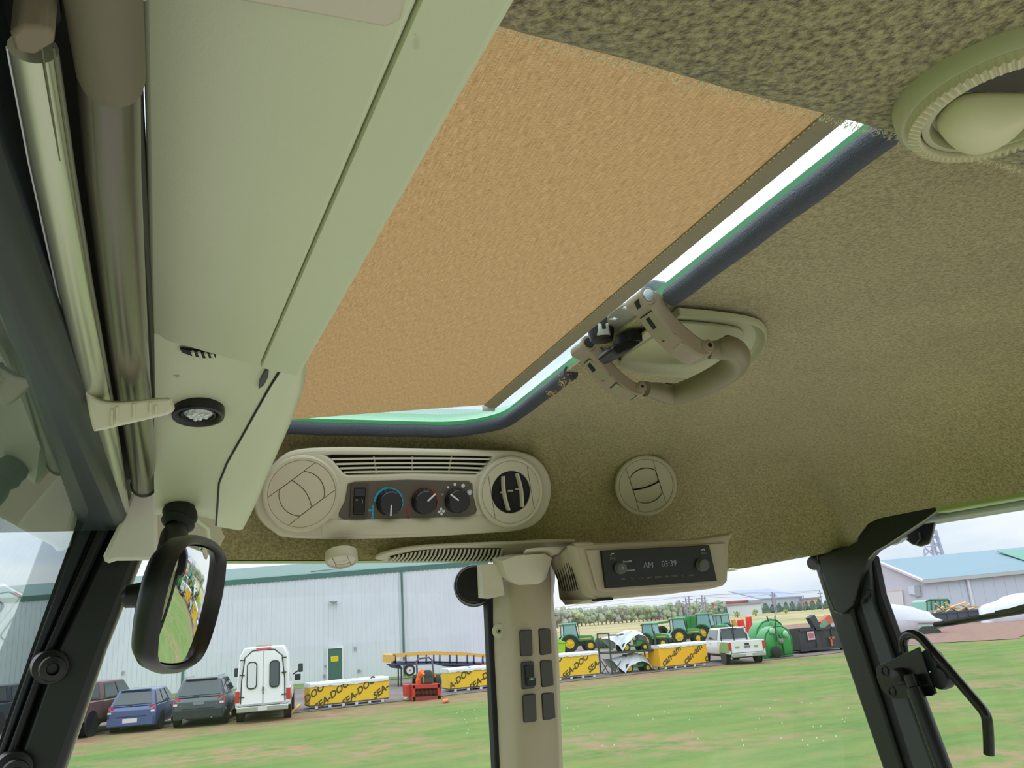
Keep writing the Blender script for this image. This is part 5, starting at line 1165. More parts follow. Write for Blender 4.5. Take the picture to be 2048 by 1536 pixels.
# white truck with canopy
t, yb, zb = pickup('canopy_truck', 'white pickup with tall twin-door canopy and large side mirrors', wloc(482, 1443, R_(-9), -.88, -1.8), R_(-9), WPT, 1.02, 5.8, False)
CW = 1.0
rr1 = [V((-CW, yb+.02, zb-.6)), V((CW, yb+.02, zb-.6)), V((CW*.98, yb+.02, zb+.2)), V((CW*.9, yb+.1, 2.45)), V((CW*.72, yb+.14, 2.75)), V((-CW*.72, yb+.14, 2.75)), V((-CW*.9, yb+.1, 2.45)), V((-CW*.98, yb+.02, zb+.2))]
M().loops([rr1, [p+V((0, 2.1-(p.y-yb)*1.0, 0)) for p in rr1]]).build('canopy', mat('white_canopy_shell', (232, 234, 236), .35, coat=.3), t, local=True, bev=.05)
for s in (-1, 1):
    dp = [V((s*.02, yb-.01, zb-.55)), V((s*CW*.80, yb-.01, zb-.55)), V((s*CW*.78, yb-.0, zb+.3)), V((s*CW*.68, yb+.06, 2.35)), V((s*CW*.4, yb+.09, 2.58)), V((s*.02, yb+.09, 2.6))]
    M().extr(dp, V((0, -.04, 0))).build('canopy_door', mat('white_canopy_door', (238, 240, 242), .35), t, local=True, bev=.02)
    wq = rrect(.38, 1.0, .14, s*.42, 1.72); M().extr([V((a, yb-.05+(.04 if b > 1.8 else 0), b)) for a, b in wq], V((0, -.02, 0))).build('door_window_seal', BLKT, t, local=True)
    wq = rrect(.31, .92, .12, s*.42, 1.72); M().extr([V((a, yb-.075+(.04 if b > 1.8 else 0), b)) for a, b in wq], V((0, -.012, 0))).build('door_window', GLSD if s > 0 else mat('painted_reflection_pane', (214, 218, 222), .2), t, local=True)  # one pane is coloured pale to paint in a reflection
    for z in (.95, 1.75, 2.3): M().box((s*CW*.78, yb-.05, z), (.18, .05, .04)).build('door_hinge', BLKT, t, local=True)
    M().tube([V((s*CW*.82, yb-.03, zb-.5)), V((s*CW*.80, yb-.02, zb+.3)), V((s*CW*.70, yb+.04, 2.38)), V((s*CW*.42, yb+.07, 2.62)), V((0, yb+.07, 2.66))], .02, 6).build('door_seal', BLKT, t, local=True)
    M().box((s*1.32, .9, 1.75), (.2, .12, .36)).build('towing_mirror', mat('dark_green_mirror', (48, 62, 60), .4), t, local=True, bev=.03)
    M().tube([V((s*1.0, .95, 1.5)), V((s*1.25, .92, 1.65))], .03, 6).build('mirror_arm', BLKT, t, local=True)
M().box((0, yb-.1, zb-.02), (.05, .04, .16)).build('door_latch', BLKT, t, local=True)
quadP(t, 'stop_lamp', [(-.28, yb+.06, 2.64), (.28, yb+.06, 2.64), (.28, yb+.08, 2.71), (-.28, yb+.08, 2.71)], REDL, .05)
M().box((0, yb+.4, 2.79), (.6, .3, .06)).build('roof_vent', mat('tan_roof_vent', (190, 170, 150), .6), t, local=True)
# white and green pickup
GTR = mat('leaf_green_vinyl', (132, 172, 96), .4)
t, yb, zb = pickup('pickup_truck', 'white single cab pickup with green rear quarter and tailgate decals', wloc(1454, 1329, R_(-17), -.88, -1.75), R_(-17), WPT, 1.02, 5.7, False)
for s in (-1, 1):
    quadP(t, 'green_quarter', [(s*1.025, yb+.04, .62), (s*1.025, yb+1.75, .62), (s*1.025, yb+1.55, 1.0), (s*1.025, yb+1.1, 1.2), (s*1.025, yb+.04, 1.2)][:4]+[], GTR, .012)
    M().extr([V((s*1.022, y, z)) for y, z in [(yb+.05, .62), (yb+.05, 1.19), (yb+.9, 1.19), (yb+1.35, 1.1), (yb+1.6, .62)]], V((s*.012, 0, 0))).build('green_panel', GTR, t, local=True)
    M().extr([V((s*1.024, y, z)) for y, z in [(yb+1.45, 1.02), (yb+1.55, 1.0), (yb+1.85, .60), (yb+1.72, .6)]], V((s*.012, 0, 0))).build('yellow_stripe', mat('yellow_vinyl', (226, 210, 70), .4), t, local=True)
for x, w_, mt in ((-.55, .22, GTR), (0, .34, mat('grey_badge', (110, 110, 116), .4)), (.5, .2, GTR)): quadP(t, 'tailgate_badge', [(x-w_/2, yb-.01, .86), (x+w_/2, yb-.01, .86), (x+w_/2, yb-.01, .96), (x-w_/2, yb-.01, .96)], mt, .03)
M().tube([V((0, yb+1.92, 1.2)), V((0, yb+1.92, 2.05))], .025, 6).build('headache_bar', BLKT, t, local=True)
M().tube([V((-.75, yb+1.92, 1.2)), V((-.75, yb+1.92, 1.85)), V((.75, yb+1.92, 1.85)), V((.75, yb+1.92, 1.2))], .03, 6).build('rack_frame', BLKT, t, local=True)

# ---- boxed watercraft crates
YC = mat('yellow_crate_card', (236, 196, 48), .6, nz=(3, .03)); YC2 = mat('orange_crate_card', (240, 184, 40), .6, nz=(3, .03)); FILM = mat('white_crate_film', (228, 234, 240), .3, nz=(6, .06), bump=(14, .5, .02)); INK = mat('crate_ink', (86, 72, 46), .7)
def crate(label, pts, dep, word, marks, card=YC, group=None, depv=None, tsize=.62):
    """pts: TL, TR, BR, BL pixels of the front face (top of film .. base) ; lies on the asphalt"""
    BL, BR = gd(*pts[3]), gd(*pts[2]); Y = (BL.y+BR.y)/2
    h = (py(pts[0][0], pts[0][1], BL.y).z-GZ+py(pts[1][0], pts[1][1], BR.y).z-GZ)/2
    u = (BR-BL); u.z = 0; Lw = u.length; u.normalize(); dep = dep*.42; h -= .04; back = V((-u.y, u.x, 0))*dep
    c = thing('boxed_crate', label, 'crate', (BL+BR)/2+back/2, group=group)
    up = V((0, 0, 1)); p0 = .20; p1 = h-.13
    M().extr([BL+up*p0, BR+up*p0, BR+up*p1, BL+up*p1], back).build('card_box', card, c, bev=.02)
    a = -u*.03-back.normalized()*.03
    tp = [BL+up*p1+a*1, BR+up*p1+u*.03-back.normalized()*.03, BR+up*h+u*.0-back.normalized()*.0, BL+up*h]
    rows = []; rr = random.Random(int(Lw*100))
    for j in range(7):
        v = j/6; rows.append([V((0, 0, 0))+(BL-a*0+u*(Lw*i/24)-back.normalized()*(.04 if v < .8 else .0)+up*(p1-.03+(h-p1+.03)*min(1, v*1.1)+(.03*rr.uniform(-1, 1) if v == 0 else .012*rr.uniform(-1, 1)))+back*max(0, (v-.84))*.1) for i in range(25)])
    top = [[r+back*k for r in rows[-1]] for k in (0.02, .5, 1)]
    M().grid(rows+top).build('film_cover', FILM, c, ang=70)
    M().extr([BL+up*(p1-.05), BL+up*h, BL+up*h+back, BL+up*(p1-.05)+back], -u*.03).build('film_end', FILM, c); M().extr([BR+up*(p1-.05), BR+up*h, BR+up*h+back, BR+up*(p1-.05)+back], u*.03).build('film_end', FILM, c)
    M().extr([BL+up*.16, BR+up*.16, BR+up*p0, BL+up*p0], back).build('pallet_deck', mat('dark_pallet', (74, 76, 84), .7), c)
    M().extr([BL, BR, BR+up*.06, BL+up*.06], back).build('pallet_skid', mat('grey_skid', (140, 146, 160), .6), c)
    nb = max(3, int(Lw/.55))
    for i in range(nb):
        q = BL+u*(Lw*(i+.5)/nb)+up*.11+back*.02; M().box(q, (.12, .1, .12)).build('pallet_block', mat('pale_block', (206, 210, 216), .6), c)
    f = Fr(BL-back.normalized()*.003, -back.normalized())
    f.u = u; f.v = V((0, 0, 1))
    for s, cx, cy in marks:
        g = Fr(f.pt(Lw*cx, p0+(p1-p0)*cy, 0), f.n); a_ = R_(33); g.u = f.u*math.cos(a_)+f.v*math.sin(a_); g.v = f.v*math.cos(a_)-f.u*math.sin(a_)
        g.v = (f.v*.95-f.u*.25)
        text('lettering', s, g, tsize, INK, c, d=.003, sx=1.0, off=.014)
    return c, f, Lw, p0, p1
crate('long yellow boxed crate just left of the red snow blower', [(619, 1366), (777, 1350), (778, 1405), (619, 1422)], 2.6, '', [('SEA-DOO', .28, .45), ('SEA-DOO', .62, .52), ('DOO', .06, .64), ('SEA-', .90, .40)], tsize=.40)
crate('yellow boxed crate between the snow blower and the centre pillar', [(896, 1337), (1000, 1327), (1000, 1377), (898, 1387)], 3.0, '', [('A-DOO', .24, .58), ('SEA-DOO', .70, .52)], tsize=.40)
crate('yellow boxed crate just right of the centre pillar', [(1060, 1310), (1196, 1302), (1200, 1355), (1062, 1368)], 3.0, '', [('DOO', .36, .72), ('SEA-DOO', .66, .46), ('SEA-', .93, .40)], tsize=.40)
crate('orange yellow boxed crate lettered can-am between the rack and the white green pickup', [(1318, 1290), (1411, 1280), (1418, 1332), (1322, 1342)], 2.6, '', [('can-am', .25, .55), ('can-am', .70, .55), ('c', .965, .22)], YC2, tsize=.52)
A = gd(1300, 1338); 
crate('orange yellow boxed crate partly hidden behind the mower rack', [(1276, 1300), (1318, 1297), (1320, 1334), (1279, 1338)], 2.2, '', [('am', .55, .55)], YC2, tsize=.5)

# ---- tractors
JG = mat('tractor_green', (50, 132, 70), .35, coat=.4); JY = mat('tractor_yellow', (232, 196, 36), .45); LGR = mat('faded_pale_green', (112, 168, 130), .4); TGL = mat('tractor_cab_glass', (134, 176, 176), .12, coat=.5)
def tractor(name, label, loc, rz, s=1.0, roofc=LGR, group=None, glassm=None):
    t = thing(name, label, 'tractor', loc, rz, group); k = lambda *a: V(a)*s
    M().loops([[k(.3, -.38, .85), k(.3, .38, .85), k(.3, .34, 1.35), k(.3, -.34, 1.35)], [k(1.5, -.34, .85), k(1.5, .34, .85), k(1.5, .30, 1.30), k(1.5, -.30, 1.30)], [k(1.75, -.26, .8), k(1.75, .26, .8), k(1.72, .2, 1.12), k(1.72, -.2, 1.12)]]).build('hood', JG, t, local=True, bev=.05)
    for q in (-1, 1): quadP(t, 'hood_stripe', [k(.35, q*.375, 1.02), k(1.45, q*.335, 1.02), k(1.45, q*.33, 1.1), k(.35, q*.37, 1.1)], JY, .02)
    quadP(t, 'headlamp', [k(1.74, -.2, .98), k(1.74, .2, .98), k(1.73, .18, 1.08), k(1.73, -.18, 1.08)], PLT, .04)
    M().box(k(.6, 0, .65), k(2.2, .5, .35)).build('chassis', mat('dark_chassis', (36, 44, 38), .6), t, local=True, bev=.03)
    cb = [k(-1.0, -.62, 1.0), k(.3, -.62, 1.0), k(.3, .62, 1.0), k(-1.0, .62, 1.0)]; ct = [k(-.95, -.6, 2.25), k(.12, -.6, 2.25), k(.12, .6, 2.25), k(-.95, .6, 2.25)]
    for a, b in zip(cb, ct): M().tube([a, b], .045*s, 6).build('cab_post', BLKT, t, local=True)
    for i in range(4):
        a, b, c, d = cb[i], cb[(i+1) % 4], ct[(i+1) % 4], ct[i]; quadP(t, 'cab_glass', [a.lerp(b, .04), a.lerp(b, .96), d.lerp(c, .96), d.lerp(c, .04)], TGL, .015)
    M().box(k(-.4, 0, 1.35), k(.5, .5, .7)).build('seat', BLKT, t, local=True, bev=.08)
    M().tube([k(-.02, 0, 1.1), k(-.12, 0, 1.55)], .03*s, 6).build('steering_column', BLKT, t, local=True)
    M().extr([k(-1.12, -.68, 2.25), k(.28, -.68, 2.25), k(.22, -.66, 2.42), k(-1.05, -.66, 2.42)], k(0, 1.35, 0)).build('roof', roofc, t, local=True, bev=.05)
    M().extr([k(-1.15, -.69, 2.3), k(.3, -.69, 2.3), k(.3, -.69, 2.33), k(-1.15, -.69, 2.33)], k(0, 1.38, 0)).build('roof_band', JG, t, local=True)
    for q in (-1, 1):
        L = []
        for i in range(9):
            a = R_(10+170*i/8); c_ = k(-.55+.86*math.cos(a), 0, .72+.80*math.sin(a)); c2 = k(-.55+.78*math.cos(a), 0, .72+.72*math.sin(a)); L.append([c_+k(0, q*.45, 0), c_+k(0, q*.92, 0), c2+k(0, q*.92, 0), c2+k(0, q*.45, 0)])
        M().loops(L).build('fender', JG, t, local=True)
        wheel(t, q*.78*s, -.55*s, .72*s, .34*s, 'rear_wheel', JY, .55, 'y'); wheel(t, q*.68*s, 1.25*s, .46*s, .26*s, 'front_wheel', JY, .55, 'y')
        M().box(k(-1.1, q*.6, 2.2), k(.08, .16, .1)).build('roof_lamp', mat('amber_lamp', (230, 120, 40), .4), t, local=True)
    M().tube([k(.55, .25, 1.3), k(.55, .25, 2.1)], .035*s, 8).build('exhaust', BLKT, t, local=True)
    return t
def put(x, y, d=0): return gd(x, y)+V((0, d, 0))
tractor('compact_tractor', 'green cab tractor with two-tier roof standing behind the crate by the pillar', put(1150, 1304), R_(-14), 1.08)
t = tractor('cab_tractor', 'green cab tractor directly behind the wrapped mowers', put(1312, 1296), R_(-60), .90)
tractor('cab_tractor', 'green cab tractor with yellow front wheel left of the white pickup', put(1368, 1288), R_(-20), 1.0)
tractor('cab_tractor', 'large green tractor just behind the white pickup cab', put(1424, 1282), R_(-50), 1.1)
tractor('cab_tractor', 'rearmost green tractor half hidden behind the white pickup', put(1452, 1275), R_(10), 1.0)
gb = thing('grain_bin_cart', 'big green hopper cart behind the tractors', 'cart', put(1400, 1282, 6))
Yb = gb.location.y
M().extr([py(x, y, Yb) for x, y in [(1368, 1240), (1372, 1232), (1440, 1229), (1446, 1236), (1444, 1262), (1372, 1262)]], V((0, 2.4, 0))).build('hopper', mat('hopper_green', (40, 136, 56), .5), gb, bev=.1)
M().extr([py(x, y, Yb-.1) for x, y in [(1300, 1246), (1340, 1241), (1342, 1245), (1302, 1250)]], V((0, .4, 0))).build('auger', JG, gb)
for i in range(4): x = 1382+i*16; M().extr([py(x, 1233, Yb-.08), py(x+2, 1233, Yb-.08), py(x+2, 1260, Yb-.08), py(x, 1260, Yb-.08)], V((0, .1, 0))).build('hopper_rib', JG, gb)
wheel(gb, 1, 0, .8, .4, 'wheel', JY, .5, 'y')
lb = thing('lime_crate', 'lime green box trailer right of the pillar beneath the green tractor', 'trailer', put(1120, 1310))
YY = gd(1120, 1310).y
M().extr([py(x, y, YY) for x, y in [(1096, 1278), (1116, 1278), (1131, 1284), (1130, 1312), (1096, 1314)]], V((0, 2.0, 0))).build('body', mat('lime_green_paint', (160, 214, 50), .4), lb, bev=.03)
M().extr([py(x, y, YY-.03) for x, y in [(1096, 1285), (1131, 1286), (1131, 1287.5), (1096, 1286.5)]], V((0, .05, 0))).build('rail', mat('dark_lime', (120, 170, 40), .4), lb)
for i in range(9):
    x = 1196+i*3.6; p = put(x, 1296+(i % 2)*1.5, 0); tag(M().lathe([(.25, 0), (.32, .4), (.22, .8), (.02, 1.0)], p, (0, 0, 1), 8, True).build('shrub', mat('dark_shrub', (62, 84, 62), .9, nz=(4, .3))), 'low dark green shrub in the row before the dry field', 'shrub', 'row of low shrubs behind the lot')
# ---- mower rack with two film-wrapped mowers
Yr = 40.9
RK = mat('dark_green_rack_steel', (62, 74, 62), .5)
rk = thing('transport_rack', 'dark green two-tier steel rack holding the wrapped mowers', 'rack', V((22.7, Yr+.6, GZ)))
def rod(pix, Yq, r=.035, nm='rack_bar'): return M().tube([py(x, y, Yq) for x, y in pix], r, 6).build(nm, RK, rk)
for Yq, dx_, dy_ in ((Yr, 0, 0), (Yr+1.3, 0, 0)):
    s_ = Yq/Yr
    def PQ(x, y, Yq=Yq):
        p = py(x, y, Yr); return V((p.x, Yq, p.z))
    for pix in ([(1217, 1267), (1225, 1350)], [(1308, 1262), (1318, 1342)], [(1223, 1306), (1314, 1300)], [(1225, 1350), (1318, 1341)]):
        M().tube([PQ(*q) for q in pix], .045, 6).build('rack_bar', RK, rk)
    for pix in ([(1225, 1322), (1242, 1350)], [(1242, 1322), (1226, 1349)]): M().tube([PQ(*q) for q in pix], .025, 5).build('brace', RK, rk)
for q in ((1217, 1267), (1223, 1306), (1225, 1350), (1318, 1341), (1314, 1300), (1242, 1270)):
    p = py(*q, Yr); M().tube([p, p+V((0, 1.3, 0))], .04, 6).build('cross_bar', RK, rk)
M().extr([py(1223, 1306, Yr), py(1314, 1300, Yr), py(1314, 1302, Yr), py(1223, 1308, Yr)], V((0, 1.3, 0))).build('shelf', RK, rk)
WR = mat('translucent_white_wrap', (214, 222, 228), .35, bump=(5, .8, .05), nz=(3, .08))
def mower(name, label, x0, yb_, sc, Yq):
    o = py(x0, yb_, Yq); t = thing(name, label, 'mower', o+V((0, .5, 0))); k = lambda a, b, c: V((a, b, c))*sc
    M().loops([[k(.35, -.25, .3), k(.35, .25, .3), k(.35, .22, .62), k(.35, -.22, .62)], [k(.95, -.24, .3), k(.95, .24, .3), k(.9, .2, .55), k(.9, -.2, .55)]]).build('hood', JG, t, local=True, bev=.04)
    M().box(k(.0, 0, .32), k(1.1, .6, .12)).build('deck', JG, t, local=True, bev=.03)
    M().box(k(-.25, 0, .52), k(.45, .4, .12)).build('seat', BLKT, t, local=True, bev=.03); M().box(k(-.46, 0, .78), k(.1, .4, .45)).build('seat_back', BLKT, t, local=True, bev=.03)
    M().tube([k(.3, 0, .5), k(.16, 0, .82)], .03, 6).build('steering_column', BLKT, t, local=True)
    M().box(k(.1, 0, .95), k(.1, .35, .35)).build('yellow_bag', JY, t, local=True, bev=.02)
    for x, r in ((-.45, .26), (.75, .2)):
        for q in (-1, 1): wheel(t, q*.34*sc, x*sc, r*sc, .18*sc, 'wheel', JY, .6, 'y')
    return t
mower('ride_on_mower', 'green ride-on mower under film on the rack upper shelf', 1270, 1303, .95, Yr)
mower('ride_on_mower', 'green ride-on mower under film on the rack lower shelf', 1276, 1345, .95, Yr)
def drape(name, label, top, bot, Yq, dep, mt, cat):
    rows = []
    for j in range(7):
        v = j/6
        rows.append([])
        for (a, b) in zip(top, bot):
            p = py(a[0], a[1], Yq); q = py(b[0], b[1], Yq); s = p.lerp(q, v); rows[-1].append(s+V((0, dep*.30*(1-v)-.05*math.sin(a[0]*1.7+v*5), 0)))
    tp = [[V((p.x, Yq+dep*k+(dep*.3 if k == 0 else 0), p.z+(.08 if k == .5 else 0))) for p in rows[0]] for k in (1, .6)]
    bk = [[V((p.x, Yq+dep, p.z)) for p in rows[-1]]]
    return tag(M().grid(bk+tp+rows).build(name, mt, ang=60), label, cat)
def interp(pts, n):
    o = []; L = len(pts)-1
    for i in range(n+1):
        t = i/n*L; k = min(L-1, int(t)); f = t-k; a, b = pts[k], pts[k+1]; o.append((a[0]+(b[0]-a[0])*f, a[1]+(b[1]-a[1])*f))
    return o
drape('wrap_film', 'crumpled white film draped over the mower on the upper shelf', interp([(1222, 1277), (1236, 1272), (1250, 1270), (1262, 1264), (1274, 1259), (1288, 1264), (1296, 1272), (1304, 1290), (1310, 1300)], 24), interp([(1228, 1284), (1238, 1292), (1246, 1302), (1252, 1288), (1266, 1276), (1276, 1268), (1290, 1272), (1298, 1286), (1307, 1300)], 24), Yr+.0, 1.2, WR, 'film')
drape('wrap_film', 'crumpled white film draped over the mower on the lower shelf', interp([(1226, 1318), (1238, 1316), (1252, 1314), (1266, 1310), (1280, 1306), (1296, 1312), (1304, 1322), (1312, 1334), (1316, 1341)], 24), interp([(1230, 1326), (1242, 1338), (1252, 1347), (1258, 1334), (1272, 1326), (1284, 1322), (1296, 1326), (1304, 1336), (1314, 1342)], 24), Yr+.0, 1.2, WR, 'film')

# ---- red snow blower tractor
c = gd(848, 1401); Ys = c.y
sb = thing('snow_blower', 'red tractor-mounted snow blower with dark auger and orange flag', 'snow blower', c+V((0, .9, 0)))
RDP = mat('faded_red_paint', (190, 52, 48), .45)
def S3(x, y, o=0): p = py(x, y, Ys+o); return p
M().extr([S3(*q) for q in [(824, 1369), (880, 1367), (881, 1376), (825, 1378)]], V((0, .75, 0))).build('housing_top', RDP, sb, bev=.02)
M().extr([S3(*q) for q in [(824, 1371), (830, 1371), (831, 1402), (826, 1402)]], V((0, .75, 0))).build('housing_side', RDP, sb)
M().extr([S3(*q) for q in [(875, 1369), (881, 1368), (882, 1398), (876, 1398)]], V((0, .75, 0))).build('housing_side', RDP, sb)
M().extr([S3(*q, .6) for q in [(826, 1372), (880, 1370), (881, 1397), (828, 1400)]], V((0, .1, 0))).build('housing_back', RDP, sb)
M().extr([S3(*q) for q in [(826, 1394), (881, 1391), (882, 1398), (827, 1402)]], V((0, .1, 0))).build('cutting_edge', mat('dull_red_edge', (150, 50, 50), .6), sb)
M().tube([S3(828, 1386, .35), S3(879, 1383, .35)], .08, 8).build('auger_shaft', RDP, sb)
hx = [S3(830+48*i/60, 1386-3*i/60, .35)+V((0, math.cos(i*.62)*.25, math.sin(i*.62)*.25)) for i in range(61)]
M().tube(hx, .035, 5).build('auger_flight', mat('dark_auger', (58, 44, 44), .6), sb)
M().lathe([(.42, 0), (.42, .1), (.001, .12)], S3(853, 1383, .5), (0, -1, 0), 20).build('impeller_mouth', mat('dark_mouth', (40, 44, 46), .7), sb)
M().extr([S3(*q, .3) for q in [(811, 1370), (820, 1369), (822, 1392), (813, 1394)]], V((0, .6, 0))).build('side_box', RDP, sb, bev=.02)
M().tube([S3(838, 1366, .6), S3(840, 1352, .5), S3(846, 1344, .3)], .16, 8).build('chute', mat('orange_chute', (232, 112, 40), .5), sb)
M().tube([S3(853, 1366, .5), S3(853, 1352, .5)], .3, 12).build('engine', mat('dark_engine', (58, 66, 62), .6), sb, bev=.02)
M().lathe([(.001, .22), (.2, .2), (.3, .05), (.3, -.1)], S3(853, 1350, .5), (0, 0, 1), 14).build('air_filter', BLKT, sb)
for x, r in ((834, .42), (873, .42)):
    M().lathe([(r*.6, -.12), (r, -.12), (r, .12), (r*.6, .12)], S3(x, 1368, 1.2), (1, 0, 0), 16).build('tyre', TYRE, sb)
M().extr([S3(*q, .9) for q in [(842, 1356), (866, 1354), (869, 1369), (840, 1370)]], V((0, 1.3, 0))).build('hood', mat('dull_olive_hood', (92, 92, 84), .6), sb, bev=.04)
M().tube([S3(835, 1360, 1.8), S3(833, 1322, 1.8), S3(838, 1317, 1.8), S3(858, 1315, 1.8), S3(864, 1320, 1.8), S3(868, 1356, 1.8)], .045, 6).build('roll_bar', mat('grey_roll_bar', (100, 100, 122), .5), sb)
M().extr([S3(x, y, .4) for x, y in [(831, 1362), (842, 1344), (846, 1345), (840, 1361)]], V((0, .05, 0))).build('orange_flag', mat('orange_flag', (240, 120, 40), .6), sb)
for x, y in ((847, 1362), (860, 1361)): M().tube([S3(x, y+4, .3), S3(x, y-12, .3)], .03, 5).build('hydraulic_ram', CHRM, sb)
M().lathe([(.001, .1), (.06, .1), (.06, -.05)], S3(869, 1351, .6), (0, 0, 1), 8).build('orange_beacon', mat('orange_flag', (240, 120, 40), .6), sb)

# ---- trailer
Yt = 47.5
tr = thing('flat_trailer', 'long blue and yellow flat trailer behind the snow blower', 'trailer', py(880, 1345, Yt))
NV = mat('navy_trailer_paint', (56, 64, 112), .5); YT = mat('faded_yellow_rail', (222, 178, 84), .5)
def TQ(x, y, o=0): return py(x, y, Yt+o)
def tbar(pix, h, nm, mt, dep=.12, o=0):
    for (a, b) in zip(pix, pix[1:]): M().extr([TQ(*a, o), TQ(*b, o), TQ(b[0], b[1]+h, o), TQ(a[0], a[1]+h, o)], V((0, dep, 0))).build(nm, mt, tr)
tbar([(787, 1307), (868, 1302.5), (930, 1305), (1010, 1312)], 4.2, 'side_rail', YT)
tbar([(787, 1311), (868, 1306), (930, 1308), (1010, 1314)], 4, 'far_rail', YT, .1, 2.2)
M().extr([TQ(784, 1310), TQ(789, 1307), TQ(792, 1325), TQ(784, 1326)], V((0, 2.3, 0))).build('head_board', YT, tr)
tbar([(784, 1325), (868, 1322), (1010, 1328)], 6.5, 'chassis_beam', NV, .2)
M().extr([TQ(786, 1322), TQ(1010, 1324), TQ(1010, 1326), TQ(786, 1325)], V((0, 2.3, 0))).build('deck', mat('worn_deck_boards', (150, 126, 120), .8), tr)
for i, x in enumerate((791, 812, 836, 853, 868, 880, 900, 914, 935, 948, 966)):
    M().extr([TQ(x-1, 1309.5-abs(x-868)*-.02), TQ(x+1, 1309.5), TQ(x+1.6, 1327), TQ(x-1.6, 1327)], V((0, .1, 0))).build('stake_post', NV, tr)
M().extr([TQ(868, 1326, .3), TQ(1010, 1330, .3), TQ(1010, 1335, .3), TQ(905, 1334, .3)], V((0, 1.6, 0))).build('under_frame', mat('dark_navy', (40, 44, 66), .6), tr)
M().extr([TQ(784, 1328, .3), TQ(800, 1330, .3), TQ(806, 1338, .3), TQ(796, 1337, .3)], V((0, 1.6, 0))).build('hitch_frame', NV, tr)
for x in (797, 803): M().extr([TQ(x-1, 1334), TQ(x+1, 1334), TQ(x+1, 1374), TQ(x-1, 1374)], V((0, .1, 0))).build('stand_leg', BLKT, tr)
for o in (0, 1.9):
    c = TQ(820, 1340.5, o-.1); r = (TQ(831, 1340, o)-TQ(809, 1340, o)).length/2
    M().lathe([(r*.6, .25), (r*.95, .25), (r, .2), (r, .05), (r*.95, 0), (r*.64, 0), (r*.62, .03)], c, (0, 1, 0), 24).build('tyre', TYRE, tr)
    M().lathe([(r*.62, .02), (r*.5, .04), (r*.2, .02), (.001, .0)], c, (0, 1, 0), 18).build('rim', WHT, tr)
    M().lathe([(r*.16, -.03), (.001, -.04)], c, (0, 1, 0), 10).build('hub', mat('rust_hub', (130, 100, 70), .6), tr)

# ---- green domed implements
def dome(label, pix, Yq, dep, seed):
    P = [py(x, y, Yq) for x, y in pix]; c = sum(P, V())/len(P)
    t = thing('domed_hood', label, 'implement', V((c.x, Yq+dep/2, GZ)))
    G_ = mat('bright_implement_green', (42, 150, 70), .3, coat=.5)
    L = [[c.lerp(p, k)+V((0, o, 0)) for p in P] for k, o in ((.5, -.18), (.86, -.12), (.97, .0), (1, .12), (1, dep))]
    M().loops(L).build('shell', G_, t, ang=50)
    M().tube(P, .06, 6, closed=True).build('rim_tube', JG, t)
    for f in (.32, .62):
        a = P[0].lerp(P[-1], f)
        top = max(P, key=lambda p: p.z); M().tube([V((a.x, Yq-.2, a.z+.1)), V((a.x*.5+c.x*.5, Yq-.25, c.z)), V((top.x, Yq-.1, top.z-.2))], .07, 6).build('rib', JG, t)
    return t, c
t, c = dome('rear bright green domed implement shell beside the red booms', [(1513, 1310), (1511, 1275), (1514, 1258), (1524, 1245), (1538, 1239), (1552, 1240), (1562, 1248), (1566, 1262), (1564, 1310)], 44.5, .8, 1)
t, c = dome('front bright green domed implement shell with black wheel', [(1535, 1316), (1529, 1285), (1530, 1270), (1538, 1258), (1548, 1253), (1562, 1252), (1574, 1259), (1582, 1275), (1586, 1310)], 41.3, .8, 2)
M().lathe([(.001, -.12), (.2, -.12), (.32, -.05), (.32, .1)], py(1554, 1304, 40.9), (0, 1, 0), 18).build('wheel', TYRE, t); M().lathe([(.001, -.1), (.14, -.06), (.16, .1)], py(1562, 1282, 40.9), (0, 1, 0), 12).build('gearbox', mat('grey_gearbox', (120, 130, 120), .4), t)
for x, y0, y1 in ((1553, 1280, 1232), (1537, 1243, 1232)): M().tube([py(x, y0, 41.0), py(x-3.5, y1, 41.0)], .035, 5).build('black_rod', BLKT, t)
M().tube([py(1551, 1234, 41), py(1541, 1188, 41)], .012, 4).build('aerial', BLKT, t)
for x, y in ((1545, 1262), (1572, 1268)): M().lathe([(.001, -.1), (.14, -.06), (.2, .06)], py(x, y, 41.0), (0, 1, 0), 12).build('cap', mat('pale_green_cap', (150, 200, 160), .3), t)
# red booms
bm_ = thing('folded_booms', 'pair of folded bright red booms standing behind the white pickup', 'implement', gd(1492, 1284)+V((0, 4, 0)))
Yv = gd(1492, 1284).y+4; RB = mat('bright_red_boom', (222, 52, 48), .4)
for pix in ([(1480, 1240), (1487, 1238), (1493, 1262), (1492, 1280), (1486, 1280), (1482, 1258)], [(1497, 1234), (1503, 1233), (1507, 1262), (1507, 1280), (1499, 1280), (1499, 1255)], [(1482, 1274), (1506, 1262), (1506, 1267), (1483, 1280)], [(1488, 1262), (1500, 1268), (1500, 1273), (1487, 1267)]):
    M().extr([py(x, y, Yv) for x, y in pix], V((0, .5, 0))).build('boom', RB, bm_, bev=.03)
M().extr([py(x, y, Yv+.2) for x, y in [(1465, 1240), (1470, 1238), (1480, 1262), (1480, 1278), (1476, 1270)]], V((0, .3, 0))).build('tan_arm', mat('tan_arm', (206, 160, 84), .5), bm_)

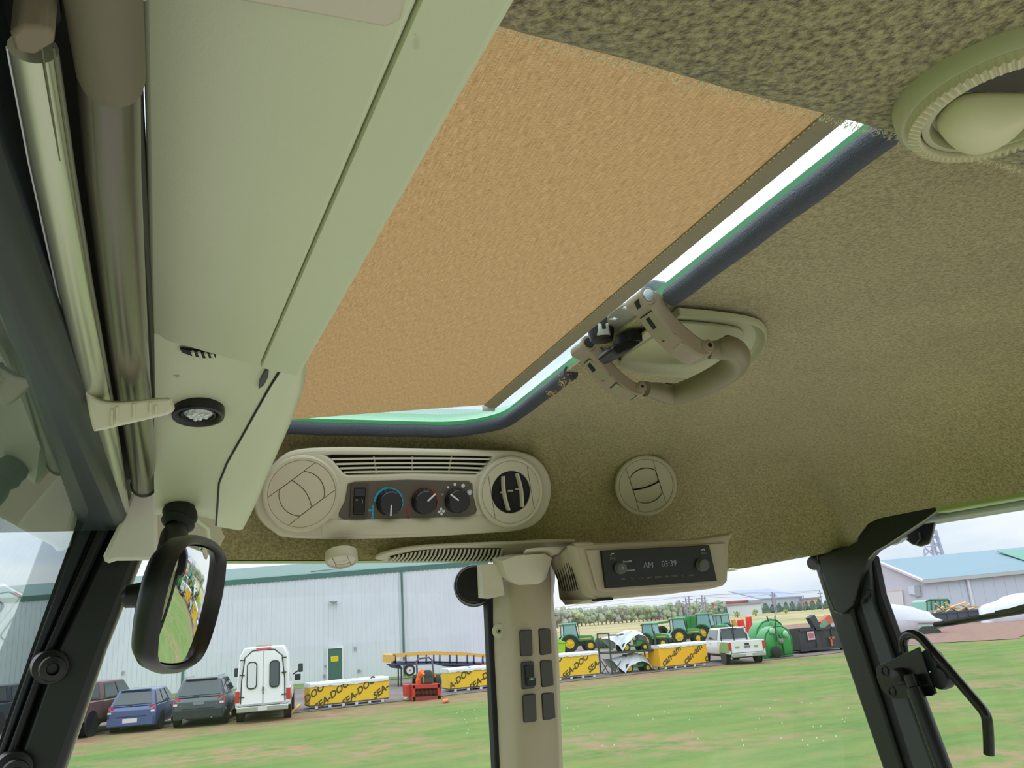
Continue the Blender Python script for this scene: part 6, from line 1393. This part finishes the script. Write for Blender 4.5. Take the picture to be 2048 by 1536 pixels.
# ---- skips / dumpsters
DST = mat('weathered_black_steel', (62, 62, 68), .6, nz=(3, .15)); DSG = mat('dark_green_steel', (52, 72, 66), .6, nz=(3, .15))
def skip(label, x0, x1, yt0, yt1, yb0, yb1, Yq, dep, mt, n=4, seed=0, cat='skip'):
    A, B = py(x0, yb0, Yq), py(x1, yb1, Yq); zt_ = (py(x0, yt0, Yq).z+py(x1, yt1, Yq).z)/2
    A.z = B.z = max(GZ+.12, (A.z+B.z)/2-0) if False else GZ+.15
    t = thing('waste_skip', label, cat, V(((A.x+B.x)/2, Yq+dep/2, GZ))); w_ = B.x-A.x; h = zt_-A.z; up = V((0, 0, 1)); bk_ = V((0, dep, 0))
    M().box(A+V((w_/2, .03, h/2)), (w_, .06, h)).build('front_side', mt, t); M().box(A+V((w_/2, dep-.03, h/2)), (w_, .06, h)).build('back_side', mt, t)
    M().box(A+V((.03, dep/2, h/2)), (.06, dep, h)).build('end_wall', mt, t); M().box(A+V((w_-.03, dep/2, h/2)), (.06, dep, h)).build('end_wall', mt, t); M().box(A+V((w_/2, dep/2, .05)), (w_, dep, .08)).build('floor_pan', mt, t)
    M().box(A+V((w_/2, -.02, h-.06)), (w_+.1, .14, .12)).build('top_rim', mt, t); M().box(A+V((w_/2, -.02, .06)), (w_+.06, .12, .14)).build('bottom_rail', mt, t)
    for i in range(n+1): M().box(A+V((w_*i/n, -.04, h/2)), (.09, .1, h)).build('stiffener', mt, t)
    for f in (.12, .88): M().lathe([(.14, -.1), (.14, .1)], A+V((w_*f, .1, 0)), (1, 0, 0), 12, True).build('roller', BLKT, t)
    return t, A, w_, h
t, A, w_, h = skip('black waste skip with a small white red notice and orange mark', 1603, 1700, 1257, 1252, 1306, 1302, 42.5, 2.2, DST, 3)
M().box(A+V((w_*.23, -.08, h*.68)), (.55, .03, .5)).build('notice', mat('notice_pink', (206, 176, 184), .5), t); M().box(A+V((w_*.23, -.1, h*.68)), (.38, .02, .26)).build('notice_print', mat('notice_red', (190, 110, 124), .5), t)
M().box(A+V((w_*.62, -.12, h*.32)), (.12, .04, .5)).build('orange_mark', mat('orange_mark', (206, 104, 60), .6), t); M().box(A+V((w_*.64, -.12, h*.5)), (.42, .04, .12)).build('orange_mark', mat('orange_mark', (206, 104, 60), .6), t)
rr = random.Random(11)
for lab, x, y, col, d in (('dark scrap panel heaped on the black skip', 1628, 1247, (66, 72, 82), (1.0, .4, .5)), ('orange red scrap piece leaning on the black skip', 1650, 1242, (206, 110, 84), (.5, .4, 1.1)), ('white scrap sheet on the right of the black skip', 1664, 1243, (206, 210, 220), (.7, .3, .7)), ('pale green scrap drum on the black skip', 1642, 1250, (130, 170, 140), (.7, .5, .4))):
    p = py(x, y, 43.4); o = M().loops([[p+Matrix.Rotation(.5+x, 3, 'Y') @ V((a*d[0]/2*k, b*d[1]/2, c*d[2]/2)) for a, b, c in ((-1, -1, -1), (1, -1, -.7), (.8, -1, 1), (-1, -1, .8))] for k in (1,)]+[[p+Matrix.Rotation(.5+x, 3, 'Y') @ V((a*d[0]/2, b*d[1]/2, c*d[2]/2)) for a, b, c in ((-1, 1, -1), (1, 1, -.7), (.8, 1, 1), (-1, 1, .8))]]).build('scrap_piece', mat('scrap_%d' % x, col, .6)); tag(o, lab, 'scrap')
Y2 = 62.
t, A, w_, h = skip('navy waste skip heaped with timber beyond the rear window', 1880, 1986, 1225, 1217, 1271, 1259, Y2, 2.4, mat('navy_skip', (70, 78, 98), .6, nz=(2, .15)), 5)
for i in range(14):
    x = 1872+i*5.5; y = 1216+rr.uniform(-9, 5)+abs(i-8)*.7; p = py(x, y, Y2+rr.uniform(.6, 1.9)); p.z = A.z+h+rr.uniform(-.05, .75)*(1-abs(i-8)/11)
    R3_ = Matrix.Rotation(rr.uniform(-.6, .6), 3, 'Y') @ Matrix.Rotation(rr.uniform(-.5, .5), 3, 'Z'); tag(M().box(p, (rr.uniform(1.2, 2.4), rr.uniform(.15, .4), .1), R3_).build('timber_board', mat('raw_timber', (216, 184, 140), .8, nz=(3, .1))), 'raw timber board in the heap on the navy skip', 'board', 'timber boards on the navy skip')
gt = thing('green_frame_tank', 'pale green barred tank behind the navy skip', 'tank', py(1875, 1214, Y2+5))
M().extr([py(x, y, Y2+5) for x, y in [(1852, 1203), (1858, 1199), (1896, 1198), (1900, 1205), (1902, 1246), (1854, 1252)]], V((0, 2, 0))).build('tank', mat('aqua_tank', (140, 190, 178), .4), gt, bev=.05)
for i in range(6): M().tube([py(1854+i*8.8, 1201, Y2+4.9), py(1855+i*8.8, 1222, Y2+4.9)], .06, 5).build('bar', mat('bar_green', (50, 110, 80), .5), gt)
M().tube([py(1852, 1203, Y2+4.9), py(1858, 1199.5, Y2+4.9), py(1896, 1198.5, Y2+4.9), py(1900, 1206, Y2+4.9)], .08, 5).build('top_bar', mat('bar_green', (50, 110, 80), .5), gt)

# ---- shrink-wrapped boats
SW = mat('white_shrink_wrap', (226, 232, 246), .35, bump=(1.6, .4, .1))
def puff(t, nm, pix, Yq, dep, mt, prof=((.0, .0), (.75, .04), (.93, .16), (1, .4), (1, .6), (.93, .84), (.7, 1.0)), cy=None, ang=70):
    P = [py(x, y, Yq) for x, y in pix]; c = sum(P, V())/len(P)
    if cy: c = py(*cy, Yq)
    return M().loops([[c.lerp(p, max(k, .02))+V((0, dep*o, 0)) for p in P] for k, o in prof]).build(nm, mt, t, ang=ang)
Y3 = 50.
bt1 = thing('wrapped_boat', 'shrink-wrapped white boat on a trailer just right of the rear post', 'boat', V((gd(1830, 1275).x, Y3+1.5, GZ)))
puff(bt1, 'wrap', [(1745, 1278), (1748, 1208), (1770, 1204), (1800, 1206), (1835, 1211), (1850, 1217), (1872, 1222), (1884, 1234), (1902, 1240), (1895, 1247), (1850, 1247), (1846, 1262), (1790, 1272)], Y3, 2.6, SW, cy=(1800, 1240))
puff(bt1, 'hull', [(1800, 1246), (1898, 1242), (1900, 1254), (1870, 1264), (1800, 1268)], Y3+.2, 2.0, mat('pale_sage_hull', (180, 200, 198), .4))
M().tube([py(1745, 1276, Y3+.4), py(1800, 1276, Y3+.4), py(1862, 1266, Y3+.4)], .07, 6).build('trailer_bar', BLKT, bt1)
for x in (1862,):
    c = py(x, 1266, Y3+.2); M().lathe([(.2, -.15), (.45, -.15), (.5, 0), (.45, .15), (.2, .15)], c, (0, 1, 0), 20).build('trailer_wheel', TYRE, bt1); M().lathe([(.001, -.12), (.2, -.1)], c, (0, 1, 0), 10).build('hub', JY, bt1)
M().extr([py(x, y, Y3) for x, y in [(1838, 1262), (1848, 1253), (1868, 1252), (1882, 1262), (1886, 1272), (1876, 1274), (1845, 1274)]], V((0, .2, 0))).build('mudguard', mat('dark_mudguard', (56, 62, 62), .7), bt1)
Y4 = 57.
bt2 = thing('wrapped_boat', 'shrink-wrapped white boat at the right edge above the wiper', 'boat', V((py(2040, 1240, Y4).x+1, Y4+1.5, GZ)))
puff(bt2, 'wrap', [(1996, 1248), (1992, 1215), (2000, 1207), (2030, 1198), (2042, 1190), (2060, 1185), (2120, 1182), (2120, 1245), (2060, 1252), (2020, 1252)], Y4, 2.6, SW, cy=(2070, 1225))
puff(bt2, 'trailer_base', [(2016, 1252), (2030, 1246), (2120, 1240), (2120, 1268), (2030, 1278), (2020, 1270)], Y4-.1, 2.0, mat('dark_trailer', (74, 80, 94), .7, nz=(3, .3)))

# ---- far shed
Y5 = 77.
sh = thing('far_shed', 'far pale shed with a long teal roof beyond the rear window', 'building', V((83+10, Y5+8, GZ)))
nrm = V((0, 1, 0))
cr0, cr1 = py(1847, 1162, Y5), py(2200, 1128, Y5); zE = cr0.z; zE1 = cr1.z
X0, X1 = cr0.x, 140.
eZ = lambda X: zE+(zE1-zE)*(X-X0)/(cr1.x-X0)
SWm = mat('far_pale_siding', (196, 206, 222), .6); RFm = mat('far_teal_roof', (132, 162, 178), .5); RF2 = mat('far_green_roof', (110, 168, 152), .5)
X = X0; i = 0
while X < X1:
    M().extr([V((X+.02, Y5, GZ)), V((X+1.93, Y5, GZ)), V((X+1.93, Y5, eZ(X+1))), V((X+.02, Y5, eZ(X+1)))], V((0, .12, 0))).build('siding_panel', SWm, sh); X += 1.95; i += 1
# gable end goes left and back
gp_ = on(1755, 1150, cr0, V((1, .85, 0)).normalized())
gd_ = V((-.30, 1, 0)).normalized(); gn = V((1, .30, 0)).normalized()
R0 = on(1752, 1124, cr0, gn); gl_len = 2*(V((R0.x, R0.y))-V((cr0.x, cr0.y))).length
ridge = V(R0); endp = cr0+gd_*gl_len
M().extr([V((cr0.x, cr0.y, GZ)), V((endp.x, endp.y, GZ)), V((endp.x, endp.y, zE)), ridge-V((0, 0, .1)), V((cr0.x, cr0.y, zE))], V((.1, .1, 0))).build('gable_wall', mat('far_gable_siding', (204, 206, 220), .6), sh)
ry = R0.y
R1 = py(2200, 1082, ry)
M().extr([cr0+V((-.6, -.5, 0)), V((X1, Y5-.5, eZ(X1))), V((X1, ry, R1.z+(X1-R1.x)*(R1.z-R0.z)/(R1.x-R0.x))), R0], V((0, 0, .15))).build('roof_slope', RFm, sh)
M().extr([cr0+V((-.7, -.6, -.3)), cr0+V((-.7, -.6, .1)), V((X1, Y5-.6, eZ(X1)+.1)), V((X1, Y5-.6, eZ(X1)-.3))], V((0, .15, 0))).build('gutter', mat('far_gutter', (186, 190, 190), .5), sh)
M().tube([R0+V((0, -.1, .1)), cr0+V((-.7, -.6, 0))], .22, 5).build('barge_board', mat('far_white_trim', (226, 228, 236), .5), sh)
M().box(V((py(1932, 1160, Y5).x, Y5-.2, -.6)), (.3, .2, 4.8)).build('downspout', mat('far_white_trim', (226, 228, 236), .5), sh)
sn = (V((X1, Y5-.5, eZ(X1)))-(cr0+V((-.6, -.5, 0)))).cross(R0-cr0).normalized()
M().extr([on(x, y, cr0+V((-.6, -.5, .35)), sn) for x, y in [(1994, 1103), (2110, 1096), (2110, 1145), (2060, 1125)]], V((0, 0, .08))).build('green_roof_patch', RF2, sh)
def gq(x, y): return on(x, y, cr0, gn)
for nm, pix, mt in (('roller_door', [(1760, 1187), (1804, 1182), (1808, 1215), (1762, 1222)], mat('cream_roller_door', (222, 222, 224), .5)), ('door_head', [(1760, 1184.5), (1804, 1179.5), (1804, 1182), (1760, 1187)], mat('tan_head', (216, 196, 176), .5)), ('wall_unit', [(1828, 1172), (1838, 1170), (1842, 1192), (1830, 1194)], mat('sage_unit', (160, 178, 184), .5)), ('wall_unit_front', [(1815, 1174), (1828, 1172), (1830, 1190), (1818, 1188)], mat('bright_unit', (214, 222, 240), .4)), ('vent', [(1756, 1147), (1762, 1146), (1762, 1151), (1756, 1152)], mat('grey_fitting', (150, 154, 160), .5))):
    M().extr([gq(x, y)-V((.2, .2, 0)) for x, y in pix], V((.15, .15, 0))).build(nm, mt, sh)
# ---- lattice mast
Ym = 150.
lm = thing('lattice_mast', 'pale lattice mast rising behind the far shed', 'mast', V((py(1865, 1100, Ym).x, Ym, GZ)))
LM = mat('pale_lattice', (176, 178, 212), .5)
def mq(x, y): return py(x, y, Ym)
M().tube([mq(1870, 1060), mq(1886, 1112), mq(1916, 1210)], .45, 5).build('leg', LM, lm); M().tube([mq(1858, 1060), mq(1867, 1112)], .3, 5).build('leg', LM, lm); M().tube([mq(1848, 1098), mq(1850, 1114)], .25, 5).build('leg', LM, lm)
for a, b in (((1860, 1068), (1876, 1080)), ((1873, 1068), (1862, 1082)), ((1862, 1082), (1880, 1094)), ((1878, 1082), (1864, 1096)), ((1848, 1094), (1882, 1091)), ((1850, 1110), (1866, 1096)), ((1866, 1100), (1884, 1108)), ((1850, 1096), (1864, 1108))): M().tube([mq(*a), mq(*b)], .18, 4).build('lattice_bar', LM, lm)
for o in (1.6,): M().tube([mq(1870, 1060)+V((0, o, 0)), mq(1886, 1112)+V((0, o, 0))], .3, 5).build('leg', LM, lm)
# ---- far buildings, poles, trees
def block(nm, label, pix, Yq, dep, wall, roof, win=None, rows=2, cols=5, gable=False):
    (x0, yt, x1, yb_) = pix; a, b = py(x0, yt, Yq), py(x1, yt-(x1-x0)*.07, Yq); zt_ = (a.z+b.z)/2
    t = thing(nm, label, 'building', V(((a.x+b.x)/2, Yq+dep/2, GZ)))
    M().extr([V((a.x, Yq, GZ)), V((b.x, Yq, GZ)), V((b.x, Yq, zt_)), V((a.x, Yq, zt_))], V((0, dep, 0))).build('wall', wall, t)
    if gable: M().extr([V((a.x-.5, Yq-.5, zt_)), V((b.x+.5, Yq-.5, zt_)), V((b.x, Yq+dep/2, zt_+gable)), V((a.x, Yq+dep/2, zt_+gable))], V((0, 0, .4))).build('roof', roof, t)
    else: M().box(V(((a.x+b.x)/2, Yq+dep/2, zt_+.3)), (b.x-a.x+.8, dep+.8, .6)).build('roof', roof, t)
    if win:
        H = zt_-GZ; w_ = b.x-a.x
        for r in range(rows):
            for c in range(cols): M().box(V((a.x+w_*(c+.5)/cols, Yq-.05, GZ+H*(r+.6)/rows)), (w_/cols*.42, .12, H/rows*.5)).build('window', win, t)
    return t
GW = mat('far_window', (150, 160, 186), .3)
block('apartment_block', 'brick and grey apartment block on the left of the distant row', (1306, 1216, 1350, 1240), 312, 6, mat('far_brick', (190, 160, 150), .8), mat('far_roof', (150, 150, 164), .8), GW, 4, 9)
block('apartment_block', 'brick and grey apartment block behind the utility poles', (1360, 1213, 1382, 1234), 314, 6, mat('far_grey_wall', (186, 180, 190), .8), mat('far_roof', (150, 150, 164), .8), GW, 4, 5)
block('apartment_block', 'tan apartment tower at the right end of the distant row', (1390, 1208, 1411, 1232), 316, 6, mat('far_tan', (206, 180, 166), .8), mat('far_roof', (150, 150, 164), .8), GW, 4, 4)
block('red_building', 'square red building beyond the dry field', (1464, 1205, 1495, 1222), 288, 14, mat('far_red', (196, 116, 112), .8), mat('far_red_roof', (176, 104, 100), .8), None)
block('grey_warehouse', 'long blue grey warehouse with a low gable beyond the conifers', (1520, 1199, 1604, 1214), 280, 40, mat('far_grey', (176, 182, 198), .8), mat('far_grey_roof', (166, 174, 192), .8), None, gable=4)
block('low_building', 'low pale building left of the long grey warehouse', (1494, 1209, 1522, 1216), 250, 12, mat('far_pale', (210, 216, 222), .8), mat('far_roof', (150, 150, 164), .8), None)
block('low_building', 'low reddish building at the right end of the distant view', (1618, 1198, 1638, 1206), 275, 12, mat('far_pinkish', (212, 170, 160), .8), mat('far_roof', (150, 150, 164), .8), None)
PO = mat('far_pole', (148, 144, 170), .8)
ORD = ['leftmost', 'second', 'third', 'fourth', 'fifth', 'sixth', 'seventh', 'eighth', 'ninth', 'tenth']
for ip, (x, y0, y1, s) in enumerate(((1358, 1200, 1236, 1.1), (1371, 1196, 1236, 1.1), (1377, 1192, 1236, 1.1), (1392, 1196, 1234, .8), (1403, 1190, 1234, 1.2), (1409, 1193, 1234, 1.0), (1544, 1184, 1222, 1.2), (1548, 1186, 1222, .8), (1606, 1190, 1212, .6), (1639, 1180, 1206, .9))):
    Yq = 235; a = py(x, y0, Yq)
    p = thing('utility_pole', ('%s thin grey utility pole' % ORD[ip])+(', at the left of the distant row' if ip == 0 else ' counted from the left of the distant row'), 'pole', V((a.x, Yq, GZ)), group='distant utility poles')
    M().tube([V((a.x, Yq, GZ)), a], .22*s, 6).build('pole', PO, p)
    M().box(a-V((0, 0, 1.1)), (2.6*s, .25, .25)).build('cross_arm', PO, p); M().box(a-V((0, 0, 2.3)), (1.8*s, .25, .2)).build('cross_arm', PO, p)
for i, pts in enumerate(([(1110, 1222), (1240, 1208), (1403, 1191), (1544, 1186), (1639, 1181)], [(1110, 1216), (1250, 1200), (1377, 1193), (1470, 1187), (1544, 1184)], [(1403, 1193), (1480, 1196), (1545, 1188), (1600, 1186), (1640, 1183)])):
    tag(M().tube([py(x, y, 235) for x, y in pts], .06, 4).build('power_line', PO), ['lowest faint power line above the treeline', 'upper faint power line just under the radio housing', 'short power line right of the pole pair'][i], 'wire')
def tree(label, x, yb_, yt, Yq, col, group, seed, wd=1.0, conif=False, bare=False):
    base = py(x, yb_, Yq); top = py(x, yt, Yq); H = top.z-GZ; rnd = random.Random(seed)
    t = thing('tree', label, 'tree', V((base.x, Yq, GZ)), group=group)
    M().tube([V((base.x, Yq, GZ)), V((base.x, Yq, GZ+H*.6))], .25, 5).build('trunk', mat('far_trunk', (120, 108, 104), .9), t)
    m = M()
    if conif:
        L = [[V((base.x+math.cos(a)*r*wd, Yq+math.sin(a)*r*wd, GZ+H*h)) for a in [2*math.pi*k/9 for k in range(9)]] for r, h in ((H*.30, .03), (H*.34, .15), (H*.26, .45), (H*.16, .75), (.05, 1))]; m.loops(L)
        for v in m.v: v += V((rnd.uniform(-.4, .4), rnd.uniform(-.4, .4), rnd.uniform(-.3, .3)))
    else:
        for b in range(11):
            c = V((base.x+rnd.uniform(-1, 1)*H*.34*wd, Yq+rnd.uniform(-1, 1)*H*.2, GZ+H*rnd.uniform(.25, .86))); r = H*rnd.uniform(.10, .2)
            n = 7
            L = [[c+V((math.cos(2*math.pi*k/n)*math.cos(l), math.sin(2*math.pi*k/n)*math.cos(l), math.sin(l)))*r*(1+.3*noise.noise(c*.4+V((k, l, seed)))) for k in range(n)] for l in (-1.5, -.8, 0, .8, 1.5)]; m.loops(L)
        for b in range(26 if bare else 10):
            a = rnd.uniform(-.9, .9); p = V((base.x+rnd.uniform(-1, 1)*H*.2*wd, Yq, GZ+H*rnd.uniform(.4, .7))); m.tube([p, p+V((math.sin(a)*H*.28, rnd.uniform(-.5, .5), math.cos(a)*H*.32))], .07, 3)
    m.build('crown', mat('crown_%d_%d_%d' % col, col, .95, nz=(.5, .2)), t, ang=20)
cols = [(160, 174, 142), (172, 182, 146), (150, 164, 144), (166, 166, 158), (158, 172, 132)]  # crown colours paled to paint in the distance haze
for i in range(44):
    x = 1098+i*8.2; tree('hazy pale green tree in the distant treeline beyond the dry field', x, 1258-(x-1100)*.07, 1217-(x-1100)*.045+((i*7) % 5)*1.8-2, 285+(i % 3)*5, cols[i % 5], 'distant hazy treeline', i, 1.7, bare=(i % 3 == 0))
for i in range(19):
    x = 1440+i*13.4; tree('dark conifer in the distant shelter belt right of the red building', x, 1236-(x-1440)*.07, 1217-(x-1440)*.075-((i*5) % 4)*1.2, 262+(i % 2)*4, [(84, 108, 96), (92, 114, 98)][i % 2], 'distant dark conifers', 100+i, 1.3, True)
for i, (x, yb_, yt) in enumerate(((1475, 1234, 1221), (1512, 1232, 1216), (1572, 1228, 1219))): tree(['round yellow green bush below the red building', 'round light green tree right of the red building', 'round yellow green bush at the field edge above the green shells'][i], x, yb_, yt, 215, (162, 178, 104), None, 60+i, 1.6)
# ---- small white flowers and litter in the grass
tag(M().extr([gd(885, 1405)+V((0, 0, .05)), gd(896, 1402)+V((0, 0, .05)), gd(897, 1405)+V((0, 0, .05)), gd(888, 1408)+V((0, 0, .05))], V((0, 0, .06))).build('orange_scrap', mat('orange_flag', (240, 120, 40), .6)), 'small orange scrap lying in the dead grass', 'litter')
m = M(); rr = random.Random(4)
for i in range(70):
    p = gd(rr.uniform(900, 1700), rr.uniform(1400, 1500)); m.box(p+V((0, 0, .05)), (.016, .016, .03))
tag(m.build('grass_flowers', mat('white_petals', (236, 236, 220), .8)), 'tiny white flowers scattered in the grass', 'flowers', kind='stuff')
